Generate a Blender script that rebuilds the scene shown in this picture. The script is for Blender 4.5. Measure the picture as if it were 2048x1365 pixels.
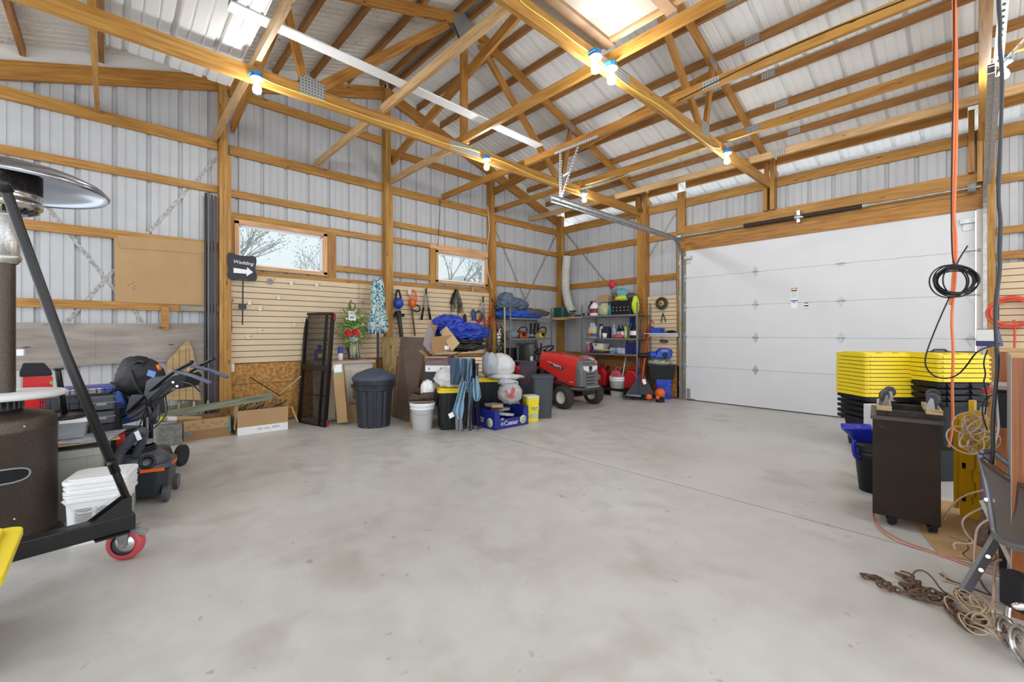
import bpy, math, random
from math import sin, cos, pi, radians, sqrt, atan2
from mathutils import Vector, Matrix, noise
random.seed(7)
D = bpy.data; SC = bpy.context.scene; COL = SC.collection
for o in list(D.objects): D.objects.remove(o)

# ------------------------------------------------------------------ camera
F = 864.7; YAW = 0.8221; CY = 666.15; EYE = 1.17
CX, LY = 6.3516, 7.4016            # camera x (y = 0); y of the garage door wall
cd = D.cameras.new('camera'); cam = D.objects.new('camera', cd); COL.objects.link(cam)
cd.sensor_width = 36; cd.lens = 36 * F / 2048; cd.shift_y = -(CY - 682.5) / 2048 * -1.0
cd.shift_y = (CY - 682.5) / 2048
cd.clip_start = .05
cam.location = (CX, 0, EYE); cam.rotation_euler = (pi / 2, 0, YAW)
SC.camera = cam

# ------------------------------------------------------------------ world, exposure
W = D.worlds.new('overcast_sky'); SC.world = W; W.use_nodes = True
nt = W.node_tree; bg = nt.nodes['Background']
bg.inputs[0].default_value = (.90, .95, 1, 1); bg.inputs[1].default_value = 1.15
SC.view_settings.view_transform = 'Standard'; SC.view_settings.look = 'None'
SC.view_settings.gamma = 1; SC.view_settings.use_curve_mapping = False
SC.view_settings.exposure = 1.0
SC.cycles.max_bounces = 8; SC.cycles.diffuse_bounces = 5
SC.cycles.sample_clamp_indirect = 6
try: SC.cycles.use_denoising = True
except Exception: pass

# ------------------------------------------------------------------ photo rays
dV = Vector((-sin(YAW), cos(YAW), 0)); rV = Vector((cos(YAW), sin(YAW), 0)); CAM = Vector((CX, 0, EYE))
def ray(px, py): return dV + rV * ((px - 1024) / F) + Vector((0, 0, (CY - py) / F))
def XP(px, py, x=0.0): v = ray(px, py); return CAM + v * ((x - CX) / v.x)
def YP(px, py, y=LY): v = ray(px, py); return CAM + v * (y / v.y)
def ZP(px, py, z=0.0): v = ray(px, py); return CAM + v * ((z - EYE) / v.z)
def DP(px, py, d): return CAM + ray(px, py) * d          # at a given depth along the view
def depth(p): return (Vector(p) - CAM).dot(dV)

# ------------------------------------------------------------------ materials
MATS = {}
def mat(name, col, rough=.6, metal=0, var=0, vscale=6, bump=0, bscale=40, col2=None, spec=.5, trans=0, alpha=1, emit=0, coat=0):
    if name in MATS: return MATS[name]
    m = D.materials.new(name); m.use_nodes = True; n = m.node_tree.nodes; l = m.node_tree.links
    b = n['Principled BSDF']
    b.inputs['Base Color'].default_value = (*col, 1); b.inputs['Roughness'].default_value = rough
    b.inputs['Metallic'].default_value = metal; b.inputs['Specular IOR Level'].default_value = spec
    if coat: b.inputs['Coat Weight'].default_value = coat; b.inputs['Coat Roughness'].default_value = .1
    if trans: b.inputs['Transmission Weight'].default_value = trans
    if alpha < 1: b.inputs['Alpha'].default_value = alpha
    if emit: b.inputs['Emission Color'].default_value = (*col, 1); b.inputs['Emission Strength'].default_value = emit
    if var or col2:
        tc = n.new('ShaderNodeTexCoord'); no = n.new('ShaderNodeTexNoise'); no.inputs['Scale'].default_value = vscale
        no.inputs['Detail'].default_value = 6; l.new(tc.outputs['Object'], no.inputs['Vector'])
        cr = n.new('ShaderNodeValToRGB'); c2 = col2 or tuple(c * (1 - var) for c in col)
        cr.color_ramp.elements[0].position = .36; cr.color_ramp.elements[1].position = .64
        cr.color_ramp.elements[0].color = (*c2, 1); cr.color_ramp.elements[1].color = (*col, 1)
        l.new(no.outputs['Fac'], cr.inputs['Fac']); l.new(cr.outputs['Color'], b.inputs['Base Color'])
    if bump:
        tc = n.new('ShaderNodeTexCoord'); no = n.new('ShaderNodeTexNoise'); no.inputs['Scale'].default_value = bscale
        no.inputs['Detail'].default_value = 4
        l.new(tc.outputs['Object'], no.inputs['Vector']); bu = n.new('ShaderNodeBump'); bu.inputs['Strength'].default_value = bump
        bu.inputs['Distance'].default_value = .01
        l.new(no.outputs['Fac'], bu.inputs['Height']); l.new(bu.outputs['Normal'], b.inputs['Normal'])
    MATS[name] = m; return m
def ramp(n, stops):
    cr = n.new('ShaderNodeValToRGB'); e = cr.color_ramp.elements
    while len(e) < len(stops): e.new(.5)
    for i, (p, c) in enumerate(stops): e[i].position = p; e[i].color = (*c, 1)
    return cr
def wood(name, c1, c2, c3, rough=.55, gs=(3, 45), knots=True):
    """wood with grain running along the UV's u axis (u, v in metres)"""
    m = D.materials.new(name); m.use_nodes = True; n = m.node_tree.nodes; l = m.node_tree.links; b = n['Principled BSDF']
    b.inputs['Roughness'].default_value = rough
    uv = n.new('ShaderNodeUVMap'); mp = n.new('ShaderNodeMapping'); mp.inputs['Scale'].default_value = (gs[0], gs[1], 1)
    l.new(uv.outputs[0], mp.inputs[0]); no = n.new('ShaderNodeTexNoise'); no.inputs['Scale'].default_value = 1; no.inputs['Detail'].default_value = 5
    no.inputs['Distortion'].default_value = .6
    l.new(mp.outputs[0], no.inputs['Vector'])
    cr = ramp(n, [(.3, c2), (.5, c1), (.72, c3)]); l.new(no.outputs['Fac'], cr.inputs['Fac'])
    mp2 = n.new('ShaderNodeMapping'); mp2.inputs['Scale'].default_value = (1.1, 3, 1); l.new(uv.outputs[0], mp2.inputs[0])
    n2 = n.new('ShaderNodeTexNoise'); n2.inputs['Scale'].default_value = 1; l.new(mp2.outputs[0], n2.inputs['Vector'])
    mx = n.new('ShaderNodeMix'); mx.data_type = 'RGBA'; mx.blend_type = 'MULTIPLY'; mx.inputs['Factor'].default_value = .55
    c4 = ramp(n, [(.35, (.62, .55, .5)), (.6, (1, 1, 1))]); l.new(n2.outputs['Fac'], c4.inputs['Fac'])
    l.new(cr.outputs[0], mx.inputs['A']); l.new(c4.outputs[0], mx.inputs['B']); out = mx.outputs['Result']
    if knots:
        vo = n.new('ShaderNodeTexVoronoi'); mp3 = n.new('ShaderNodeMapping'); mp3.inputs['Scale'].default_value = (2.6, 9, 1)
        l.new(uv.outputs[0], mp3.inputs[0]); l.new(mp3.outputs[0], vo.inputs['Vector']); vo.inputs['Scale'].default_value = 1
        ck = ramp(n, [(.045, (.12, .045, .015)), (.1, (1, 1, 1))]); l.new(vo.outputs['Distance'], ck.inputs['Fac'])
        m3 = n.new('ShaderNodeMix'); m3.data_type = 'RGBA'; m3.blend_type = 'MULTIPLY'; m3.inputs['Factor'].default_value = .85
        l.new(out, m3.inputs['A']); l.new(ck.outputs[0], m3.inputs['B']); out = m3.outputs['Result']
    l.new(out, b.inputs['Base Color'])
    MATS[name] = m; return m
PINE = wood('golden_pine', (.45, .225, .042), (.33, .14, .02), (.54, .305, .08))
PINE2 = wood('amber_pine', (.43, .195, .034), (.30, .115, .017), (.53, .275, .06))
PALE = wood('pale_pine', (.55, .35, .16), (.42, .23, .085), (.64, .45, .25))
PURL = wood('brown_pine', (.33, .15, .035), (.23, .09, .02), (.41, .20, .055))
OLDW = wood('weathered_wood', (.30, .25, .17), (.16, .14, .10), (.42, .36, .25))
FENCEW = wood('fence_wood', (.52, .36, .16), (.36, .23, .09), (.62, .47, .25))
GREYPLY = wood('grey_plywood', (.32, .28, .25), (.25, .215, .19), (.40, .35, .31), gs=(2, 14))
CABW = wood('cabinet_wood', (.30, .095, .025), (.20, .055, .014), (.40, .15, .045), rough=.35, gs=(2, 60), knots=False)
TRIMW = wood('window_pine', (.72, .42, .2), (.58, .3, .12), (.8, .52, .28), knots=False)
SIDING = mat('wall_steel', (.50, .51, .525), .38, 0, var=.07, vscale=3, spec=.5)
def roofmat():
    m = mat('roof_steel', (.76, .765, .75), .42, 0, var=.05, vscale=2.5); return m
ROOFM = roofmat()
def spotted():
    m = D.materials.new('stained_roof'); m.use_nodes = True; n = m.node_tree.nodes; l = m.node_tree.links; b = n['Principled BSDF']
    tc = n.new('ShaderNodeTexCoord'); n1 = n.new('ShaderNodeTexNoise'); n1.inputs['Scale'].default_value = 55; n1.inputs['Detail'].default_value = 3
    mp = n.new('ShaderNodeMapping'); mp.inputs['Scale'].default_value = (1.8, .7, 1); l.new(tc.outputs['Object'], mp.inputs[0]); l.new(mp.outputs[0], n1.inputs['Vector'])
    n2 = n.new('ShaderNodeTexNoise'); n2.inputs['Scale'].default_value = 3; l.new(tc.outputs['Object'], n2.inputs['Vector'])
    ad = n.new('ShaderNodeMath'); ad.operation = 'MULTIPLY_ADD'; ad.inputs[1].default_value = .35; l.new(n2.outputs['Fac'], ad.inputs[0]); l.new(n1.outputs['Fac'], ad.inputs[2])
    cr = ramp(n, [(.78, (.70, .68, .63)), (.9, (.25, .15, .07))]); l.new(ad.outputs[0], cr.inputs['Fac'])
    l.new(cr.outputs[0], b.inputs['Base Color']); b.inputs['Roughness'].default_value = .5
    MATS['stained_roof'] = m; return m
STAIN = spotted()
def floor_mat():
    m = D.materials.new('concrete'); m.use_nodes = True; n = m.node_tree.nodes; l = m.node_tree.links; b = n['Principled BSDF']
    tc = n.new('ShaderNodeTexCoord')
    def nz(s, d=6, dist=0, sc=None):
        x = n.new('ShaderNodeTexNoise'); x.inputs['Scale'].default_value = s; x.inputs['Detail'].default_value = d; x.inputs['Distortion'].default_value = dist
        if sc:
            mp = n.new('ShaderNodeMapping'); mp.inputs['Scale'].default_value = sc; l.new(tc.outputs['Object'], mp.inputs[0]); l.new(mp.outputs[0], x.inputs['Vector'])
        else: l.new(tc.outputs['Object'], x.inputs['Vector'])
        return x
    a = nz(.8, 9, .15); c1 = ramp(n, [(.3, (.46, .445, .415)), (.5, (.535, .52, .495)), (.7, (.575, .57, .555))]); l.new(a.outputs['Fac'], c1.inputs['Fac'])
    bb = nz(7, 12, .25); c2 = ramp(n, [(.3, (.91, .905, .90)), (.6, (1, 1, 1))]); l.new(bb.outputs['Fac'], c2.inputs['Fac'])
    mx = n.new('ShaderNodeMix'); mx.data_type = 'RGBA'; mx.blend_type = 'MULTIPLY'; mx.inputs['Factor'].default_value = 1
    l.new(c1.outputs[0], mx.inputs['A']); l.new(c2.outputs[0], mx.inputs['B'])
    s = nz(2.6, 9, .3); c3 = ramp(n, [(.30, (.74, .72, .68)), (.44, (1, 1, 1))]); l.new(s.outputs['Fac'], c3.inputs['Fac'])
    m2 = n.new('ShaderNodeMix'); m2.data_type = 'RGBA'; m2.blend_type = 'MULTIPLY'; m2.inputs['Factor'].default_value = .6
    l.new(mx.outputs['Result'], m2.inputs['A']); l.new(c3.outputs[0], m2.inputs['B'])
    sp = nz(16, 3); c5 = ramp(n, [(.25, (.5, .47, .43)), (.31, (1, 1, 1))]); l.new(sp.outputs['Fac'], c5.inputs['Fac'])
    m3 = n.new('ShaderNodeMix'); m3.data_type = 'RGBA'; m3.blend_type = 'MULTIPLY'; m3.inputs['Factor'].default_value = .6
    l.new(m2.outputs['Result'], m3.inputs['A']); l.new(c5.outputs[0], m3.inputs['B'])
    # rusty brown wear by the tractor and the door side
    tm = n.new('ShaderNodeMapping'); tm.inputs['Location'].default_value = (-2.6, -5.6, 0); l.new(tc.outputs['Object'], tm.inputs[0])
    vl = n.new('ShaderNodeVectorMath'); vl.operation = 'LENGTH'; l.new(tm.outputs[0], vl.inputs[0])
    w = nz(2.2, 6, 1.5); ma = n.new('ShaderNodeMath'); ma.operation = 'MULTIPLY_ADD'; ma.inputs[1].default_value = 3.2; l.new(w.outputs['Fac'], ma.inputs[0]); l.new(vl.outputs['Value'], ma.inputs[2])
    c6 = ramp(n, [(.0, (.72, .55, .36)), (.62, (.8, .68, .52)), (1, (1, 1, 1))]); dv = n.new('ShaderNodeMath'); dv.operation = 'DIVIDE'; dv.inputs[1].default_value = 4.2
    l.new(ma.outputs[0], dv.inputs[0]); l.new(dv.outputs[0], c6.inputs['Fac'])
    m4 = n.new('ShaderNodeMix'); m4.data_type = 'RGBA'; m4.blend_type = 'MULTIPLY'; m4.inputs['Factor'].default_value = .75
    l.new(m3.outputs['Result'], m4.inputs['A']); l.new(c6.outputs[0], m4.inputs['B'])
    l.new(m4.outputs['Result'], b.inputs['Base Color'])
    rr = ramp(n, [(.3, (.30, .3, .3)), (.7, (.5, .5, .5))]); l.new(bb.outputs['Fac'], rr.inputs['Fac']); l.new(rr.outputs[0], b.inputs['Roughness'])
    bu = n.new('ShaderNodeBump'); bu.inputs['Strength'].default_value = .15; bu.inputs['Distance'].default_value = .01
    l.new(bb.outputs['Fac'], bu.inputs['Height']); l.new(bu.outputs[0], b.inputs['Normal'])
    MATS['concrete'] = m; return m
CONC = floor_mat()
def dots(name, col, k=32, r=.2, hole=(.05, .05, .05)):
    """perforated steel: rows of dark holes, k per metre along the UV"""
    m = D.materials.new(name); m.use_nodes = True; n = m.node_tree.nodes; l = m.node_tree.links; b = n['Principled BSDF']
    uv = n.new('ShaderNodeUVMap'); mp = n.new('ShaderNodeMapping'); mp.inputs['Scale'].default_value = (k, k, 1); l.new(uv.outputs[0], mp.inputs[0])
    fr = n.new('ShaderNodeVectorMath'); fr.operation = 'FRACTION'; l.new(mp.outputs[0], fr.inputs[0])
    su = n.new('ShaderNodeVectorMath'); su.operation = 'SUBTRACT'; su.inputs[1].default_value = (.5, .5, 0); l.new(fr.outputs[0], su.inputs[0])
    sp = n.new('ShaderNodeSeparateXYZ'); l.new(su.outputs[0], sp.inputs[0]); cb = n.new('ShaderNodeCombineXYZ'); l.new(sp.outputs[0], cb.inputs[0]); l.new(sp.outputs[1], cb.inputs[1])
    le = n.new('ShaderNodeVectorMath'); le.operation = 'LENGTH'; l.new(cb.outputs[0], le.inputs[0])
    lt = n.new('ShaderNodeMath'); lt.operation = 'LESS_THAN'; lt.inputs[1].default_value = r; l.new(le.outputs['Value'], lt.inputs[0])
    mx = n.new('ShaderNodeMix'); mx.data_type = 'RGBA'; mx.inputs['A'].default_value = (*col, 1); mx.inputs['B'].default_value = (*hole, 1); l.new(lt.outputs[0], mx.inputs['Factor'])
    l.new(mx.outputs['Result'], b.inputs['Base Color']); b.inputs['Metallic'].default_value = .55; b.inputs['Roughness'].default_value = .45
    MATS[name] = m; return m
PLATE = dots('truss_plate', (.42, .43, .42), 36, .22)
PERF = dots('perforated_angle', (.55, .56, .56), 26, .22)
GALV = mat('galvanised_steel', (.50, .52, .53), .38, .75, var=.25, vscale=25)
STRAP = mat('galvanised_strap', (.44, .43, .40), .5, .5, var=.45, vscale=30)
STEEL = mat('bright_steel', (.62, .63, .64), .25, .9)
CHROME = mat('chrome', (.8, .8, .8), .1, 1)
WHITE = mat('white_plastic', (.86, .87, .88), .4)
DOORW = mat('door_white', (.70, .71, .735), .5, var=.03, vscale=3)
OFFW = mat('off_white', (.72, .71, .68), .5)
BLACKP = mat('black_plastic', (.012, .013, .016), .42, spec=.3)
BLACKM = mat('black_metal', (.012, .012, .013), .3, .2)
DGREY = mat('dark_grey_plastic', (.035, .038, .045), .45)
CHAR = mat('charcoal_plastic', (.06, .065, .075), .5)
GREYP = mat('grey_plastic', (.25, .26, .27), .5)
YEL = mat('yellow_plastic', (.85, .66, .02), .4)
YEL2 = mat('amber_plastic', (.80, .47, .01), .38)
RED = mat('red_paint', (.62, .02, .02), .28, coat=.4)
REDP = mat('red_plastic', (.45, .01, .02), .4)
PINKR = mat('faded_red_plastic', (.52, .10, .12), .45)
BLUE = mat('blue_plastic', (.015, .06, .42), .42)
DBLUE = mat('navy_blue', (.01, .02, .14), .45)
TARP = mat('blue_tarp', (.02, .06, .50), .33, var=.4, vscale=9, bump=.9, bscale=22)
ORANGE = mat('orange_plastic', (.75, .13, .015), .4)
CARD = mat('cardboard', (.46, .29, .14), .75, var=.08, vscale=4)
CARD2 = mat('dark_cardboard', (.33, .19, .085), .75, var=.12, vscale=4)
BROWNB = mat('brown_board', (.17, .12, .095), .5, var=.15, vscale=5)
RUBBER = mat('rubber', (.02, .02, .02), .75)
TYRE = mat('tyre_rubber', (.05, .045, .04), .8, var=.4, vscale=30)
GLASS = mat('window_glass', (.9, .95, .93), .02, trans=1, spec=.3)
def glass_mat():
    m = MATS['window_glass']; n = m.node_tree.nodes; l = m.node_tree.links
    tr = n.new('ShaderNodeBsdfTransparent'); tr.inputs[0].default_value = (.62, .645, .64, 1); gl = n.new('ShaderNodeBsdfGlossy'); gl.inputs['Roughness'].default_value = .35
    mx = n.new('ShaderNodeMixShader'); mx.inputs[0].default_value = .03; l.new(tr.outputs[0], mx.inputs[1]); l.new(gl.outputs[0], mx.inputs[2]); l.new(mx.outputs[0], n['Material Output'].inputs[0])
glass_mat()
SLAT = mat('slat_board', (.70, .55, .36), .5, var=.06, vscale=3)
SLATG = mat('slat_groove', (.17, .12, .08), .8)
OSB = mat('osb_board', (.58, .30, .075), .6, col2=(.30, .13, .025), vscale=26)
BULB = mat('lit_bulb', (1, .93, .82), emit=30)
ORCORD = mat('orange_cord', (.80, .20, .07), .5)
YCORD = mat('yellow_cable', (.80, .60, .08), .5)
HAMMER = mat('bronze_hammertone', (.115, .088, .072), .30, .65, col2=(.06, .045, .036), vscale=260, bump=.25, bscale=240)
RUST = mat('rusty_iron', (.17, .10, .065), .75, .3, var=.5, vscale=40)

# ------------------------------------------------------------------ mesh builder (everything is written in world metres through the frame M)
def frame(loc=(0, 0, 0), rz=0, rx=0, ry=0):
    return Matrix.Translation(Vector(loc)) @ Matrix.Rotation(rz, 4, 'Z') @ Matrix.Rotation(ry, 4, 'Y') @ Matrix.Rotation(rx, 4, 'X')
def axis_frame(p, q, up=(0, 0, 1)):
    """x axis from p to q, z as near to `up` as can be"""
    p = Vector(p); x = (Vector(q) - p).normalized(); u = Vector(up)
    if abs(x.dot(u)) > .995: u = Vector((0, 1, 0))
    y = u.cross(x).normalized(); z = x.cross(y)
    m = Matrix((x, y, z)).transposed().to_4x4(); m.translation = p; return m
I4 = Matrix.Identity(4)
class B:
    def __init__(s, M=None): s.v = []; s.f = []; s.uv = []; s.m = []; s.sm = []; s.M = M or I4; s.mats = []; s.cur = 0
    def use(s, m):
        if m not in s.mats: s.mats.append(m)
        s.cur = s.mats.index(m); return s
    def add(s, vs, fs, smooth=False, uvs=None, T=None):
        o = len(s.v); M = s.M @ T if T is not None else s.M
        s.v += [M @ Vector(v) for v in vs]
        for i, f in enumerate(fs):
            s.f.append([o + k for k in f]); s.m.append(s.cur); s.sm.append(smooth)
            s.uv.append(uvs[i] if uvs else [(0, 0)] * len(f))
        return s
    def box(s, c, d, T=None, taper=None):
        """box of centre c and size d; the UV's u runs along its longest side"""
        x, y, z = d[0] / 2, d[1] / 2, d[2] / 2; tx, ty = taper or (1, 1)
        vs = [(c[0] + a * x * (tx if e > 0 else 1), c[1] + b * y * (ty if e > 0 else 1), c[2] + e * z) for e in (-1, 1) for a, b in ((-1, -1), (1, -1), (1, 1), (-1, 1))]
        fs = [(3, 2, 1, 0), (4, 5, 6, 7), (0, 1, 5, 4), (1, 2, 6, 5), (2, 3, 7, 6), (3, 0, 4, 7)]
        L = max(range(3), key=lambda k: d[k]); ax = [k for k in range(3) if k != L]; ox, oy = random.random() * 50, random.random() * 50
        uvs = []
        for fi, f in enumerate(fs):
            k = (2, 2, 1, 0, 1, 0)[fi]; o = [q for q in range(3) if q != k]
            uu, vv = (L, [q for q in o if q != L][0]) if L in o else (o[0], o[1])
            uvs.append([(vs[i][uu] + ox, vs[i][vv] + oy + fi * .37) for i in f])
        return s.add(vs, fs, False, uvs, T)
    def b2(s, p, q): return s.box([(a + b) / 2 for a, b in zip(p, q)], [abs(b - a) for a, b in zip(p, q)])
    def beam(s, p, q, w, h, up=(0, 0, 1)):
        """plank from p to q, w wide sideways, h high along `up`"""
        L = (Vector(q) - Vector(p)).length; return s.box((L / 2, 0, 0), (L, w, h), axis_frame(p, q, up))
    def ngon(s, pts, h, T=None, smooth=False, axis='z'):
        """prism over a polygon in xy (or xz / yz with axis y / x), from 0 to h"""
        def P(a, b, c): return {'z': (a, b, c), 'y': (a, c, b), 'x': (c, a, b)}[axis]
        n = len(pts); vs = [P(a, b, 0) for a, b in pts] + [P(a, b, h) for a, b in pts]
        uvs = [[(a, b) for a, b in pts][::-1], list(pts)] + [[(0, 0)] * 4] * n
        fs = [tuple(range(n))[::-1], tuple(range(n, 2 * n))] + [(i, (i + 1) % n, n + (i + 1) % n, n + i) for i in range(n)]
        return s.add(vs, fs, smooth, uvs, T)
    def lathe(s, prof, n=24, T=None, a0=0, a1=2 * pi, sx=1, sy=1, smooth=True):
        """profile [(r, z)...] turned about z"""
        full = abs(a1 - a0 - 2 * pi) < 1e-6; k = n if full else n + 1; vs = []
        for r, z in prof:
            for i in range(k):
                a = a0 + (a1 - a0) * i / n; vs.append((r * cos(a) * sx, r * sin(a) * sy, z))
        fs = []; uvs = []
        for j in range(len(prof) - 1):
            for i in range(n):
                i2 = (i + 1) % k; fs.append((j * k + i, j * k + i2, (j + 1) * k + i2, (j + 1) * k + i))
                uvs.append([(i / n, prof[j][1]), ((i + 1) / n, prof[j][1]), ((i + 1) / n, prof[j + 1][1]), (i / n, prof[j + 1][1])])
        return s.add(vs, fs, smooth, uvs, T)
    def cyl(s, p, q, r, r2=None, n=16, cap=True):
        r2 = r if r2 is None else r2; p = Vector(p); q = Vector(q); L = (q - p).length
        T = axis_frame(p, q) @ Matrix.Rotation(pi / 2, 4, 'Y')
        s.lathe([(r, 0), (r2, L)], n, T)
        if cap:
            s.lathe([(0, 0), (r, 0)], n, T @ Matrix.Diagonal((1, -1, 1, 1)), smooth=False); s.lathe([(r2, L), (0, L)], n, T, smooth=False)
        return s
    def tube(s, pts, r, n=8, closed=False, smooth_pts=0, cap=True):
        P = [Vector(p) for p in pts]
        for _ in range(smooth_pts):                    # Chaikin corner cutting
            Q = [] if closed else [P[0]]
            for i in range(len(P) if closed else len(P) - 1):
                a, b = P[i], P[(i + 1) % len(P)]; Q += [a * .75 + b * .25, a * .25 + b * .75]
            if not closed: Q.append(P[-1])
            P = Q
        m = len(P); vs = []; up = None
        for i in range(m):
            a = P[(i - 1) % m] if closed or i > 0 else P[0]; b = P[(i + 1) % m] if closed or i < m - 1 else P[-1]
            t = (b - a)
            if t.length < 1e-9: t = Vector((0, 0, 1))
            t.normalize()
            if up is None: up = Vector((0, 0, 1)) if abs(t.z) < .9 else Vector((1, 0, 0))
            u = up - t * up.dot(t)
            if u.length < 1e-4: u = t.orthogonal()
            u.normalize(); up = u; w = t.cross(u); rr = r(i / max(1, m - 1)) if callable(r) else r
            vs += [P[i] + (u * cos(2 * pi * k / n) + w * sin(2 * pi * k / n)) * rr for k in range(n)]
        fs = [(j * n + k, j * n + (k + 1) % n, ((j + 1) % m) * n + (k + 1) % n, ((j + 1) % m) * n + k) for j in range(m if closed else m - 1) for k in range(n)]
        if cap and not closed: fs += [tuple(range(n))[::-1], tuple((m - 1) * n + k for k in range(n))]
        return s.add(vs, fs, True)
    def ball(s, c, r, n=12, sz=None, T=None):
        rx, ry, rz = sz or (r, r, r); m = max(4, n // 2 + 1)
        T2 = (T or I4) @ Matrix.Translation(Vector(c)) @ Matrix.Diagonal((rx, ry, rz, 1))
        return s.lathe([(max(1e-4, sin(pi * i / m)), -cos(pi * i / m)) for i in range(m + 1)], n, T2)
    def torus(s, c, R, r, n=24, k=8, T=None, nrm=(0, 0, 1), a0=0, a1=2 * pi):
        A = axis_frame(c, Vector(c) + Vector(nrm)) @ Matrix.Rotation(pi / 2, 4, 'Y')
        full = abs(a1 - a0 - 2 * pi) < 1e-6
        pts = [A @ Vector((R * cos(a0 + (a1 - a0) * i / n), R * sin(a0 + (a1 - a0) * i / n), 0)) for i in range(n if full else n + 1)]
        if T is not None: pts = [T @ p for p in pts]
        return s.tube(pts, r, k, closed=full)
    def lump(s, c, sz, amp=.15, fr=2.5, seed=0, n=28, flat=None, ridg=True):
        """crumpled cloth or bag: a ball pushed about by creased noise; flat = lowest z"""
        m = n // 2; vs = []; 
        for j in range(m + 1):
            th = pi * j / m
            for i in range(n):
                a = 2 * pi * i / n; d = Vector((sin(th) * cos(a), sin(th) * sin(a), -cos(th)))
                q = noise.noise(d * fr + Vector((seed, seed * .7, 0))); q2 = noise.noise(d * fr * 2.7 + Vector((0, seed, 3)))
                if ridg: q = 1 - 2.2 * abs(q); q2 = 1 - 2.2 * abs(q2)
                k = 1 + amp * q + amp * .5 * q2
                z = c[2] + d.z * sz[2] * k
                if flat is not None: z = max(z, flat)
                vs.append((c[0] + d.x * sz[0] * k, c[1] + d.y * sz[1] * k, z))
        fs = [(j * n + i, j * n + (i + 1) % n, (j + 1) * n + (i + 1) % n, (j + 1) * n + i) for j in range(m) for i in range(n)]
        return s.add(vs, fs, True)
    def grid(s, fn, nu, nv, smooth=True, thick=0, closed_u=False):
        vs = [fn(i / nu, j / nv) for j in range(nv + 1) for i in range(nu + 1)]
        k = nu + 1; fs = [(j * k + i, j * k + i + 1, (j + 1) * k + i + 1, (j + 1) * k + i) for j in range(nv) for i in range(nu)]
        uvs = [[(i / nu, j / nv), ((i + 1) / nu, j / nv), ((i + 1) / nu, (j + 1) / nv), (i / nu, (j + 1) / nv)] for j in range(nv) for i in range(nu)]
        return s.add(vs, fs, smooth, uvs)
    def rbox(s, c, d, r, n=4, top=1, T=None, open_top=False, wall=None, z0=None):
        """rounded-corner tub: foot size d * 1, mouth size d * top; wall = hollow with that thickness"""
        x, y, h = d; 
        def ring(k, z, inset=0):
            o = []; X, Y = x * k / 2 - inset, y * k / 2 - inset; R = max(.001, min(r - inset * .5, X, Y))
            for q, (sx, sy) in enumerate(((1, 1), (-1, 1), (-1, -1), (1, -1))):
                for i in range(n + 1):
                    a = pi / 2 * (q + i / n); o.append((c[0] + sx * (X - R) + R * cos(a), c[1] + sy * (Y - R) + R * sin(a), z))
            return o
        z = c[2]; rings = [ring(1, z), ring(top, z + h)]
        if wall: rings += [ring(top, z + h, wall), ring(1, z + wall, wall)]
        N = len(rings[0]); vs = [p for q in rings for p in q]
        fs = [(j * N + i, j * N + (i + 1) % N, (j + 1) * N + (i + 1) % N, (j + 1) * N + i) for j in range(len(rings) - 1) for i in range(N)]
        fs.append(tuple(range(N))[::-1]); fs.append(tuple((len(rings) - 1) * N + i for i in range(N)))
        return s.add(vs, fs, False, None, T)
    def done(s, name, m=None, parent=None, bevel=0, sub=0, shade=None, label=None, kind=None, solid=0):
        me = D.meshes.new(name)
        if parent is None:
            lo = [min(v[k] for v in s.v) for k in range(3)]; hi = [max(v[k] for v in s.v) for k in range(3)]
            org = Matrix.Translation(Vector(((lo[0] + hi[0]) / 2, (lo[1] + hi[1]) / 2, lo[2])))
        else: org = WM[parent.name]
        inv = org.inverted(); me.from_pydata([inv @ v for v in s.v], [], s.f)
        if not s.mats: s.mats = [m]
        for q in s.mats: me.materials.append(q)
        me.polygons.foreach_set('material_index', s.m); me.polygons.foreach_set('use_smooth', s.sm if shade is None else [shade] * len(s.f))
        ul = me.uv_layers.new(name='UVMap'); flat = [c for f in s.uv for uv in f for c in uv]; ul.data.foreach_set('uv', flat)
        me.update(); o = D.objects.new(name, me); COL.objects.link(o)
        if parent is None: o.matrix_world = org
        else: o.parent = parent
        WM[o.name] = org
        if solid: md = o.modifiers.new('thickness', 'SOLIDIFY'); md.thickness = solid
        if bevel: md = o.modifiers.new('bevel', 'BEVEL'); md.width = bevel; md.segments = 2; md.limit_method = 'ANGLE'; md.angle_limit = radians(40)
        if sub: md = o.modifiers.new('sub', 'SUBSURF'); md.levels = sub; md.render_levels = sub
        if label: o['label'] = label
        if kind: o['kind'] = kind
        return o
WM = {}
def tag(o, label, cat, group=None, kind=None):
    o['label'] = label; o['category'] = cat
    if group: o['group'] = group
    if kind: o['kind'] = kind
    return o
def thing(name, label, cat, loc=(0, 0, 0), rz=0, group=None):
    o = D.objects.new(name, None); COL.objects.link(o); o.empty_display_size = .1
    M = frame(loc, rz); o.matrix_world = M; WM[o.name] = M; tag(o, label, cat, group); return o
def struct(b, name, m=None, **k): o = b.done(name, m, **k); o['kind'] = 'structure'; return o
def copy_thing(root, loc, rz=None, label=None, group=None):
    r = root.copy(); COL.objects.link(r); M = frame(loc, root.rotation_euler.z if rz is None else rz); r.matrix_world = M; WM[r.name] = M
    if label: r['label'] = label
    if group: r['group'] = group
    for ch in list(root.children):
        c = ch.copy(); COL.objects.link(c); c.parent = r; WM[c.name] = M
        for g in list(ch.children): d = g.copy(); COL.objects.link(d); d.parent = c
    return r
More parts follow.
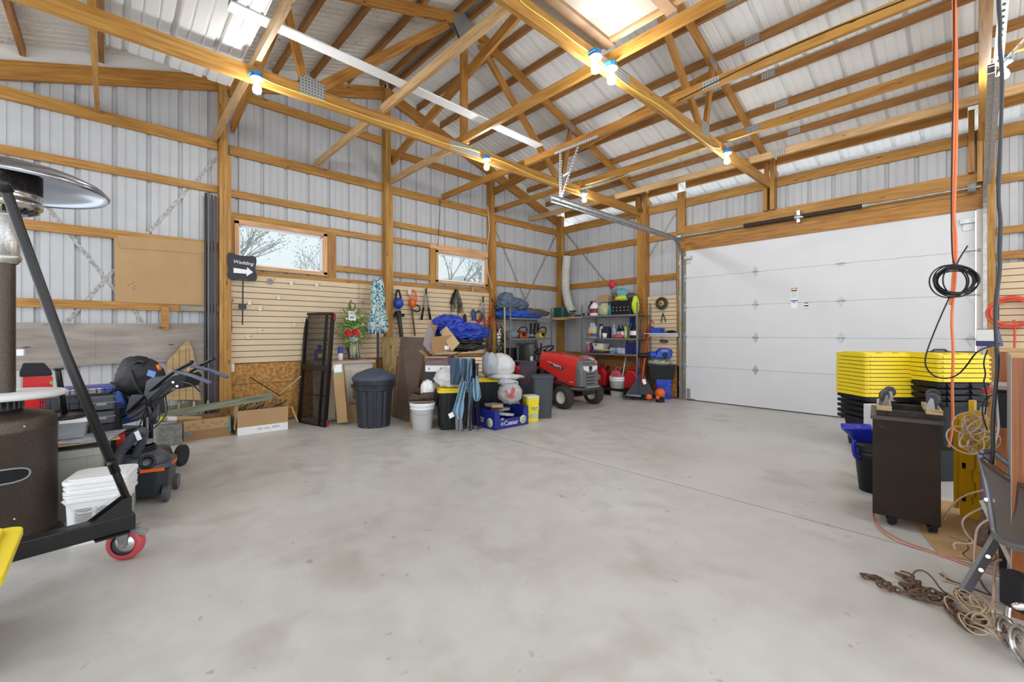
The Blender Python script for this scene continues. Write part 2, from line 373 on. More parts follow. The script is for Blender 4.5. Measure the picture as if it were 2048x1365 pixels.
def text(name, body, size, M, m, parent, ext=.001, shear=0, align='CENTER', sx=1, label=None):
    """flat lettering as a mesh; M puts its xy plane where it stands"""
    cu = D.curves.new(name, 'FONT'); cu.body = body; cu.size = size; cu.extrude = ext; cu.shear = shear; cu.align_x = align; cu.align_y = 'CENTER'; cu.resolution_u = 3
    t = D.objects.new('tmp', cu); COL.objects.link(t); dg = bpy.context.evaluated_depsgraph_get(); me = D.meshes.new_from_object(t.evaluated_get(dg))
    D.objects.remove(t); D.curves.remove(cu); me.name = name
    me.transform(WM[parent.name].inverted() @ M @ Matrix.Diagonal((sx, 1, 1, 1))); me.materials.clear(); me.materials.append(m)
    o = D.objects.new(name, me); COL.objects.link(o); o.parent = parent; WM[o.name] = WM[parent.name]
    if label: o['label'] = label
    return o
RX90 = Matrix.Rotation(pi / 2, 4, 'X')
def lattice(b, P, U, V, nu, nv, w=.0016, r=.0):
    """expanded-metal mesh: diamonds between corner P and edges U, V"""
    P, U, V = Vector(P), Vector(U), Vector(V); nrm = U.cross(V).normalized() * w
    def strip(a, c):
        t = (c - a).cross(nrm).normalized() * w; b.add([a - t, c - t, c + t, a + t, a - t + nrm, c - t + nrm, c + t + nrm, a + t + nrm], [(0, 1, 2, 3), (7, 6, 5, 4), (0, 4, 5, 1), (3, 2, 6, 7)])
    for j in range(nv):
        for i in range(nu):
            m0 = P + U * ((i + .5) / nu) + V * (j / nv); m1 = P + U * ((i + .5) / nu) + V * ((j + 1) / nv)
            l0 = P + U * (i / nu) + V * ((j + .5) / nv); r0 = P + U * ((i + 1) / nu) + V * ((j + .5) / nv)
            strip(l0, m0); strip(m0, r0); strip(l0, m1); strip(m1, r0)
# ================================================================== LIGHTS: bulbs on the truss chords, some added out of view (see make_bulb)
BULB_W = 80
# ================================================================== SHELL
def roofz(y): return 5.18 - .31 * abs(y - 3.2)
def gab(y): return 4.87 - .32 * abs(y - 3.2)          # underside of the gable rafters
X1 = 9.4; Y0 = -1.35
b = B(); b.b2((-.12, -3.2, -.15), (11.5, 3.196, 0)); b.b2((-.12, 3.204, -.15), (11.5, LY + .12, 0)); fl_ = struct(b, 'floor', CONC)
B().b2((-.12, 3.1961, -.14), (11.5, 3.2039, -.0012)).done('saw_cut_joint', mat('joint_dirt', (.05, .045, .04), .9), fl_)
def prof(t0, t1, off, sp=.2855):
    ts = {t0: 0, t1: 0}; k = math.floor((t0 - off) / sp) - 1
    while off + k * sp < t1 + sp:
        r = off + k * sp; k += 1
        for d, z in ((-.025, 0), (-.014, .028), (.014, .028), (.025, 0), (.083, 0), (.088, .007), (.1, .007), (.105, 0), (.178, 0), (.183, .007), (.195, .007), (.2, 0)):
            if t0 < r + d < t1: ts[r + d] = z
    return sorted(ts.items())
def sheet(b, t0, t1, off, place, lo, hi):
    P = prof(t0, t1, off); vs = []
    for t, d in P: vs += [place(t, d, lo(t)), place(t, d, hi(t))]
    b.add(vs, [(2 * i, 2 * i + 2, 2 * i + 3, 2 * i + 1) for i in range(len(P) - 1)])
# left gable wall, two window openings
WIN1 = (1.155, 2.265, 2.0, 2.585); WIN2 = (4.12, 5.245, 2.05, 2.6)
b = B(); pl = lambda t, d, s: (-.045 - d, t, s); top = lambda t: gab(t) + .1
for y0, y1, wn in ((Y0, WIN1[0], None), (WIN1[0], WIN1[1], WIN1), (WIN1[1], WIN2[0], None), (WIN2[0], WIN2[1], WIN2), (WIN2[1], LY + .05, None)):
    if wn: sheet(b, y0, y1, .035, pl, lambda t: 0, lambda t: wn[2]); sheet(b, y0, y1, .035, pl, lambda t: wn[3], top)
    else: sheet(b, y0, y1, .035, pl, lambda t: 0, top)
wl = struct(b, 'wall_left', SIDING)
def part(b, name, parent, m=None, **k): return b.done(name, m, parent, **k)
bb = B()
for s_, e_ in ((3.2, Y0), (3.2, LY + .05)): bb.beam((-.05, s_, gab(s_) + .27), (-.05, e_, gab(e_) + .27), .012, .36)
part(bb, 'rake_flashing', wl, OFFW)
for e_ in (Y0, LY): part(B().beam((-.018, 3.2, gab(3.2) + .09), (-.018, e_, gab(e_) + .09), .04, .18), 'rafter', wl, PINE2)
for y in (1.03, 3.2, 5.34):
    b = B()
    for k in range(3): b.b2((-.04, y - .06 + k * .041, 0), (.1, y - .06 + k * .041 + .039, (3.35 if k == 2 else gab(y) + .12)))
    part(b, 'post', wl, PINE)
part(B().b2((-.04, LY - .115, 0), (.1, LY - .01, 3.75)), 'post', wl, PINE)
def girt(y0, y1, z0, z1, m=PINE, x=0): part(B().b2((-.04, y0, z0), (x, y1, z1)), 'girt', wl, m)
a0, a1, b0, b1, c0, c1, d0 = Y0, .965, 1.09, 3.135, 3.26, 5.275, 7.28; c2 = 5.4
girt(b0, b1, 4.13, 4.24); girt(c0, c1, 4.0, 4.11, PINE2)
girt(a0, a1, 3.42, 3.54); girt(b0, b1, 3.40, 3.52); girt(c0, c1, 3.39, 3.51); girt(c2, d0, 3.34, 3.46, PINE2)
girt(a0, a1, 2.89, 2.975); girt(b0, b1, 2.875, 2.965); girt(c0, c1, 2.87, 2.96); girt(c2, d0, 2.86, 2.95, PINE2)
girt(a0, a1, 2.19, 2.285); girt(b0, b1, 2.60, 2.685); girt(2.35, b1, 2.07, 2.155); girt(c0, 4.0, 2.62, 2.70); girt(c0, 4.0, 2.07, 2.15); girt(4.0, c1, 2.62, 2.71, TRIMW)
girt(a0, a1, 1.425, 1.51); girt(.60, 1.06, 1.425, 1.505, OLDW, .04); girt(b0, b1, 1.90, 1.965); girt(c0, c1, 1.93, 2.0); girt(c2, d0, 2.10, 2.185, PINE2)
girt(2.27, 2.40, 1.965, 2.60, PINE2, .005); girt(1.09, 1.14, 1.965, 2.60, PINE2, .003); girt(4.0, 4.1, 2.0, 2.62, PINE, .005); girt(5.255, 5.275, 1.97, 2.62, PINE2, .002)
girt(b0, b1, .7, .79, PINE2, -.005); girt(c0, c1, .7, .79, PINE2, -.005); girt(c2, d0, .62, .74, PINE2)
def window(n, w):
    y0, y1, z0, z1 = w; b = B(); t = .045
    for a, c in (((y0 - .012, z0 - .015), (y1 + .012, z0 + t - .01)), ((y0 - .012, z1 - t + .01), (y1 + .012, z1 + .015)), ((y0 - .012, z0), (y0 + t - .01, z1)), ((y1 - t + .01, z0), (y1 + .012, z1))): b.b2((-.09, a[0], a[1]), (.012, c[0], c[1]))
    o = struct(b, 'window_%d' % n, TRIMW); f = t - .012; b = B()
    for k, (dx, g) in enumerate(((-.03, .016), (-.055, .03))):
        y_, Y_, z_, Z_ = y0 + f, y1 - f, z0 + f, z1 - f; g0 = .016 * k
        for a, c in (((y_, z_), (Y_, z_ + g)), ((y_, Z_ - g), (Y_, Z_)), ((y_, z_), (y_ + g, Z_)), ((Y_ - g, z_), (Y_, Z_))): b.b2((dx - .02, a[0], a[1]), (dx, c[0], c[1]))
    part(b, 'window_frame', o, WHITE)
    part(B().b2((-.068, y0 + f, z0 + f), (-.064, y1 - f, z1 - f)), 'pane', o, GLASS)
window(1, WIN1); window(2, WIN2)
# back wall, with the garage door
DX0, DX1, DH = 2.885, 6.335, 2.64; YB = LY + .045
b = B(); pl = lambda t, d, s: (t, YB + d, s)
sheet(b, -.05, DX0 - .03, .12, pl, lambda t: 0, lambda t: 3.55); sheet(b, DX0 - .03, DX1 + .03, .12, pl, lambda t: 2.6, lambda t: 3.55); sheet(b, DX1 + .03, X1, .12, pl, lambda t: 0, lambda t: 3.55)
wb = struct(b, 'wall_back', SIDING)
def post(x0, x1, z0, z1, y=LY - .11, m=PINE, nm='post'): part(B().b2((x0, y, z0), (x1, LY + .04, z1)), nm, wb, m)
post(1.965, 2.05, 0, 3.42); post(2.052, 2.145, 0, 3.42, m=PINE2); post(1.965, 2.0, 3.42, 3.75, m=PINE2); post(2.09, 2.145, 3.42, 3.8)
post(2.72, 2.79, 0, 3.66, LY - .02, PINE); post(2.79, 2.86, 3.0, 3.66, LY - .02); post(4.12, 4.18, 3.03, 3.42); post(4.22, 4.275, 3.03, 3.8)
post(6.28, 6.33, 3.03, 3.75, m=PINE2); post(6.40, 6.49, 0, 3.75); post(6.35, 6.395, 2.9, 3.5, LY - .13)
def bg_(x0, x1, z0, z1, m=PINE, y=LY): part(B().b2((x0, y, z0), (x1, LY + .04, z1)), 'girt', wb, m)
for x0, x1 in ((.1, 1.96), (2.15, 2.715), (2.865, 4.115), (4.28, 6.275), (6.5, X1)):
    bg_(x0, x1, 3.385, 3.52); bg_(x0, x1, 3.715, 3.86, PINE2)
for x0, x1 in ((.1, 1.96), (2.15, 2.715)): bg_(x0, x1, 2.87, 2.98, PINE2); bg_(x0, x1, 2.13, 2.24, PINE2)
bg_(.1, 1.96, .62, .76, PINE2); bg_(6.5, X1, 2.87, 2.965); bg_(6.5, X1, 2.29, 2.37); bg_(6.5, X1, 2.0, 2.09, PINE2); bg_(2.15, 2.715, .70, .79, PINE2)
part(B().b2((2.76, LY - .03, 2.875), (6.47, LY + .04, 3.04)), 'header_board', wb, PINE); part(B().b2((2.80, LY - .045, 2.785), (6.46, LY + .04, 2.872)), 'header_board', wb, PINE)
part(B().b2((2.80, LY - .05, 2.60), (6.46, LY + .04, 2.78)), 'header_board', wb, PINE2)
part(B().b2((6.345, LY - .06, 0), (6.42, LY + .04, 2.6)), 'jamb', wb, OFFW); part(B().b2((2.79, LY - .03, 0), (2.875, LY + .04, 2.6)), 'jamb', wb, OLDW)
# expanded mesh over the eave vent
b = B()
for x0, x1 in ((.1, 1.96), (2.15, 2.72), (2.86, 4.12), (4.28, 6.28), (6.5, 9.3)): lattice(b, (x0, LY - .008, 3.515), (x1 - x0, 0, 0), (0, 0, .195), int((x1 - x0) / .034), 11, .0011)
for x0 in (2.003, 4.182): b.use(GALV); lattice(b, (x0, LY - .116, 3.37), (.085 if x0 < 3 else .035, 0, 0), (0, 0, .34), 4, 12, .0011)
b.mats = [GALV]; b.m = [0] * len(b.m); part(b, 'vent_mesh', wb)
# roof: two ribbed slopes, the stained sheets on the far slope
b = B(); b.use(ROOFM)
YE = LY + .5
P = prof(-.25, X1, .15)
for (ya, yb) in ((3.2, YE), (3.2, Y0 - .4)):
    b.use(ROOFM if ya < yb else STAIN)
    vs = []; hz = lambda y: roofz(y)
    for t, d in P: vs += [(t, ya, hz(ya) + d), (t, yb, hz(yb) + d)]
    fs = [(2 * i, 2 * i + 2, 2 * i + 3, 2 * i + 1) for i in range(len(P) - 1)]; b.add(vs, fs)
    vs2 = [(x, y, z + .03) for x, y, z in vs]; b.use(ROOFM); b.add(vs2, [f[::-1] for f in fs])
ce = struct(b, 'ceiling')
for y in (3.28, 3.78, 4.24, 4.78, 5.31, 5.86, 6.38, 6.95, 3.12, 2.60, 2.08, 1.60, 1.12, .62, .05 - .12, -.63):
    z = roofz(y) - .012
    b = B().beam((-.04, y, z - .045), (X1, y, z - .045), .042, .088); part(b, 'purlin', ce, PURL)
    if y > 4.5: part(B().b2((4.55, y - .024, z - .085), (4.70, y - .0215, z - .01)), 'joint_plate', ce, PLATE)
b = B().b2((-.05, YE, roofz(YE) - .12), (X1, YE + .03, roofz(YE) + .04)); part(b, 'fascia', ce, OFFW)
part(B().b2((-.0, 3.10, roofz(3.2) - .055), (X1, 3.30, roofz(3.2) - .03)), 'ridge_vent', ce, PLATE)
# ------------------------------------------------------------------ garage door
b = B(); sz = [0, .589, 1.098, 1.612, 2.124, DH]; yd = LY - .03
for i in range(5): b.b2((DX0, yd, sz[i] + .0015 + (.012 if i == 0 else 0)), (DX1, yd + .045, sz[i + 1] - .0015))
dr = struct(b, 'door_1', DOORW)
part(B().b2((DX0, yd + .004, 0), (DX1, yd + .04, .014)), 'bottom_seal', dr, RUBBER)
part(B().b2((DX0, yd + .02, .01), (DX1, yd + .043, DH)), 'seam_backing', dr, GREYP)
for px, py0 in ((1371, 0), (1512.5, 0), (1683.5, 0), (1942, 0)):
    hx = YP(px, 600).x
    for z in sz[1:5]:
        b = B(frame((hx, yd, z))); b.ngon([(-.034, 0), (-.028, .03), (0, .085), (.028, .03), (.034, 0), (.028, -.03), (0, -.085), (-.028, -.03)], -.004, axis='y')
        b.cyl((-.045, -.014, 0), (.045, -.014, 0), .008, n=8); b.b2((-.012, -.012, -.03), (.012, -.004, .03))
        if px in (1371, 1942): sgn = -1 if px == 1371 else 1; b.cyl((0, -.02, 0), (sgn * .07, -.02, 0), .006, n=6); b.cyl((sgn * .05, -.02, 0), (sgn * .075, -.02, 0), .02, n=10)
        part(b, 'hinge', dr, GALV)
for sx_ in (DX0 + .05, DX1 - .06):
    part(B().b2((sx_ - .06, yd - .05, DH - .19), (sx_ + .06, yd, DH - .14)).b2((sx_ - .04, yd - .012, DH - .27), (sx_ + .04, yd, DH - .19)), 'top_bracket', dr, GALV)
hx = YP(1683.5, 830).x; part(B().b2((hx - .03, yd - .008, .03), (hx + .03, yd, .13)), 'bottom_bracket', dr, GALV)
part(B().b2((DX0 + .02, yd - .01, .02), (DX0 + .08, yd, .2)).b2((DX0 + .02, yd - .03, .02), (DX0 + .16, yd, .035)), 'bottom_bracket', dr, GALV)
def lines_label(x0, z0, w, h, rows, nm='warning_label'):
    b = B(); b.use(WHITE); b.b2((x0, yd - .0015, z0 - h), (x0 + w, yd, z0))
    for (r0, r1, a, c, m) in rows: b.use(m); b.b2((x0 + w * a, yd - .0022, z0 - h * r1), (x0 + w * c, yd - .001, z0 - h * r0))
    part(b, nm, dr)
q = YP(1583, 577); q2 = YP(1596, 617); BLK = mat('print_black', (.03, .03, .03), .6)
rows = [(0, .06, 0, .42, ORANGE), (0, .06, .58, 1, ORANGE), (.10, .16, .05, .95, BLK), (.60, .66, 0, 1, BLUE), (.70, .73, .3, .7, BLK)] + [(.2 + .05 * k, .215 + .05 * k, .1, .9, GREYP) for k in range(6)]
lines_label(q.x, q.z, q2.x - q.x, q.z - q2.z, rows)
q = YP(1610, 606); q2 = YP(1618, 620); lines_label(q.x, q.z, q2.x - q.x, q.z - q2.z, [(0, .12, 0, 1, BLK), (.35, .55, 0, 1, BLK), (.8, .9, 0, 1, GREYP)], 'instruction_label')
# tracks, spring tube
def track(name, x, yend, lbl, s):
    t = thing(name, lbl, 'door track', (x, yd - .06, 0))
    zt = 2.80; R = .33
    pts = [(x, yd - .05, .02), (x, yd - .05, zt - R)] + [(x, yd - .05 - R * (1 - cos(a)), zt - R + R * sin(a)) for a in [pi / 2 * k / 8 for k in range(1, 9)]] + [(x, yend, zt + .03)]
    b = B(); 
    for off, w in ((-.026, .006), (.0, .045), (.026, .006)):
        for i in range(len(pts) - 1): b.beam(pts[i], pts[i + 1], w if off else .004, .05 if off == 0 else .012, up=(1, 0, 0) if False else (0, -.5, 1)) if off == 0 else None
    # C-shaped channel swept along the curve
    b = B(); V = []; prf = [(-.0, -.028), (-.03, -.028), (-.034, -.012), (-.034, .012), (-.03, .028), (0, .028)]
    N = len(pts)
    for i, p in enumerate(pts):
        a = Vector(pts[max(0, i - 1)]); c = Vector(pts[min(N - 1, i + 1)]); tt = (c - a).normalized(); nn = Vector((s, 0, 0)).cross(tt) * s
        for u, v in prf: V.append(Vector(p) + Vector((s * -u, 0, 0)) + nn * v)
    k = len(prf); b.add(V, [(i * k + j, i * k + j + 1, (i + 1) * k + j + 1, (i + 1) * k + j) for i in range(N - 1) for j in range(k - 1)])
    b.done('rail', GALV, t, solid=.003)
    # stiffening angle on the level stretch, brackets
    b = B(); b.b2((x + s * .034 - .002, yend, zt - .03), (x + s * .034 + .002, yd - .45, zt + .045)); b.b2((x + s * .034 - .03, yend, zt + .042), (x + s * .034 + .002, yd - .45, zt + .045)); b.b2((x + s * .034, yend, zt - .032), (x + s * .034 + s * .028, yd - .45, zt - .029)); b.done('stiffener', GALV, t)
    for z in (.25, 1.0, 1.75, 2.35): B().b2((x + s * .03, yd - .07, z), (x + s * .05, yd + .03, z + .07)).b2((x + s * .03, yd + .01, z), (x + s * .09, yd + .028, z + .07)).done('wall_bracket', GALV, t)
    return t
t = track('door_track', 2.835, 3.95, 'galvanised garage door track curving back overhead from left of the white door', -1)
b = B(); p0 = (2.80, 4.13, 2.83)
b.use(PERF); b.beam(p0, (2.70, 4.24, 3.5), .004, .035, up=(1, 0, 0)); b.beam(p0, (3.0, 4.24, 3.5), .004, .035, up=(1, 0, 0)); b.beam((2.62, 4.22, 3.5), (3.3, 4.22, 3.5), .004, .04); b.beam((2.74, 4.2, 3.15), (2.92, 4.2, 3.18), .004, .03)
b.done('hanger', None, t)
t = track('door_track', 6.395, 4.05, 'galvanised garage door track running overhead beside the hanging orange cord', 1)
b = B(); b.use(PERF); p0 = (6.44, 4.12, 2.85); b.beam(p0, (6.52, 4.12, 4.1), .004, .045, up=(1, 0, 0)); b.beam(p0, (7.1, 4.12, 3.6), .004, .045, up=(0, 1, 0)); b.done('hanger', None, t)
t = thing('torsion_tube', 'steel torsion tube with dark springs above the white garage door', 'door spring', (4.6, yd - .09, 2.93))
zt = YP(1650, 425, yd - .09).z; yt = yd - .09
B().cyl((2.82, yt, zt), (6.38, yt, zt), .014, n=10).done('tube', GALV, t)
xa, xb, xc = YP(1488, 447, yt).x, YP(1597, 425, yt).x, YP(1726, 403, yt).x
for u, v in ((xa, xb - .04), (xb + .04, xc)):
    b = B(); b.tube([(u + (v - u) * k / 220, yt + .031 * cos(k * .9), zt + .031 * sin(k * .9)) for k in range(221)], .006, 5); b.cyl((u, yt, zt), (v, yt, zt), .027, n=10); b.done('spring', mat('spring_steel', (.06, .045, .04), .55, .5), t)
    B().cyl((v - .005, yt, zt), (v + .06, yt, zt), .036, .022, n=12).done('winding_cone', GALV, t)
B().b2((xb - .02, yt - .01, zt - .08), (xb + .02, yd, zt + .09)).b2((xb - .005, yt - .08, zt - .03), (xb + .07, yt, zt - .02)).done('centre_bracket', GALV, t)
for x in (2.83, 6.31): B().cyl((x - .03, yt, zt), (x + .03, yt, zt), .055, n=18).cyl((x - .035, yt, zt), (x - .03, yt, zt), .065, n=18).done('cable_drum', GREYP if x > 5 else GALV, t)

# ------------------------------------------------------------------ trusses
TX = (2.034, 4.2, 6.393, 8.56)
def tc(y): return 4.97 - .31 * abs(y - 3.2)
def truss(x, label, vert):
    t = thing('roof_truss', label, 'roof truss', (x, 3.2, 3.36)); w = .066 if abs(x - 6.39) < .05 else .042
    B().b2((x - w / 2, Y0 + .3, 3.36), (x + w / 2, LY - .1, 3.5)).done('bottom_chord', PINE, t)
    for e in (Y0 + .3, LY + .3): B().beam((x, 3.2, tc(3.2) + .06), (x, e, tc(e) + .06), w, .125).done('top_chord', PINE2, t)
    def web(y0, z0, y1, z1, h=.095): B().beam((x, y0, z0), (x, y1, z1), w, h, up=(0, 1, .001) if abs(y1 - y0) < .02 else (0, 0, 1)).done('web', PINE2, t)
    web(5.26, tc(5.26) + .02, 5.05, 3.48, .07); web(3.45, 4.86, 5.0, 3.46); web(1.14, tc(1.14) + .02, 1.35, 3.48, .07); web(2.95, 4.86, 1.4, 3.46)
    if vert: web(3.2, 4.9, 3.2, 3.45)
    web(LY - .18, 3.42, LY - .18, 3.74)
    for s in (-1, 1):
        X_ = x + s * (w / 2 + .001); b = lambda *p: B().ngon(list(p), .0016 * s, axis='x', T=Matrix.Translation((X_, 0, 0)))
        b((3.04, 5.05), (3.2, 5.09), (3.36, 5.05), (3.36, 4.86), (3.24, 4.78), (3.13, 4.78), (3.04, 4.9)).done('truss_plate', PLATE, t)
        b((1.29, 3.40), (1.29, 3.56), (1.36, 3.6), (1.52, 3.56), (1.52, 3.40)).done('truss_plate', PLATE, t)
        b((2.98, 3.38), (2.98, 3.49), (3.42, 3.49), (3.42, 3.38)).done('truss_plate', PLATE, t)
        b((4.93, 3.44), (4.93, 3.60), (5.12, 3.60), (5.12, 3.44)).done('truss_plate', PLATE, t)
        b((5.14, tc(5.2)), (5.14, tc(5.2) + .1), (5.34, tc(5.3) + .1), (5.34, tc(5.3) - .02)).done('truss_plate', PLATE, t)
    return t
truss(TX[0], 'orange pine roof truss nearest the window wall, carrying three lit bulbs', True)
truss(TX[1], 'pine roof truss meeting the door wall above the middle of the white door', False)
truss(TX[2], 'pine roof truss overhead at far right beside the hanging cords', False)
truss(TX[3], 'pine roof truss behind the viewer, farthest from the window wall', False)
# level braces that lie on the chords
def brace(x0, x1, y, lbl, m=PINE, z=3.5, name='lateral_brace', h=.09, grp=None):
    o = B().beam((x0, y, z + h / 2), (x1, y, z + h / 2), .04, h).done(name, m); tag(o, lbl, 'brace', grp)
    if y > 4 and x1 > 5:
        q = YP(*{4.2: (1421, 180), 5.495: (1506, 257), 6.465: (1557, 307)}[y], y - .021); B().b2((q.x - .08, y - .0225, z + .005), (q.x + .08, y - .0202, z + h - .005)).done('joint_plate', PLATE, o)
    return o
brace(-.0, 9, -.1, 'level pine brace farthest left, running up from the wall past the steel sheet edge')
brace(.0, 4.25, .93, 'level pale pine brace running along the right edge of the overhead steel sheet', PALE)
brace(.0, 4.25, 2.12, 'long level brace rising from the wall above the first window to the top centre', PALE)
brace(.0, 2.1, 3.22, 'short level brace from the central gable post to the first truss', PALE)
brace(1.9, 9, 3.17, 'level brace behind the bright pair of bulbs, first along from the ridge')
brace(.0, 4.35, 4.25, 'level brace over the second window that holds the door track hanger', PINE2)
brace(4.1, 9, 4.2, 'long level pine brace overhead right with a dark cable strung along it')
brace(.0, 2.1, 5.45, 'level brace meeting the gable wall just left of the corner'); brace(1.95, 9, 5.495, 'level brace crossing both trusses, plated, second up from the eave')
brace(.0, 1.3, 6.42, 'short level brace into the rafter close by the corner', PALE); brace(1.1, 9, 6.465, 'level brace lowest and nearest the eave above the garage door', PALE)
for x in (4.62,): 
    pass
def sbrace(y, z0, z1, x1, lbl, m=PINE2):
    o = B().beam((.06, y, z0), (x1, y, z1), .04, .13).done('sloping_brace', m); tag(o, lbl, 'brace')
sbrace(1.11, 3.72, 4.25, 4.2, 'sloping brace from the first gable post up behind the lit bulb')
sbrace(3.26, 3.88, 4.97, 4.16, 'thick sloping brace from the central gable post up to the second truss peak')
sbrace(5.36, 3.86, 4.30, 4.16, 'thick sloping brace from the third gable post up to the second truss')
# ------------------------------------------------------------------ loose things lying overhead
b = B()
for t, d in [(0, 0)]: pass
P = prof(-.03, .87, .09, ); vs = []
for t, d in P: vs += [(1.34 - .02 * (t > .4), t, 3.605 + d * .9), (5.6, t, 3.605 + d * .9)]
b.add(vs, [(2 * i, 2 * i + 2, 2 * i + 3, 2 * i + 1) for i in range(len(P) - 1)])
o = b.done('steel_sheet', mat('glossy_white_steel', (.62, .62, .61), .28, .1), solid=.002); tag(o, 'spare white ribbed steel sheet laid over the braces, upper left', 'metal sheet')
b = B().box((0, 0, 0), (3.45, .125, .012), T=Matrix.Translation((2.52, 2.37, 3.602)) @ Matrix.Rotation(pi / 2 + .03, 4, 'Z') @ Matrix.Rotation(.0, 4, 'X'))
o = b.done('trim_strip', WHITE); tag(o, 'long thin white trim strip lying across the overhead braces', 'trim strip')
t = thing('plywood_sheet', 'stained pale panel framed in boards lying overhead beside the bright bulbs', 'panel', (4.7, 2.0, 3.6))
pm = mat('stained_panel', (.42, .37, .30), .6, col2=(.28, .18, .09), vscale=4)
pm.node_tree.nodes['Color Ramp'].color_ramp.elements[0].position = .25; pm.node_tree.nodes['Color Ramp'].color_ramp.elements[1].position = .42
B().b2((4.05, .5, 3.64), (6.3, 3.14, 3.65)).done('sheet', pm, t)
for x in (4.17, 4.72, 5.5): B().b2((x, .5, 3.61), (x + .09, 3.14, 3.64)).done('board', mat('pink_pine', (.40, .25, .14), .6, var=.2), t)
B().b2((4.05, 3.05, 3.615), (6.3, 3.10, 3.64)).done('board', PALE, t)
# ================================================================== LAMPS
BLUEB = mat('blue_box', (.02, .17, .45), .45)
def make_bulb(px, py, x, lbl, z=None, on=1.0, r=.036, pos=None):
    p = Vector(pos) if pos else XP(px, py, x); t = thing('bulb_light', lbl, 'light bulb', (p.x, p.y, p.z - .1), group=None)
    B(frame(p)).ngon([(.045 * cos(pi / 8 + k * pi / 4), .045 * sin(pi / 8 + k * pi / 4)) for k in range(8)], .045, T=Matrix.Translation((0, 0, 0))).b2((-.03, -.062, .012), (.03, -.04, .03)).done('junction_box', BLUEB, t)
    B(frame(p)).lathe([(.0, -.03), (.022, -.03), (.03, -.012), (.052, -.008), (.052, 0), (0, 0)], 20).done('lamp_holder', WHITE, t)
    g = B(frame((p.x, p.y, p.z - .03))).lathe([(.013, 0), (.015, -.02), (.03, -.045), (r, -.07), (.03, -.095), (.012, -.105), (0, -.107)], 20).done('bulb', BULB, t)
    L = D.lights.new('bulb_glow', 'POINT'); L.energy = BULB_W * on; L.color = (.94, .97, 1); L.shadow_soft_size = r * 1.05
    lo = D.objects.new('bulb_glow', L); COL.objects.link(lo); lo.parent = t; lo.location = (0, 0, -.005)
    g.visible_shadow = True
    return t
def chordlamp(px, x, lbl, on=1, py=None, zz=3.385):
    v = ray(px, 0); q = XP(px, 0, x); return make_bulb(0, 0, 0, lbl, on=on, pos=(x + .055, q.y, zz))
chordlamp(511, TX[0], 'lit bulb in a blue box, leftmost, in front of the steel sheet corner')
chordlamp(968, TX[0], 'lit bulb in a blue box right of the perforated plate, above the windows')
chordlamp(1163, TX[0], 'lit bulb in a blue box farthest away, above the door track')
chordlamp(1180, TX[1], 'very bright bulb, left one of the starry pair', zz=3.40)
chordlamp(1212, TX[1], 'very bright bulb, right one of the starry pair', zz=3.40)
chordlamp(1445, TX[1], 'lit bulb in a blue box over the garage door')
make_bulb(0, 0, 0, 'lit bulb half hidden behind the black cable at the right edge', pos=(6.50, 5.45, 3.42), on=.8)
for i, (x, y) in enumerate(((TX[2], .9), (TX[2], 3.1), (TX[3], .9), (TX[3], 3.1), (TX[3], 5.5))):  # unseen bulbs added on the nearer trusses to brighten the interior
    make_bulb(0, 0, 0, ('added bulb overhead out of view near the camera', 'added bulb out of view over the right side', 'added unseen bulb behind the viewer, near end', 'added unseen bulb behind the viewer, middle', 'added unseen bulb behind the viewer, door end')[i], pos=(x + .055, y, 3.385))
def cable(name, pts, r, m, lbl, cat='cable', sm=2, grp=None):
    o = B().tube(pts, r, 6, smooth_pts=sm).done(name, m); tag(o, lbl, cat, grp); return o
xx = TX[0] + .026
cable('cable', [XP(px, py, xx) for px, py in ((528, 158), (545, 167), (600, 186), (660, 208), (740, 236), (830, 265), (890, 288), (940, 298), (960, 305))], .005, YCORD, 'yellow cable stapled along the first truss between its two nearer bulbs')
cable('cable', [XP(px, py, xx) for px, py in ((975, 313), (1010, 325), (1050, 345), (1100, 365), (1140, 378), (1155, 381))], .005, YCORD, 'yellow cable along the first truss up to its farthest bulb')
xx = TX[1] + .026
cable('cable', [XP(px, py, xx) for px, py in ((1030, -10), (1050, 12), (1100, 45), (1150, 85), (1180, 105), (1215, 135), (1245, 165), (1290, 195), (1330, 218), (1370, 255), (1400, 278), (1425, 296), (1440, 297))], .005, YCORD, 'yellow cable along the second truss past the bright bulbs')
cable('cable', [(4.2, 5.46, 3.5), (3.2, 5.46, 3.46), (2.6, 5.46, 3.43), (2.1, 5.44, 3.44)], .004, YCORD, 'yellow cable sagging under a level brace between two trusses')
cable('cable', [(4.3, 4.17, 3.5), (5.2, 4.17, 3.58), (6.3, 4.17, 3.55)], .005, BLACKP, 'black cable draped along the long level brace, upper right')
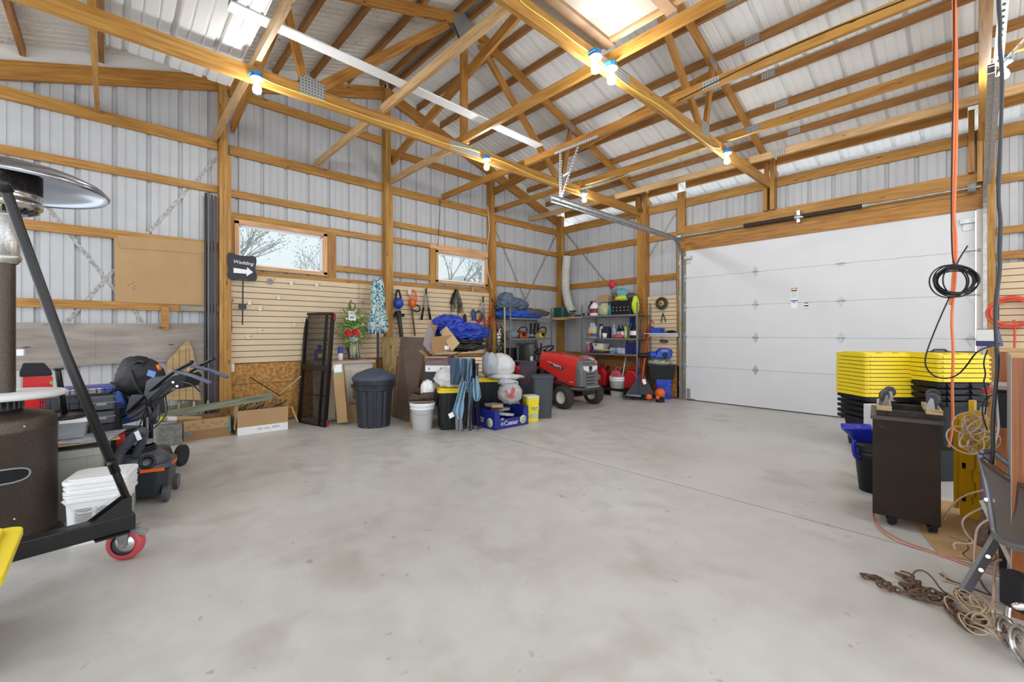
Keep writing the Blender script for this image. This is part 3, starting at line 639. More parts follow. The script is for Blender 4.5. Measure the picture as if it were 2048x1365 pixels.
# ================================================================== OUTSIDE, seen through the panes
BARK = mat('grey_bark', (.42, .43, .41), .8); LEAF = mat('pale_leaf', (.42, .50, .38), .7, var=.4, vscale=2)
def outside_tree(x, y, h, seed, lbl, leaves=300, lean=0, spread=1.0, m=BARK):
    R = random.Random(seed); t = thing('tree', lbl, 'tree', (x, y, -.4)); b = B(); tips = []
    def br(p, d, L, r, lv):
        q = p + d * L; mid = p + d * L * .5 + Vector((R.uniform(-1, 1), R.uniform(-1, 1), R.uniform(-.5, 1))) * L * .06
        b.tube([p, mid, q], lambda s, r=r: r * (1 - .4 * s), 4 if lv > 2 else 6, cap=False)
        if lv >= 5: tips.append(q); return
        for k in range(3 if lv < 4 else 2):
            nd = (d + Vector((R.uniform(-1, 1), R.uniform(-1, 1), R.uniform(-.25, .75))) * (.62 * spread)).normalized(); br(p + d * L * R.uniform(.55, 1), nd, L * R.uniform(.6, .85), r * .58, lv + 1)
    br(Vector((x, y, -.4)), Vector((0, lean, 1)).normalized(), h * .3, h * .016, 0)
    b.done('branches', m, t); c = B()
    for k in range(leaves):
        q = R.choice(tips) + Vector((R.gauss(0, .12), R.gauss(0, .12), R.gauss(0, .12))); s = R.uniform(.02, .035); u = Vector((R.gauss(0, 1), R.gauss(0, 1), R.gauss(0, 1))).normalized(); v = u.orthogonal().normalized()
        c.add([q - u * s, q + v * s * .6, q + u * s, q - v * s * .6], [(0, 1, 2, 3)])
    f = c.done('foliage', LEAF, t); f['kind'] = 'stuff'
outside_tree(-5.5, .6, 6.5, 3, 'bare branching tree outside, seen through the left window', 500, .25)
outside_tree(-8.5, 4.6, 5.4, 8, 'leaning bare tree outside the right part of the left window', 500, .35)
outside_tree(-6.0, 8.2, 7, 5, 'leafy tree outside the second window, left of the gable', 900, -.1)
outside_tree(-9.0, 12.8, 7, 9, 'thin tree outside the second window behind the gable roof', 500, 0)
t = thing('neighbour_house', 'pale gabled house outside, seen through the second window', 'house', (-14, 14.0, 0))
gz = 4.2; gy = 14.3
B().ngon([(gy - 3.4, 0), (gy + 3.4, 0), (gy + 3.4, 2.4), (gy, gz - .3), (gy - 3.4, 2.4)], -4, axis='x', T=Matrix.Translation((-14, 0, 0))).done('wall', mat('grey_green_siding', (.33, .42, .38), .7), t)
for s in (-1, 1): B().beam((-15.6, gy, gz), (-15.6, gy + s * 4.2, gz - 2.45), 5.5, .28, up=(0, 0, 1)).done('roof', mat('pale_roof', (.62, .68, .66), .7), t)
# ================================================================== HELPERS FOR THINGS
def VF(px, py, off=0, rot=0, z=0):
    """frame on the floor (or at height z) at a photo point, x to the right of the view, y away; off = how far behind that point"""
    p = ZP(px, py, z); h = Vector((p.x - CX, p.y, 0)).normalized(); p = p + h * off; return frame(p, atan2(-h.x, h.y) + rot)
def away(p, off): h = Vector((p.x - CX, p.y, 0)).normalized(); return p + h * off
def LWF(px, py, x=.02): return frame(XP(px, py, x), pi / 2)      # hung on the left wall, -y faces the room
def BWF(px, py, y=LY - .02): return frame(YP(px, py, y), 0)      # hung on the back wall
def polyx(pts, x, th): return B().ngon([(XP(a, c, x).y, XP(a, c, x).z) for a, c in pts], th, axis='x', T=Matrix.Translation((x, 0, 0)))
def polyy(pts, y, th): return B().ngon([(YP(a, c, y).x, YP(a, c, y).z) for a, c in pts], th, axis='y', T=Matrix.Translation((0, y, 0)))
def sheet4(c, th):
    """flat board through four corners"""
    n = (c[1] - c[0]).cross(c[3] - c[0]).normalized() * th
    V = list(c) + [p + n for p in c]
    def L(a, b): return (b - a).length
    w, h = L(c[0], c[1]), L(c[0], c[3]); uv = [(0, 0), (0, w), (h, w), (h, 0)]
    return B().add(V, [(3, 2, 1, 0), (4, 5, 6, 7), (0, 1, 5, 4), (1, 2, 6, 5), (2, 3, 7, 6), (3, 0, 4, 7)], False, [uv[::-1], uv] + [[(0, 0)] * 4] * 4)
def one(b, name, m, lbl, cat, grp=None, kind=None, **k): o = b.done(name, m, **k); return tag(o, lbl, cat, grp, kind)
# ================================================================== LEFT WALL
def slatwall(name, M, w, h, lbl, pitch=.0755):
    b = B(M); b.use(SLATG); b.box((w / 2, .016, h / 2), (w, .006, h)); b.use(SLAT); n = int(round(h / pitch)); p = h / n
    for k in range(n): b.box((w / 2, .006, p * (k + .5)), (w, .018, p - .009))
    return one(b, name, None, lbl, 'slat wall panel')
slatwall('slatwall', frame((.028, 1.10, .785), pi / 2), 2.03, 1.125, 'wide beige slat wall panel under the left window, mostly bare')
slatwall('slatwall', frame((.028, 3.265, .785), pi / 2), 2.01, 1.145, 'beige slat wall panel hung with saws, loppers and cords')
q = YP(1300, 596, LY - .02); slatwall('slatwall', frame((2.155, LY - .03, .60), 0), .56, 1.25, 'narrow slat wall panel left of the garage door, holding a small wheel')
slatwall('slatwall', frame((6.52, LY - .03, .70), 0), 2.0, 1.26, 'slat wall panel right of the garage door, with the coiled red hose')
b = B(); 
for y0, y1, z0, z1 in ((1.1, 2.08, .52, .777), (1.1, 2.08, .02, .515), (2.085, 3.12, .30, .777), (2.085, 3.12, .02, .295)): b.b2((.0, y0, z0), (.014, y1, z1))
one(b, 'strand_board', OSB, 'orange strand board on the wall below the bare slat panel', 'board')
one(B().b2((0, 3.27, .02), (.014, 5.27, .777)), 'strand_board', OSB, 'strand board on the wall behind the pile of boxes', 'board')
one(B().b2((.15, LY - .02, .02), (1.95, LY - .004, .60)), 'strand_board', OSB, 'strand board behind the red fuel cans', 'board')
one(B().b2((2.16, LY - .02, .02), (2.75, LY - .004, .58)), 'strand_board', OSB, 'strand board on the wall behind the black tote of gear', 'board')
# outlet
t = thing('power_outlet', 'white power outlet on the strand board by the first post', 'outlet', XP(462, 735, .02)); M = LWF(462, 735, .014)
B(M).box((0, -.004, 0), (.07, .008, .115)).done('cover_plate', WHITE, t, bevel=.002)
cp_ = t.children[0]
for s in (-1, 1): B(M).box((0, -.009, s * .025), (.034, .004, .034)).done('socket', OFFW, cp_)
# steel straps crossed on the wall
def strap(a, c, x, lbl, wall='x'):
    P0, P1 = (XP(*a, x), XP(*c, x)) if wall == 'x' else (YP(*a, x), YP(*c, x))
    b = B().beam(P0, P1, .034, .0015, up=(1, 0, 0) if wall == 'x' else (0, 1, 0)); one(b, 'steel_strap', STRAP, lbl, 'steel strap')
strap((8, 306), (233, 585), -.0438, 'mottled steel strap slanting down behind the heater to the cardboard'); strap((434, 315), (130, 648), -.042, 'mottled steel strap slanting down from the first post behind the cardboard')
strap((265, 617), (288, 650), -.042, 'short end of a steel strap below the lowest rail, left of centre')
strap((992, 462), (1055, 612), -.042, 'thin steel strap on the gable wall slanting down right towards the shelf'); strap((1113, 468), (1032, 640), -.0435, 'thin steel strap slanting down left from the corner post')
strap((1133, 468), (1228, 585), LY + .042, 'thin steel strap slanting down beside the white duct', 'y'); strap((1353, 425), (1297, 515), LY + .042, 'short steel strap beside the door spring end', 'y')
# big flat cardboard
t = thing('cardboard_sheet', 'large flat cardboard with folded top edge and handwriting, resting on the lowest rail', 'cardboard', XP(320, 612, .02))
polyx([(230, 604), (410, 611.5), (409, 489), (228, 474)], .002, .008).done('panel', CARD, t)
polyx([(240, 496), (409, 508), (409, 485), (234, 471)], .0105, .008).done('top_flap', CARD, t)
INK = mat('ink', (.03, .025, .05), .6)
def scrawl(px, py, n, seed):
    R = random.Random(seed); return [XP(px + i * 1.75, py - i * 1.0 + R.uniform(-2.1, 2.1), .0105) for i in range(n)]
b = B()
for k, (px, py, n) in enumerate(((254, 573, 11), (263, 577, 7), (265, 581, 6))): b.tube(scrawl(px, py, n, k), .0011, 4, smooth_pts=1)
b.done('handwriting', INK, t)
for i, (px, m) in enumerate(((411.5, BLACKM), (417.5, mat('dull_steel', (.13, .13, .14), .45, .6)), (424, mat('dark_steel', (.07, .065, .07), .5, .5)), (431, mat('brown_steel', (.085, .065, .07), .5, .4)))):
    x = .05 + .012 * i; a = XP(px, 386 + 2 * i, x); c = XP(px, 812, x); one(B().cyl((x, a.y, .01), (x, a.y, a.z), .013, n=12), 'steel_pipe', m, 'tall dark steel pipe standing against the wall, %s of the four' % ('leftmost', 'second from left', 'third from left', 'rightmost')[i], 'pipe', 'pipes left of the first post')
one(polyx([(33, 645), (192, 648), (192, 730), (33, 742)], .004, .012), 'plywood_board', GREYPLY, 'grey plywood board behind the heater, left one of two', 'board')
one(polyx([(192, 648), (413, 647), (413, 805), (365, 802), (365, 722), (192, 729.5)], .012, .012), 'plywood_board', GREYPLY, 'grey plywood board with brown stain beside the steel pipes', 'board')
one(polyx([(322, 612), (337, 612.5), (337, 661), (322, 660)], .005, .04), 'wood_block', PINE2, 'short upright block nailed under the lowest rail', 'wood block')
t = thing('fence_section', 'piece of yellow wooden fence with slanted top leaning on the grey plywood', 'fence', XP(368, 800, .1)); xs = [(334, 352, 724, 702), (353, 366, 701, 690), (367, 379, 689, 680), (380, 392, 690, 738)]
for i, (p0, p1, t0, t1) in enumerate([(334, 345, 723, 711), (346, 358, 710, 697), (359, 371, 696, 684)]):
    polyx([(p0 + 6 * 0, 800), (p1, 800), (p1, t1), (p0, t0)], .075, .02).done('picket', FENCEW, t)
polyx([(372, 800), (386, 800), (375, 680), (372, 683)], .075, .02).done('picket', FENCEW, t); polyx([(387, 800), (401, 800), (385, 700), (376, 681)], .075, .02).done('picket', FENCEW, t)
polyx([(336, 741), (384, 741), (385, 735), (337, 735)], .05, .02).done('rail', FENCEW, t)
# wedding sign
sx = .115; t = thing('wedding_sign', 'black scalloped sign with white word and arrow on a short stake', 'sign', XP(485, 650, sx))
o2 = [(458, 505), (466, 507), (476, 511), (487, 512), (497, 513), (506, 512), (512, 516), (513, 524), (511, 533), (510, 541), (513, 549), (514, 557), (510, 563), (502, 563), (493, 560), (484, 558), (474, 559), (464, 560), (456, 556), (454, 549), (457, 540), (456, 531), (454, 522), (454, 512)]
polyx(o2, sx, .008).done('plaque', mat('chalk_black', (.025, .028, .035), .6), t, bevel=.0015)
M = frame(XP(485, 525, sx + .0085), pi / 2, rx=pi / 2); wsz = .060
text('lettering', 'Wedding', wsz, frame(XP(486.5, 526, sx + .009), pi / 2) @ Matrix.Rotation(pi / 2, 4, 'X') @ Matrix.Rotation(-.05, 4, 'Z'), WHITE, t, shear=.25)
polyx([(467, 536), (494, 540), (494, 534.5), (506, 545), (493, 553), (493, 548), (467, 546)], sx + .0085, .001).done('arrow', WHITE, t)
b = B(); a = XP(486, 559, sx); c = XP(485, 650, sx); b.cyl(a, c, .008, n=10); b.done('stake', BLACKM, t); q = XP(485, 613, sx); B().b2((sx - .02, q.y - .04, q.z - .035), (sx + .012, q.y + .04, q.z + .03)).done('clamp', BLACKM, t)
# peg hooks on the slat panel
HK = mat('hook_steel', (.55, .53, .47), .35, .7)
def hook(px, py, lbl='small silver peg hook on the bare slat panel', s=1, m=None, grp='small peg hooks on the bare slat panel'):
    q = XP(px, py, .045); b = B(frame(q, pi / 2)); b.box((0, -.004, -.0), (.035 * s, .006, .045 * s)); b.tube([(0, -.006, .01), (.005, -.06 * s, .0), (.01, -.12 * s, .005), (.012, -.14 * s, .025 * s)], .003, 6); one(b, 'peg_hook', m or HK, lbl, 'hook', grp)
for px, py, w in ((582, 567, 'top slats, below the middle of the window sill'), (633, 570, 'top slats, below the right end of the window sill'), (557, 596, 'third row, right of the sign'), (499, 606, 'beside the clamp of the sign stake'), (520, 618, 'just below the stake clamp, farther right'), (519, 662, 'upper of the two left ones above the scrap'), (496, 674, 'lowest of all, just right of the stake foot'), (588, 650, 'middle of the panel, nearest the black ramp'), (725, 604, 'right end of the bare panel by the umbrella')): hook(px, py, 'small silver peg hook, ' + w)
hook(540, 563, 'double dark hook on the top slats right of the sign', 1.6, GREYP, None); hook(945, 595 - 15, 'empty hook on the tool panel left of the silver loppers', 1.3, None, None)
t = one(B().tube([XP(463, 604, .06), XP(463, 640, .06), XP(464, 665, .06)], .003, 6).torus(XP(463, 601, .06), .016, .003, nrm=(1, 0, 0)), 'hanging_rod', BLACKM, 'thin dark rod hanging left of the sign stake', 'rod')
cable('cable', [XP(*p, .02) for p in ((880, 400), (880, 420), (878, 450), (877, 480), (875, 492))], .005, BLACKP, 'black cable dropping down the gable wall to the second window')
cable('cable', [XP(*p, .11) for p in ((975, 412), (978, 440), (979, 460), (975, 490), (973, 520), (976, 548), (983, 570), (984, 578))], .005, OFFW, 'white cable running down the third gable post')
cable('string', [XP(*p, .06) for p in ((718, 512), (718, 560), (717, 620), (716, 690))], .003, GREYP, 'thin string hanging down the slats right of the flowers', 'string')
cable('string', [XP(*p, .06) for p in ((724, 605), (724, 650), (723, 705))], .002, GREYP, 'thin wire hanging from a small hook beside the umbrella', 'string')
# ================================================================== WRECKED WOOD, BOXES, CONCRETE BLOCK by the left wall
gx = ZP(318, 894); 
one(B(frame(ZP(340, 893) + Vector((-.11, .0, 0)), pi / 2 + .02)).box((0, 0, .1), (.2, .22, .2)), 'concrete_block', mat('block_grey', (.26, .26, .24), .85, var=.4, vscale=40, bump=.6, bscale=80), 'rough grey concrete block on the floor under the mower handle', 'block')
def tubbox(M, w, d, h, m, wall=.005):
    b = B(M); b.use(m)
    for c, s in (((0, -d / 2, h / 2), (w, wall, h)), ((0, d / 2, h / 2), (w, wall, h)), ((-w / 2, 0, h / 2), (wall, d, h)), ((w / 2, 0, h / 2), (wall, d, h)), ((0, 0, wall), (w, d, wall))): b.box(c, s)
    return b
t = thing('cardboard_box', 'low cardboard box printed with circles, under the weathered boards', 'box', (.38, .79, 0), pi / 2 + .01); M = frame((.38, .79, 0), pi / 2 + .01)
tubbox(M, .43, .34, .22, CARD2).done('carton', None, t)
b = B(M); b.box((-.01, -.174, .16), (.41, .003, .11)); b.done('lid_skirt', CARD, t)
b = B(M)
for k in range(9): b.torus((-.17 + .042 * k, -.1765, .135 + .035 * (k % 2) + (.02 if k % 3 == 0 else 0)), .013, .0012, 14, 4, nrm=(0, 1, 0))
b.done('printed_circles', mat('brown_print', (.12, .07, .05), .8), t)
B(M).box((.205, -.177, .12), (.02, .004, .15)).box((-.17, -.177, .085), (.05, .004, .02)).done('tape', mat('teal_tape', (.03, .3, .42), .5), t)
M = frame((.47, 1.32, 0), pi / 2 - .02); t = thing('cardboard_box', 'open brown and white carton of wire and scrap below the strand board', 'box', (.47, 1.32, 0), pi / 2)
tubbox(M, .52, .36, .28, CARD).done('carton', None, t); B(M).box((0, -.1835, .045), (.522, .003, .088)).box((.262, 0, .14), (.003, .36, .28)).done('white_band', WHITE, t)
b = B(M); b.box((-.29, 0, .16), (.004, .34, .26), T=Matrix.Rotation(.12, 4, 'Y')); b.done('side_flap', CARD, t)
text('print', 'UBC  ION', .03, M @ Matrix.Translation((-.0, -.1858, .05)) @ RX90, GREYP, t); text('print', 'KD2A', .03, M @ Matrix.Translation((.13, -.1858, .055)) @ RX90, mat('navy_print', (.03, .04, .12), .6), t)
b = B(M); R = random.Random(4)
for k in range(44):
    c = Vector((R.uniform(-.2, .22), R.uniform(-.13, .13), R.uniform(.2, .33))); a = R.uniform(0, 6); r = R.uniform(.03, .09)
    b.use(R.choice((BLACKM, RUST, mat('brass_wire', (.5, .35, .12), .5, .3), RUST, OLDW))); b.tube([c + Vector((r * cos(a + s), r * .6 * sin(a + s), .03 * sin(2 * s + a))) for s in (0, .7, 1.4, 2.1, 2.8, 3.5)], .004, 5, smooth_pts=1)
o = b.done('scrap_wire', None); tag(o, 'tangle of dark wire and brass scrap heaped in the open carton', 'scrap wire', kind='stuff')
one(B().tube([DP(500, 755, 5.45), DP(550, 786, 5.3), DP(560, 792, 5.3)], .007, 6), 'metal_rod', BLACKM, 'thin dark rod sticking up left out of the scrap carton', 'rod')
one(B().tube([DP(602, 753, 5.35), DP(562, 787, 5.35), DP(545, 800, 5.3)], .008, 6), 'metal_rod', mat('rod_tan', (.4, .33, .24), .5, .3), 'pale rod sticking up right out of the scrap carton', 'rod')
one(B().tube([DP(583, 813, 5.3), DP(596, 845, 5.25)], .010, 6), 'wood_stick', FENCEW, 'thin stick leaning between the carton and the black ramp', 'stick')
t = thing('weathered_frame', 'long weathered green wooden frame with rungs lying across the boxes', 'wooden frame', (.5, .9, .24)); b = B()
P0, P1 = DP(318, 836, 4.75), DP(470, 803, 5.35); P0.z = .26; P1.z = .30
GW = wood('mossy_wood', (.20, .22, .14), (.09, .11, .08), (.30, .30, .2))
B().beam(P0, DP(545, 792, 5.2), .03, .075).done('long_board', GW, t); B().beam(P0 + Vector((-.16, .05, .045)), P1 + Vector((-.14, .25, .05)), .03, .05).done('long_board', GW, t)
for k in range(6):
    p = P0.lerp(P1, k / 5.2 + .03); B().beam(p + Vector((.02, 0, -.02)), p + Vector((-.17, .04, .12)), .025, .03).done('rung', OLDW, t)
t = thing('cardboard_tube', 'brown mailing tube with yellow end lying on the concrete block', 'tube', ZP(345, 840, .23)); a, c = DP(322, 839, 4.5), DP(400, 838, 4.85)
B().cyl(a, c, .028, n=16).done('tube', CARD, t); B().cyl(a.lerp(c, .12), a.lerp(c, .35), .0285, n=16).done('paper_label', OFFW, t); B().cyl(a.lerp(c, -.06), a, .026, n=16).done('end_cap', mat('lime_cap', (.6, .7, .05), .4), t)
# ================================================================== LOADING RAMP, CABINET, FLOWERS, UMBRELLA
TL, TR, BR, BL = DP(614, 629, 6.02), DP(666, 628, 5.74), DP(650, 856, 5.36), DP(598, 846, 5.66)
t = thing('loading_ramp', 'folded black mesh loading ramp standing on end against the slat panel', 'ramp', (BL + BR) / 2); up = (TL - BL).cross(BR - BL).normalized()
def lerp4(u, v): return (BL * (1 - u) + BR * u) * (1 - v) + (TL * (1 - u) + TR * u) * v
for nm, e in (('side_rail', (0, 0, 0, 1)), ('side_rail', (1, 0, 1, 1)), ('end_rail', (0, 0, 1, 0)), ('end_rail', (0, 1, 1, 1)), ('centre_rail', (0, .5, 1, .5)), ('side_rail', (.78, 0, .78, 1))):
    w = .035 if e[0] in (0, 1) and nm == 'side_rail' else (.012 if e[0] == .78 else (.07 if nm == 'centre_rail' else .03))
    B().beam(lerp4(e[0], e[1]), lerp4(e[2], e[3]), .04, w, up=(lerp4(1, .5) - lerp4(0, .5)) if nm == 'side_rail' else (TL - BL)).done(nm, BLACKM, t)
b = B(); lattice(b, BL, BR - BL, TL - BL, 14, 62, .0032); b.done('mesh', BLACKM, t)
O2 = -up * .10 if up.dot(dV) < 0 else up * .10; O2 = dV * .12 - rV * .05
b = B()
for e in ((0, 0, 0, 1), (1, 0, 1, 1), (0, 1, 1, 1), (0, .5, 1, .5), (0, 0, 1, 0), (0, .25, 1, .25), (0, .75, 1, .75)): b.tube([lerp4(e[0], e[1]) + O2, lerp4(e[2], e[3]) + O2], .008, 6)
for v in (0, .5, 1): b.tube([lerp4(0, v), lerp4(0, v) + O2], .008, 6)
b.done('folded_leaf', BLACKM, t)
for p, s in ((TR, 1), (BR, -1)): B().beam(p + up * .022 - (TL - BL).normalized() * .0, p + up * .022 - (TL - BL).normalized() * (.09 * s), .045, .03, up=rV).done('red_end', REDP, t)
CM = frame((.30, 2.36, 0), pi / 2); t = thing('cabinet', 'cream cabinet with a jutting top, flowers standing on it', 'cabinet', (.30, 2.36, 0), pi / 2); CR = mat('cream_paint', (.66, .61, .54), .5)
B(CM).box((.03, 0, .38), (.66, .44, .74)).done('body', CR, t); B(CM).box((.03, -.01, .77), (.72, .50, .035)).done('top', mat('beige_top', (.5, .42, .34), .5), t)
for k, (cx, w) in enumerate(((-.12, .3), (.20, .3))): dd_ = B(CM).box((cx, -.224, .42), (w, .012, .5)).done('door', CR, t, bevel=.004)
B(CM).box((.25, -.232, .62), (.07, .006, .008)).done('handle', STEEL, dd_)
one(B(frame(DP(683, 845, 5.45), YAW)).box((0, .05, .36), (.13, .05, .74), T=Matrix.Rotation(-.10, 4, 'Y') @ Matrix.Rotation(-.05, 4, 'X')), 'long_carton', CARD, 'tall narrow carton leaning on the front of the cream cabinet', 'box')
t = D.objects['long_carton']; M = frame(DP(683, 845, 5.45), YAW) @ Matrix.Rotation(-.10, 4, 'Y') @ Matrix.Rotation(-.05, 4, 'X')
B(M).box((0, .022, .68), (.10, .004, .1)).done('paper_label', WHITE, t); B(M).box((0, .0222, .61), (.10, .004, .035)).done('green_band', mat('sage_green', (.25, .38, .22), .6), t); text('print', 'IL', .03, M @ Matrix.Translation((-.03, .0195, .71)) @ RX90, BLK, t)
one(B(frame(DP(655, 838, 5.62), YAW)).box((.0, .06, .31), (.17, .05, .62)), 'long_carton', mat('pale_card', (.55, .42, .30), .7), 'tall pale carton standing between the ramp and the leaning carton', 'box')
M = frame(DP(703, 838, 5.7), YAW + .1); t = thing('cardboard_box', 'small open carton half hidden behind the black rubbish bin', 'box', DP(703, 838, 5.7)); tubbox(M @ Matrix.Translation((0, .1, -DP(703, 838, 5.7).z)), .22, .2, .22, CARD).done('carton', None, t); B(M).box((.03, .2, .32), (.13, .004, .18)).done('raised_flap', CARD2, t)
# things behind the ramp, on the cabinet
def jug(p, m, lbl, s=1, cap=None):
    M = frame(p, pi / 2); t = thing('jug', lbl, 'jug', p, pi / 2); B(M).lathe([(0, 0), (.07 * s, 0), (.075 * s, .02), (.075 * s, .12 * s), (.03 * s, .16 * s), (.025 * s, .19 * s), (0, .19 * s)], 16, sy=.7).done('body', m, t); B(M).cyl((0, 0, .185 * s), (0, 0, .21 * s), .027 * s, n=12).done('cap', cap or BLACKP, t); B(M).box((0, -.054 * s, .07), (.08 * s, .004, .06)).done('label', YEL, t); return t
jug((.22, 2.10, .79), BLUE, 'blue jug with yellow label seen through the ramp mesh')
p = (.36, 2.33, .79); M = frame(p); t = thing('bottle', 'small bottle with blue cap beside the flower vase', 'bottle', p); B(M).lathe([(0, 0), (.032, 0), (.032, .1), (0, .1)], 14).done('body', WHITE, t); B(M).lathe([(.034, .1), (.034, .17), (.02, .19), (0, .19)], 14).done('cap', BLUE, t)
p = Vector((.25, 2.56, .79)); t = thing('flower_vase', 'vase of greenery with two red blooms and white roses on the cabinet', 'flowers', p); M = frame(p)
B(M).lathe([(0, 0), (.07, 0), (.085, .035), (.05, .035), (0, .03)], 20).done('bowl', mat('brown_bowl', (.14, .09, .07), .5), t); B(M).lathe([(0, .03), (.035, .035), (.045, .15), (.03, .24), (0, .24)], 16).done('vase', mat('pale_green_vase', (.45, .5, .3), .5), t)
CHK = mat('check_cloth', (.75, .75, .72), .7); n = CHK.node_tree.nodes; ck = n.new('ShaderNodeTexChecker'); ck.inputs['Scale'].default_value = 60; ck.inputs['Color1'].default_value = (.8, .8, .78, 1); ck.inputs['Color2'].default_value = (.04, .04, .05, 1); tc = n.new('ShaderNodeTexCoord'); CHK.node_tree.links.new(tc.outputs['Object'], ck.inputs['Vector']); CHK.node_tree.links.new(ck.outputs[0], n['Principled BSDF'].inputs['Base Color'])
B(M).lump((.01, 0, .29), (.06, .06, .045), .35, seed=3).tube([(.03, -.05, .26), (.045, -.06, .12), (.05, -.05, .03)], .014, 8).tube([(.03, .03, .26), (.045, .04, .12), (.05, .05, .03)], .012, 8).done('ribbon', CHK, t)
R = random.Random(5); b = B(M); c1 = mat('leaf_green', (.12, .24, .05), .6); c2 = mat('leaf_light', (.35, .48, .12), .6)
for k in range(850):
    a = R.uniform(0, 2 * pi); rr = abs(R.gauss(0, .55)); c = Vector((R.gauss(.0, .045), cos(a) * .19 * min(rr, 1.15), .46 + sin(a) * .26 * min(rr, 1.1))); u = Vector((R.gauss(0, .5), cos(a), sin(a))).normalized() * R.uniform(.025, .05); v = u.cross(Vector((1, R.gauss(0, .5), .2))).normalized() * R.uniform(.006, .014)
    b.use(R.choice((c1, c1, c2))); b.add([c - u, c + v, c + u, c - v], [(0, 1, 2, 3)])
f = b.done('foliage', None, t); f['kind'] = 'stuff'
for (y, z, s, m, nm) in ((.0, .40, .075, mat('coral_red', (.72, .03, .06), .55), 'red_bloom'), (-.11, .38, .065, MATS['coral_red'], 'red_bloom'), (-.13, .58, .035, mat('cream_rose', (.75, .72, .42), .6), 'rose'), (.03, .60, .03, MATS['cream_rose'], 'rose'), (.10, .50, .03, MATS['cream_rose'], 'rose'), (.08, .33, .03, mat('green_rose', (.45, .6, .2), .6), 'rose')):
    b = B(M @ Matrix.Translation((.07, y, z)))
    for k in range(22 if s > .05 else 10):
        a = k * 2.4; e = .25 + .75 * (k / 22); d = Vector((.55 * (1 - e) + .12, cos(a) * e, sin(a) * e)).normalized() * s; w = d.cross(Vector((1, 0, 0))).normalized() * s * .22; b.add([Vector((.0, 0, 0)), d * .6 + w, d, d * .6 - w], [(0, 1, 2, 3)])
    b.ball((.0, 0, 0), s * .35, 8); b.done(nm, m, t)
B(M).box((.09, -.055, .62), (.006, .105, .13)).done('word_plaque', WHITE, t)
text('plaque_words', 'HO\nME', .055, M @ Matrix.Translation((.0945, -.055, .625)) @ Matrix.Rotation(pi / 2, 4, 'Z') @ RX90, BLK, t)
B(M).tube([(.05, -.07, .70), (.05, -.07, .82), (.05, -.05, .84)], .01, 8).torus((.05, -.045, .76), .05, .008, 16, 6, nrm=(1, 0, 0)).done('bow_hook', mat('dark_bow', (.12, .1, .08), .6), t)
for i, (px, zz) in enumerate(((700, .22), (716, .26), (719, .24))):
    q = XP(px, 712, .12); one(B().beam((.12, q.y, .79), (.05, q.y - .02, .79 + zz), .02, .03, up=(0, 1, 0)), 'metal_bar', mat('bar_grey', (.12, .11, .11), .5, .4), 'dark metal bar standing on the cabinet top, %s of three' % ('leftmost', 'middle', 'rightmost')[i], 'metal bar')
# umbrella
def umat():
    m = D.materials.new('leaf_print_cloth'); m.use_nodes = True; n = m.node_tree.nodes; l = m.node_tree.links; b = n['Principled BSDF']; b.inputs['Roughness'].default_value = .8
    tc = n.new('ShaderNodeTexCoord'); w = n.new('ShaderNodeTexWave'); w.inputs['Scale'].default_value = 6; w.inputs['Distortion'].default_value = 14; w.inputs['Detail'].default_value = 3; w.inputs['Detail Scale'].default_value = 2.2; l.new(tc.outputs['Object'], w.inputs['Vector'])
    cr = ramp(n, [(.0, (.02, .10, .20)), (.28, (.05, .30, .42)), (.5, (.60, .62, .52)), (.75, (.52, .60, .55))]); l.new(w.outputs['Fac'], cr.inputs['Fac']); l.new(cr.outputs[0], b.inputs['Base Color']); return m
UM = umat(); top_ = XP(756, 556, .30); bot = XP(753, 760, .42); t = thing('patio_umbrella', 'closed leaf print patio umbrella leaning on the central post', 'umbrella', (bot.x, bot.y, .0))
foot = Vector((.52, bot.y - .03, 0)); ax = axis_frame(top_, foot) @ Matrix.Rotation(pi / 2, 4, 'Y'); L = (foot - top_).length
b = B(ax); prf = [(.0, .0), (.05, .005), (.075, .06), (.085, .15), (.09, .30), (.085, .42), (.095, .52), (.125, .68), (.13, .74), (.115, .80), (.07, .82), (.03, .80)]
nseg = 48; V = []
for j, (r, z) in enumerate(prf):
    for i in range(nseg):
        a = 2 * pi * i / nseg; k = 1 + (.16 * cos(8 * a) + .07 * cos(13 * a + z * 9)) * min(1, z / .2); V.append((r * k * cos(a), r * k * sin(a), z + (.03 * cos(8 * a) if j in (8, 9, 10) else 0)))
b.add(V, [(j * nseg + i, j * nseg + (i + 1) % nseg, (j + 1) * nseg + (i + 1) % nseg, (j + 1) * nseg + i) for j in range(len(prf) - 1) for i in range(nseg)], True); cn_ = b.done('canopy', UM, t)
B(ax).cyl((0, 0, -.0), (0, 0, L), .017, n=12).done('pole', BLACKM, t)
for k in range(7): a = k * .9; B(ax).cyl((.05 * cos(a), .05 * sin(a), .76), (.07 * cos(a), .07 * sin(a), .86), .009, n=6).done('rib', WHITE, cn_)
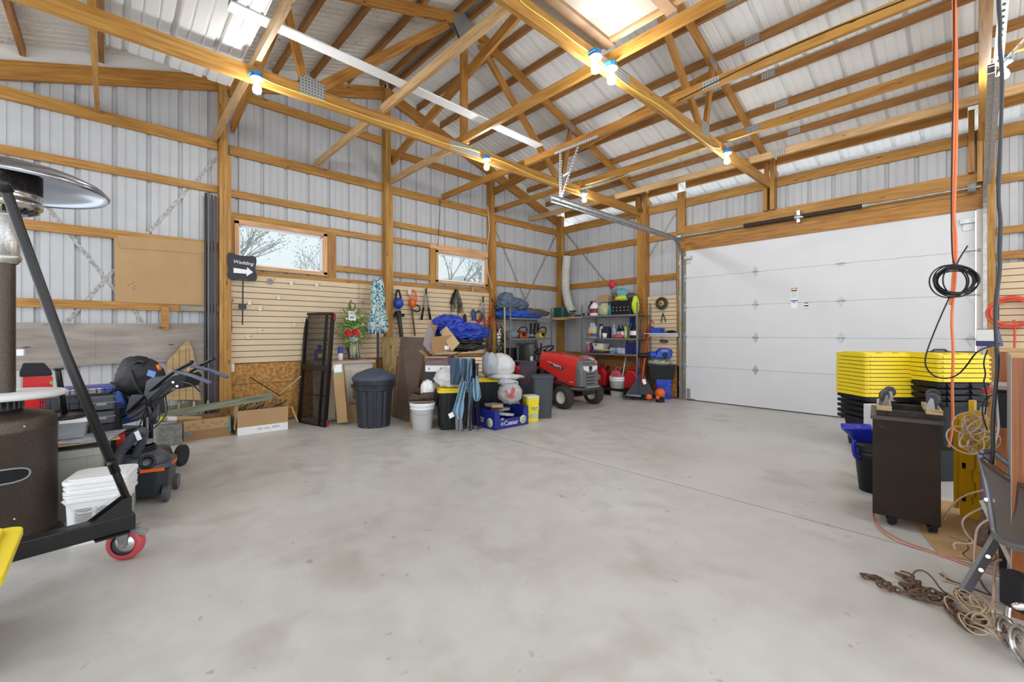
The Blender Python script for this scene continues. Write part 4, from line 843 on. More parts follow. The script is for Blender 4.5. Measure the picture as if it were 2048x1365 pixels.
# black rubbish bin
def ribbed_can(M, name, lbl, h=.60, r0=.195, r1=.245):
    t = thing(name, lbl, 'rubbish bin', M.translation, 0); n = 72; b = B(M); V = []; lv = [(0, r0), (.02, r0 + .004), (.45, .225), (.46, .235), (.52, .238), (.53, .25), (h, .255)]
    for j, (z, r) in enumerate(lv):
        for i in range(n):
            a = 2 * pi * i / n; k = 1 - (.065 if (i % 6 in (0, 1)) and 0 < j < 3 else 0); V.append((r * k * cos(a), r * k * sin(a), z))
    b.add(V, [(j * n + i, j * n + (i + 1) % n, (j + 1) * n + (i + 1) % n, (j + 1) * n + i) for j in range(len(lv) - 1) for i in range(n)], True); b.add([(0, 0, .003)] + [V[i] for i in range(n)], [(0, 1 + (i + 1) % n, 1 + i) for i in range(n)]); b.done('can', mat('bin_navy_black', (.026, .03, .04), .38), t, shade=False)
    lid = mat('lid_blue_black', (.05, .065, .10), .45)
    ld_ = B(M).lathe([(.262, h - .02), (.268, h), (.262, h + .02), (.22, h + .06), (.10, h + .11), (.02, h + .13), (0, h + .13)], 48).done('lid', lid, t)
    for a in (0, pi): B(M @ Matrix.Rotation(a, 4, 'Z')).b2((.235, -.05, .49), (.27, .05, .53)).done('handle', BLACKP, t)
    B(M @ Matrix.Rotation(-pi / 2, 4, 'Z')).b2((.235, -.04, .49), (.258, .04, .54)).done('latch', BLACKP, t)
    return t
ribbed_can(VF(748, 858, .2), 'rubbish_bin', 'black ribbed rubbish bin with domed bluish lid')
# boards leaning behind the bin
one(sheet4([DP(785, 838, 6.0), DP(822, 850, 5.62), DP(857, 677, 6.2), DP(803, 674, 6.5)], .012), 'leaning_board', BROWNB, 'large plain brown board leaning right of the black rubbish bin', 'board')
one(sheet4([DP(770, 838, 6.2), DP(783, 840, 6.1), DP(797, 674, 6.55), DP(765, 674, 6.7)], .012), 'leaning_board', FENCEW, 'narrow light plywood board leaning behind the umbrella pole', 'board')
# ================================================================== LEFT FOREGROUND
def polar(px, dist):
    """floor point in the column of pixel px at a horizontal distance"""
    v = ray(px, CY); v.z = 0; v = v.normalized() * dist; return Vector((CX + v.x, v.y, 0))
# patio heater
hp = polar(8, 3.67); t = thing('patio_heater', 'bronze patio heater with wide silver dome, white round table and cylindrical tank housing', 'patio heater', hp); M = frame(hp, YAW + radians(49.6))
B(M).lathe([(0, 0), (.232, 0), (.236, .02), (.225, .045), (.21, .06), (0, .06)], 48).done('base', HAMMER, t)
b = B(M); prof_ = [(.20, .06), (.206, .075), (.206, .63), (.208, .635), (.208, .655), (.203, .665), (.203, .69), (.19, .715), (.10, .74), (.07, .745)]
b.lathe(prof_, 56, a0=radians(-66), a1=radians(-66) + 2 * pi - radians(0)); th_ = b.done('tank_housing', HAMMER, t)
b = B(M); a0 = radians(-98)       # hand slot in the housing
pts = []
for k in range(20):
    u = 2 * pi * k / 20; w, h = .17, .038; cu = cos(u); su = sin(u); x = w * (abs(cu) ** .6) * (1 if cu > 0 else -1); z = h * (abs(su) ** .8) * (1 if su > 0 else -1); pts.append((a0 + x / .207 * .72, .42 + z))
V = [(.2085 * cos(a), .2085 * sin(a), z) for a, z in pts]; b.use(mat('slot_dark', (.008, .008, .009), .9)); 
def slot_face(b, sc, r_, a_lo=-1, a_hi=1):
    us = [a_lo + (a_hi - a_lo) * k / 16 for k in range(17)]; vs = []
    for u in us:
        hh_ = .038 * sc * (1 - abs(u) ** 3.3) ** .42 if abs(u) < 1 else 0; a = a0 + .17 * sc * u / .207 * .72; vs += [(r_ * cos(a), r_ * sin(a), .42 - hh_), (r_ * cos(a), r_ * sin(a), .42 + hh_)]
    return b.add(vs, [(2 * k, 2 * k + 2, 2 * k + 3, 2 * k + 1) for k in range(16)])
slot_face(b, 1, .2078); hs_ = b.done('hand_slot', None, th_); b = slot_face(B(M), .82, .2084, -1, -.1); b.done('gas_bottle', mat('bottle_grey', (.42, .43, .43), .5), th_)
B(M).tube([(.209 * cos(a), .209 * sin(a), z) for a, z in pts], .005, 6, closed=True).done('slot_trim', GREYP, th_)
for aa, zz in ((-80, .19), (-70, .67), (-120, .66)): B(M).ball((.207 * cos(radians(aa)), .207 * sin(radians(aa)), zz), .006, 8).done('screw', STEEL, th_)
B(M).lathe([(.07, .745), (.07, .80), (0, .80)], 28).done('collar', BLACKP, t)
for k in range(18): B(M).box((.071 * cos(k * pi / 9), .071 * sin(k * pi / 9), .772), (.008, .008, .04), T=None).done('collar_tooth', DGREY, t)
B(M).lathe([(0, .812), (.235, .812), (.245, .82), (.245, .835), (.235, .842), (0, .842)], 56).done('table', mat('white_table', (.70, .71, .72), .35), t)
B(M).cyl((0, 0, .84), (0, 0, 1.56), .044, n=28).done('post', HAMMER, t)
b = B(M); b.lathe([(.05, 1.55), (.065, 1.57), (.068, 1.59), (.06, 1.60), (.06, 1.80), (.068, 1.81), (.07, 1.82), (0, 1.82)], 32); b.done('burner_column', mat('perforated_silver', (.60, .60, .58), .35, .85, var=.3, vscale=90), t)
SV = mat('stainless', (.62, .60, .55), .18, 1)
B(M).lathe([(.07, 1.82), (.125, 1.845), (.148, 1.865), (.15, 1.89), (.147, 1.895), (.147, 1.925), (.15, 1.93), (.147, 1.94)], 40).done('burner_bowl', SV, t)
B(M).lathe([(.147, 1.94), (.147, 2.05), (0, 2.05)], 40).done('emitter_screen', mat('scorched_mesh', (.10, .08, .07), .4, .8, col2=(.05, .045, .05), vscale=60), t)
b = B(M); 
for k in range(20): a = 2 * pi * k / 20; b.beam((.09 * cos(a), .09 * sin(a), 1.828), (.135 * cos(a), .135 * sin(a), 1.848), .014, .002)
b.done('vent_slots', BLACKM, t)
b = B(M); dp_ = [(.425, 1.975), (.43, 1.985), (.40, 2.02), (.33, 2.055), (.22, 2.085), (.14, 2.10), (0, 2.105)]
b.lathe(dp_ + [(r - .004 if r > .01 else 0, z - .005) for r, z in dp_[::-1]], 64); dm_ = b.done('dome_reflector', mat('brushed_dome', (.40, .42, .47), .22, .95), t)
for a in (radians(-125), radians(-5), radians(115)): B(M).cyl((.10 * cos(a), .10 * sin(a), 2.05), (.10 * cos(a), .10 * sin(a), 2.125), .007, n=8).done('dome_bolt', STEEL, dm_)
# steel stand on a red caster
R_ = DP(268, 1040, 2.24); R_.z = 0; Lh = DP(30, 1100, 1.92); Lh.z = 0; dr_ = (Lh - R_).normalized(); t = thing('steel_gantry', 'black steel gantry leg with red caster and long sloping brace, in front of the heater', 'gantry', R_)
e2 = R_ + dr_ * 1.15; zb, ztp = .165, .243
B().beam(R_ + Vector((0, 0, (zb + ztp) / 2)), e2 + Vector((0, 0, (zb + ztp) / 2)), .075, ztp - zb).done('base_beam', mat('scuffed_black', (.014, .013, .013), .35, .2, var=.5, vscale=8), t, bevel=.004)
ax = axis_frame(R_, e2); nn = ax.col[1].to_3d()
b = B(ax @ Matrix.Translation((0, 0, 0)))
b.ngon([(.015, ztp), (.17, ztp), (.05, ztp + .085), (.015, ztp + .095)], .006, axis='y', T=Matrix.Translation((0, .03, 0))); b.ngon([(.015, ztp), (.17, ztp), (.05, ztp + .085), (.015, ztp + .095)], .006, axis='y', T=Matrix.Translation((0, -.036, 0))); b.done('gusset', BLACKM, t)
pv = DP(257, 1006, 2.25); mid = DP(128, 700, 2.17); tp = DP(-40, 245, 2.05)
B().tube([pv, pv.lerp(mid, .22), pv.lerp(mid, .28)], lambda s: .017 + .006 * (s > .5), 14).tube([pv.lerp(mid, .2), mid, DP(5, 362, 2.12), tp], .021, 14).done('brace_tube', BLACKM, t)
B().tube([DP(0, 350, 2.10), DP(14, 385, 2.12)], .027, 12).done('brace_sleeve', BLACKM, t)
b = B(); n3 = (pv - CAM).normalized(); b.cyl(pv - n3 * .045, pv - n3 * .032, .013, n=6); b.done('pivot_bolt', CHROME, t)
# caster: wheel turned a little from the beam
wc = DP(252, 1098, 2.24); wc.z = .082; hh = Vector((wc.x - CX, wc.y, 0)).normalized(); wn = (hh * -.86 - Vector((hh.y, -hh.x, 0)) * .50).normalized()
WM_ = axis_frame(wc, wc + wn)      # x = axle
b = B(WM_ @ Matrix.Rotation(pi / 2, 4, 'Y')); b.use(mat('red_urethane', (.55, .07, .08), .4)); b.lathe([(.055, -.025), (.076, -.024), (.082, -.015), (.082, .015), (.076, .024), (.055, .025)], 40); b.use(STEEL); b.lathe([(0, -.02), (.055, -.022), (.055, .022), (0, .02)], 32); b.lathe([(.03, -.027), (.03, -.02)], 24)
o = b.done('caster_wheel', None, t)
b = B(WM_)
for s in (-1, 1): b.ngon([(-.03, .085), (.035, .085), (.018, -.012), (-.006, -.016)], .005, axis='x', T=Matrix.Translation((s * .036, 0, 0)))
b.box((0, 0, .087), (.078, .066, .006)); b.box((0, .0, .081), (.08, .10, .004)); b.cyl((-.045, 0, 0), (.045, 0, 0), .011, n=8); b.ngon([(.0, .07), (.09, .04), (.095, .055), (.0, .088)], .05, axis='x', T=Matrix.Translation((-.025, 0, 0))); b.done('caster_fork', GALV, t)
B(ax).box((.09, 0, zb - .004), (.13, .12, .008)).done('caster_plate', BLACKM, t)
# yellow-lidded tote cut by the left edge
def tote(M, w, d, h, lid, lbl, grp=None, body=None, lidh=.035):
    t = thing('storage_tote', lbl, 'storage tote', M.translation, 0, grp)
    b = B(M); b.rbox((0, 0, 0), (w * .86, d * .84, h), .05, top=1.12); b.done('tub', body or BLACKP, t)
    tb_ = t.children[0]
    for k in range(-2, 3): B(M).box((k * w * .17, -d * .455, h * .52), (.03, .012, h * .7)).done('rib', body or BLACKP, tb_)
    if lid:
        b = B(M); b.rbox((0, 0, h - .012), (w * 1.03, d * 1.03, .03), .05); b.rbox((0, 0, h + .018), (w * .93, d * .9, .018), .045); b.done('lid', lid, t, bevel=.004)
        for s in (-1, 1): B(M).box((s * w * .52, 0, h - .005), (.03, d * .3, .04)).done('latch', BLACKP, t)
    return t
A, Bq = DP(54, 1052, 1.85), DP(12, 1172, 1.45); A.z = 0; Bq.z = 0; xdir = (Bq - A).normalized(); ang = atan2(xdir.y, xdir.x); ctr = (A + Bq) / 2 + Vector((-xdir.y, xdir.x, 0)) * -.42
M = frame(ctr, ang); tb = tote(M, (Bq - A).length + .02, .8, .33, YEL, 'black storage tote with yellow lid cut off by the left edge')
b = B(M)
for k in range(-3, 3): b.box((.0, k * .11, .372), (.36, .03, .012))
b.done('lid_ridges', YEL, tb)
# white square pails
def square_pail(M, w, h, lbl, body=WHITE, lid=WHITE, nest=1):
    t = thing('square_pail', lbl, 'pail', M.translation, 0)
    for k in range(nest):
        b = B(M @ Matrix.Translation((0, 0, .045 * k))); b.rbox((0, 0, 0), (w * .9, w * .9, h), .035, n=5, top=1.08); b.rbox((0, 0, h * .83), (w * 1.04, w * 1.04, .012), .04, n=5); b.rbox((0, 0, h * .92), (w * 1.03, w * 1.03, .012), .04, n=5); b.done('pail_body', body, t, shade=False)
    b = B(M); z = h + .045 * (nest - 1); b.rbox((0, 0, z), (w * 1.06, w * 1.06, .022), .045, n=5); b.rbox((0, 0, z + .022), (w * .92, w * .92, .006), .04, n=5); b.done('lid', lid, t, bevel=.003)
    return t
M = VF(205, 1088, .16, -.25); t = square_pail(M, .265, .29, 'stacked white square pails with printed instructions behind the gantry leg', nest=2)
b = B(M); b.tube([(-.13, -.142, .26), (-.05, -.15, .16), (.08, -.15, .24), (.13, -.142, .27)], .003, 6, smooth_pts=2).done('wire_handle', OFFW, t)
b = B(M); 
for col in range(2):
    for k in range(13): b.box((-.045 + .085 * col, -.1335, .20 - .0095 * k), (.07, .002, .0035))
    for k in range(13): b.box((.1335, -.045 + .085 * col, .20 - .0095 * k), (.002, .07, .0035))
b.done('printed_text', mat('print_grey', (.22, .22, .24), .6), t)
# grey tote with things piled on it
TG = VF(150, 1052, .30, -.12); GT = mat('grey_green_plastic', (.33, .33, .30), .5)
tg = thing('storage_tote', 'grey storage tote without lid between the heater and the white pails', 'storage tote', TG.translation); B(TG).rbox((0, 0, 0), (.28, .40, .44), .04, top=1.14).rbox((0, 0, .40), (.335, .47, .045), .05).done('tub', GT, tg)
for k in (-1, 1): B(TG).box((.09 * k, -.215, .22), (.012, .02, .36)).done('rib', GT, tg)
one(B(TG).box((.0, .0, .462), (.27, .36, .03)), 'black_tray', BLACKP, 'flat black tray lying in the mouth of the grey tote', 'tray')
b = B(TG @ Matrix.Rotation(.15, 4, 'Z')); b.box((.02, -.02, .482), (.36, .46, .006)); one(b, 'cardboard_sheet', CARD, 'loose cardboard sheet lying on the grey tote', 'cardboard')
b = B(TG @ Matrix.Rotation(-.2, 4, 'Z')); b.box((.10, -.05, .490), (.26, .34, .004)); o = one(b, 'paper_bundle', mat('magazine', (.6, .6, .6), .4, col2=(.25, .3, .38), vscale=16), 'glossy papers on top of the cardboard on the grey tote', 'papers')
cb = TG @ Matrix.Translation((-.10, .02, .497)); t = thing('clear_box', 'clear plastic box with white lid on the papers above the grey tote', 'plastic box', cb.translation); CLR = mat('clear_plastic', (.62, .68, .74), .25, alpha=.45); B(cb).rbox((0, 0, 0), (.30, .24, .10), .03, top=1.12).done('tub', CLR, t); B(cb).rbox((0, 0, .10), (.36, .29, .018), .04).done('lid', WHITE, t, bevel=.003); B(cb).box((-.05, -.02, .045), (.14, .12, .07)).done('orange_contents', ORANGE, t)
wb_ = cb @ Matrix.Translation((.03, .0, .119)); t = thing('umbrella_stand', 'round black weighted base with short upright tube on the clear box', 'pole base', wb_.translation); B(wb_).lathe([(0, 0), (.125, 0), (.125, .012), (.11, .022), (.03, .028), (0, .028)], 36).done('disc', BLACKM, t); B(wb_).tube([(.02, 0, .02), (-.01, 0, .30), (-.012, 0, .315)], .016, 14).lathe([(.028, .315), (.028, .325), (0, .325)], 16, T=Matrix.Translation((-.012, 0, 0))).done('tube', BLACKM, t)
# wire basket, folder, cases and hoodie pile on a dark crate behind
bx = DP(158, 800, 3.25); base = Vector((bx.x, bx.y, 0)); M = frame(base, YAW + .78)
t = thing('plastic_crate', 'black crate on the floor under the wire basket behind the grey tote', 'crate', base); B(M).rbox((0, 0, 0), (.46, .36, .60), .03, top=1.04).done('tub', BLACKP, t)
M2 = M @ Matrix.Translation((0, -.02, .607)); t = thing('wire_basket', 'black wire basket of gear below the purple folder', 'basket', M2.translation); b = B(M2)
for k in range(9): x = -.19 + .0475 * k; b.tube([(x, -.15, .14), (x, -.13, .0), (x, .13, 0), (x, .15, .14)], .0022, 5)
for z, s in ((.0, .13), (.05, .137), (.10, .144), (.14, .15)): b.tube([(-.2, -s, z), (.2, -s, z), (.2, s, z), (-.2, s, z)], .003, 5, closed=True)
b.done('wire_frame', BLACKM, t)
B(M2).box((.0, .01, .05), (.34, .20, .09)).done('gear_box', CHAR, t); B(M2).torus((.03, -.12, .08), .028, .008, 16, 6, nrm=(0, 1, 0)).done('gear_ring', BLACKP, t)
one(B(M2 @ Matrix.Rotation(.06, 4, 'Z')).box((.05, .0, .155), (.26, .2, .012)), 'folder', mat('purple_plastic', (.07, .07, .30), .4), 'purple plastic folder lying on the wire basket', 'folder')
cx = DP(215, 870, 2.95); base = Vector((cx.x, cx.y, 0)); M = frame(base, YAW + .8)
t = thing('tool_box', 'red tool box under the two dark cases beside the basket', 'tool box', base); B(M).rbox((0, .2, 0), (.20, .16, .44), .02).done('body', RED, t)
M = frame(DP(203, 825, 2.95), YAW + .78)
for k, (z, lb) in enumerate(((-.085, 'lower dark grey tool case next to the blue bag'), (.012, 'upper dark grey tool case next to the blue bag'))):
    M3 = M @ Matrix.Translation((0, .08, z)); t = thing('tool_case', lb, 'tool case', M3.translation, 0, 'dark tool cases beside the blue bag'); B(M3).rbox((0, 0, 0), (.14, .12, .085), .025, n=4).done('shell', CHAR, t, bevel=.006); B(M3).box((0, -.062, .05), (.142, .004, .005)).box((0, -.062, .042), (.05, .01, .02)).done('latch', GREYP, t)
base = M.translation.copy(); base.z = 0; t = thing('plastic_bin', 'dark bin on the floor carrying the grey tool cases', 'bin', base); B(frame(base, YAW + .78)).rbox((0, .08, 0), (.15, .14, M.translation.z - .087), .02).done('tub', BLACKP, t)
# snow blower chute
q = DP(71, 830, 3.5); base = Vector((q.x, q.y, 0)); M = frame(base, YAW + .85) @ Matrix.Diagonal((.72, .9, 1, 1)); t = thing('snow_blower', 'red snow blower chute with black hood standing behind the white heater table', 'snow blower', base)
B(M).ngon([(-.10, .45), (.10, .45), (.105, .83), (-.095, .83)], .14, axis='y').ngon([(.10, .45), (.13, .47), (.135, .80), (.105, .83)], .12, axis='y').done('chute', RED, t)
B(M).ngon([(-.12, .82), (-.12, .86), (-.095, .925), (.07, .92), (.12, .86), (.13, .82)], .18, axis='y', T=Matrix.Translation((0, -.02, 0))).done('hood', BLACKP, t, bevel=.006)
B(M).box((.03, .15, .25), (.42, .30, .42)).done('auger_housing', RED, t); B(M).cyl((.12, -.03, .76), (.12, .01, .76), .016, n=8).cyl((.15, -.0, .84), (.19, -.0, .84), .012, n=8).done('wing_bolt', mat('brass', (.6, .45, .15), .3, .9), t)
for s in (-1, 1): B(M).cyl((s * .25, .15, .14), (s * .31, .15, .14), .14, n=24).done('wheel', RUBBER, t)
one(B(frame(XP(42, 705, .06), pi / 2)).rbox((0, -.05, -.03), (.06, .08, .06), .01), 'white_box', WHITE, 'small white box on the wall just right of the heater post', 'box')
# shop vacuum
M = VF(283, 1012, .17, -.25); vp = M.translation.copy(); t = thing('shop_vacuum', 'black and orange shop vacuum with ribbed hose behind the white pails', 'vacuum cleaner', vp)
VB = mat('vac_black', (.022, .025, .035), .35); VG = mat('vac_grey', (.07, .08, .10), .35)
B(M).rbox((0, 0, .05), (.34, .30, .17), .07, n=6, top=1.06).done('tank', VB, t, bevel=.006); B(M).rbox((0, 0, .225), (.37, .33, .035), .08, n=6).done('rim', VG, t, bevel=.006)
B(M).lathe([(.165, .26), (.16, .29), (.13, .32), (.10, .335), (0, .34)], 36, sy=.92).done('motor_head', VG, t)
for k in range(5): B(M).torus((-.02, .02, .30 + .016 * k), .10 - .003 * k, .009, 28, 8).done('cord_wrap', BLACKP, t)
B(M).rbox((-.02, .02, .385), (.16, .12, .02), .03).done('top_grip', mat('worn_grey', (.22, .23, .25), .5), t, bevel=.004)
B(M).box((.10, -.165, .232), (.13, .012, .022)).box((.185, .0, .24), (.012, .12, .02)).done('orange_latch', ORANGE, t)
B(M @ Matrix.Translation((.07, -.13, .28)) @ Matrix.Rotation(pi / 2 - .35, 4, 'X')).lathe([(.0, -.02), (.03, -.02), (.03, .03), (.045, .035), (.048, .02)], 24).done('hose_port', BLACKM, t)
for sx_, sy_ in ((1, -1), (1, 1), (-1, -1), (-1, 1)): B(M).cyl((sx_ * .155, sy_ * .14, .055), (sx_ * .185, sy_ * .14, .055), .055 if sx_ > 0 else .035, n=24).done('wheel', VG, t)
h0 = DP(232, 935, 2.85); hp_ = [h0, DP(240, 905, 2.86), DP(262, 880, 2.86), DP(282, 862, 2.87), DP(288, 866, 2.9), DP(284, 885, 2.93), DP(270, 915, 2.95)]
b = B(); P = [Vector(p) for p in hp_]; Q = []
for i in range(len(P) - 1):
    for k in range(14): Q.append(P[i].lerp(P[i + 1], k / 14))
for _ in range(6): Q = [Q[0]] + [(Q[i - 1] + Q[i] * 2 + Q[i + 1]) / 4 for i in range(1, len(Q) - 1)] + [Q[-1]]
b.tube(Q, .025, 14)
for i in range(2, 52, 2): b.torus(Q[i], .026, .0045, 16, 5, nrm=(Q[i + 1] - Q[i - 1]))
b.done('hose', mat('hose_grey', (.06, .065, .085), .35), t)
B().box((0, 0, 0), (.03, .004, .06), T=frame(DP(276, 872, 2.83), YAW) @ Matrix.Rotation(-.4, 4, 'Y')).done('hose_label', WHITE, t)
# walk-behind mower with upright handle
mp = DP(262, 880, 3.55); base = Vector((mp.x, mp.y, 0)); M = frame(base, YAW + .2); t = thing('push_mower', 'black walk-behind mower with cables, console and twin handle grips pointing right', 'lawn mower', base)
B(M).rbox((-.02, .05, .09), (.48, .40, .10), .08, n=5, top=.9).done('deck', CHAR, t, bevel=.008); B(M).lathe([(.12, .19), (.125, .30), (.09, .34), (0, .35)], 24).done('engine', DGREY, t)
for sx_ in (-1, 1):
    for sy_ in (-1, 1): B(M).cyl((sx_ * .24, sy_ * .17 + .05, .09), (sx_ * .28, sy_ * .17 + .05, .09), .09, n=24).done('wheel', RUBBER, t)
D3 = 3.45
h1 = [DP(228, 850, 3.35), DP(265, 818, 3.3), DP(305, 778, 3.2), DP(345, 745, 3.12), DP(385, 724, 3.05)]
B().tube(h1, .012, 10, smooth_pts=2).done('handle_tube', BLACKM, t); B().tube([p + dV * .22 + Vector((0, 0, .01)) for p in h1], .012, 10, smooth_pts=2).done('handle_tube', BLACKM, t)
B().tube([DP(300, 795, 3.3), DP(302, 850, 3.3), DP(303, 905, 3.3)], .014, 8).tube([DP(288, 812, 3.35), DP(290, 870, 3.35)], .010, 8).done('support_leg', BLACKM, t)
g1 = [DP(347, 742, 3.12), DP(385, 752, 3.05), DP(420, 766, 2.98)]; B().tube(g1, .0135, 12).done('grip', mat('grip_blue_grey', (.10, .11, .17), .5), t); g2 = [p + dV * .18 + Vector((0, 0, .022)) for p in g1]; B().tube(g2, .0135, 12).done('grip', MATS['grip_blue_grey'], t)
B().tube([DP(365, 765, 3.05), DP(382, 768, 3.02), DP(392, 776, 3.0), DP(400, 784, 2.99)], lambda s: .008 - .004 * s, 8, smooth_pts=2).done('brake_lever', BLACKM, t)
def poly_d(pts, d, th):
    """plate facing the viewer's side, at depth d"""
    V = [DP(a, c, d) for a, c in pts]; n = len(V); V2 = [p + dV * th for p in V]
    return B().add(V + V2, [tuple(range(n))[::-1], tuple(range(n, 2 * n))] + [(i, (i + 1) % n, n + (i + 1) % n, n + i) for i in range(n)], False)
poly_d([(331, 762), (345, 752), (366, 748), (373, 755), (366, 776), (355, 779), (338, 774)], 3.1, .16).done('control_panel', BLACKP, t, bevel=.004)
for a, c in ((346, 765), (354, 773)): B().cyl(DP(a, c, 3.09), DP(a, c, 3.1), .008, n=10).done('panel_bolt', CHROME, t)
poly_d([(292, 763), (305, 755), (338, 757), (329, 775), (296, 802), (287, 790)], 3.2, .12).done('console', mat('console_grey', (.07, .075, .09), .4), t, bevel=.006)
poly_d([(258, 796), (262, 790), (290, 791), (294, 835), (262, 843), (249, 828)], 3.3, .18).done('battery_box', DGREY, t, bevel=.006)
for k, (c0, c1, c2) in enumerate((((225, 830), (262, 832), (325, 775)), ((228, 845), (275, 835), (340, 768)), ((232, 860), (258, 905), (300, 800)), ((330, 790), (338, 830), (295, 868)), ((316, 800), (352, 778), (378, 762)), ((240, 880), (225, 905), (262, 915)))):
    B().tube([DP(*c0, 3.3), DP(*c1, 3.18), DP(*c2, 3.1)], .004, 6, smooth_pts=3).done('control_cable', BLACKP, t)
b = B(); R = random.Random(2)
for k in range(5): b.torus(DP(305 + R.uniform(-6, 8), 825 + R.uniform(-12, 12), 3.3), .045 + .006 * k, .007, 20, 6, nrm=(R.uniform(-.4, .4), 1, R.uniform(-.4, .4)))
b.done('coiled_hose', CHAR, t)
B().tube([DP(316, 730, 3.15), DP(320, 741, 3.15)], .012, 8).done('orange_lever', ORANGE, t); B().beam(DP(352, 742, 3.15), DP(384, 722, 3.08), .006, .012).beam(DP(356, 746, 3.2), DP(387, 725, 3.12), .006, .012).done('bail_bar', BLACKM, t)
# blue bag and black rucksack
BGM = mat('royal_nylon', (.01, .08, .42), .5, bump=.2)
o = poly_d([(200, 775), (222, 768), (244, 785), (256, 810), (246, 832), (228, 855), (205, 850), (198, 800)], 3.55, .26); one(o, 'cooler_bag', BGM, 'blue cooler bag with black trim between the tool cases and the mower', 'bag', bevel=.02)
t = D.objects['cooler_bag']; B().tube([DP(222, 766, 3.54), DP(246, 783, 3.54), DP(258, 809, 3.54)], .012, 8).done('trim', BLACKP, t)
text('print', 'BoyZ', .06, frame(DP(232, 818, 3.53), YAW, rx=pi / 2), mat('gold_print', (.7, .5, .25), .5), t, shear=.2)
base = DP(225, 855, 3.68); base.z = 0; t = thing('plastic_crate', 'dark crate under the blue cooler bag', 'crate', base); B(frame(base, YAW)).rbox((.02, 0, 0), (.3, .24, DP(225, 855, 3.68).z - .01), .02).done('tub', BLACKP, t)
rp = DP(280, 755, 3.45); t = thing('rucksack', 'black rucksack slumped on the mower with a blue tag', 'bag', rp - Vector((0, 0, .13))); NY = mat('black_nylon', (.014, .014, .017), .6, bump=.4, bscale=30)
B(frame(rp, YAW)).lump((-.0, 0, 0), (.16, .12, .145), .10, 1.6, seed=4, n=36).done('body', NY, t); B(frame(rp, YAW)).lump((-.03, .0, .10), (.09, .08, .06), .2, 2.2, seed=7).done('top_pocket', NY, t)
B().tube([DP(245, 775, 3.35), DP(222, 785, 3.4), DP(205, 795, 3.4)], .012, 6).tube([DP(262, 735, 3.35), DP(275, 722, 3.38), DP(290, 725, 3.38)], .010, 6, smooth_pts=1).tube([DP(262, 740, 3.33), DP(270, 770, 3.3), DP(285, 790, 3.33)], .009, 6, smooth_pts=2).done('straps', NY, t)
B().box((0, 0, 0), (.06, .005, .045), T=frame(DP(303, 748, 3.28), YAW) @ Matrix.Rotation(.3, 4, 'Y')).done('blue_tag', mat('tag_blue', (.12, .25, .6), .4), t)
# ================================================================== THE PILE: boxes, tarps, totes, bags, camp chair
def round_pail(M, h, r0, r1, m, name, lbl, rings=2, lid=None, grp=None):
    t = thing(name, lbl, 'bucket', M.translation, 0, grp); b = B(M)
    pr = [(0, .004), (r0, 0), (r0 + (r1 - r0) * .8, h * .78), (r1 + .006, h * .785), (r1 + .006, h * .81), (r1 - .002, h * .815), (r1, h * .88), (r1 + .008, h * .885), (r1 + .008, h * .91), (r1, h * .915), (r1, h - .012), (r1 + .007, h - .008), (r1 + .005, h)]
    b.lathe(pr + ([] if lid else [(r1 - .004, h - .002), (r0 - .003, .012), (0, .012)]), 40); b.done('pail', m, t)
    if lid: B(M).lathe([(r1 + .01, h - .02), (r1 + .012, h + .004), (r1 - .006, h + .006), (r1 - .012, h - .002), (0, h - .002)], 40).done('lid', lid, t)
    B(M).tube([(r1 * cos(a), -r1 * .35 - r1 * .75 * sin(a) if False else r1 * .9 * -sin(a) * .4 - r1 * .6 * (1 if 0 < a < pi else 0) * sin(a), h * .83 - .16 * h * sin(a) * 1.6) for a in [pi * k / 14 for k in range(15)]], .0028, 6).done('bail_handle', GALV, t)
    return t
wb1 = VF(845, 862, .13); bk = round_pail(wb1, .315, .115, .145, WHITE, 'white_bucket', 'white bucket with lid carrying a brown boot, front of the pile', lid=WHITE)
# boot on the bucket with a crumpled white sock
bm = mat('boot_leather', (.10, .06, .04), .7, col2=(.05, .03, .02), vscale=30)
def boot(M, lbl):
    t = thing('work_boot', lbl, 'boot', M.translation, 0); b = B(M)
    def fn(u, v):
        a = 2 * pi * u; x = -.14 + .29 * v; w = (.035 + .018 * sin(pi * min(1, v * 1.1))) * (1 if v < .97 else .6); hgt = (.055 + (.045 if v < .42 else .045 * max(0, (.62 - v) / .2))) * (1 if v < .95 else .7)
        return (x, w * cos(a), max(0, .022 + hgt * .5 + hgt * .5 * sin(a)))
    b.grid(fn, 16, 14); b.lathe([(0, .03), (.045, .03), (.05, .08), (.045, .10), (.035, .10), (.035, .05)], 16, T=Matrix.Translation((-.09, 0, .0))); b.done('upper', bm, t)
    B(M).ngon([(-.145, -.03), (-.1, -.042), (.05, -.045), (.13, -.04), (.155, 0), (.13, .04), (.05, .045), (-.1, .042), (-.145, .03)], .02).done('sole', mat('boot_sole', (.18, .14, .11), .7), t)
    b = B(M); 
    for k in range(4): b.box((-.01 + .02 * k, 0, .098 - .01 * k), (.006, .05, .004))
    b.done('laces', BLACKP, t); return t
Mb = wb1 @ Matrix.Translation((-.01, -.01, .322)); boot(Mb @ Matrix.Rotation(pi, 4, 'Z'), 'worn brown work boot lying on the white bucket lid'); boot(frame(away(DP(842, 795, 5.35), .1), YAW + 2.4) , 'second brown boot tucked behind the boot on the bucket')
one(B(Mb).lump((.07, .04, .155), (.06, .05, .085), .35, 2.2, seed=5), 'white_cloth', WHITE, 'crumpled white cloth standing above the boots', 'cloth')
q = DP(842, 795, 5.35); q = away(q, .1); one(B(frame((q.x, q.y, 0), YAW)).box((0, 0, q.z / 2 - .001), (.24, .16, q.z - .002)), 'cardboard_box', CARD2, 'plain box hidden behind the white bucket', 'box')
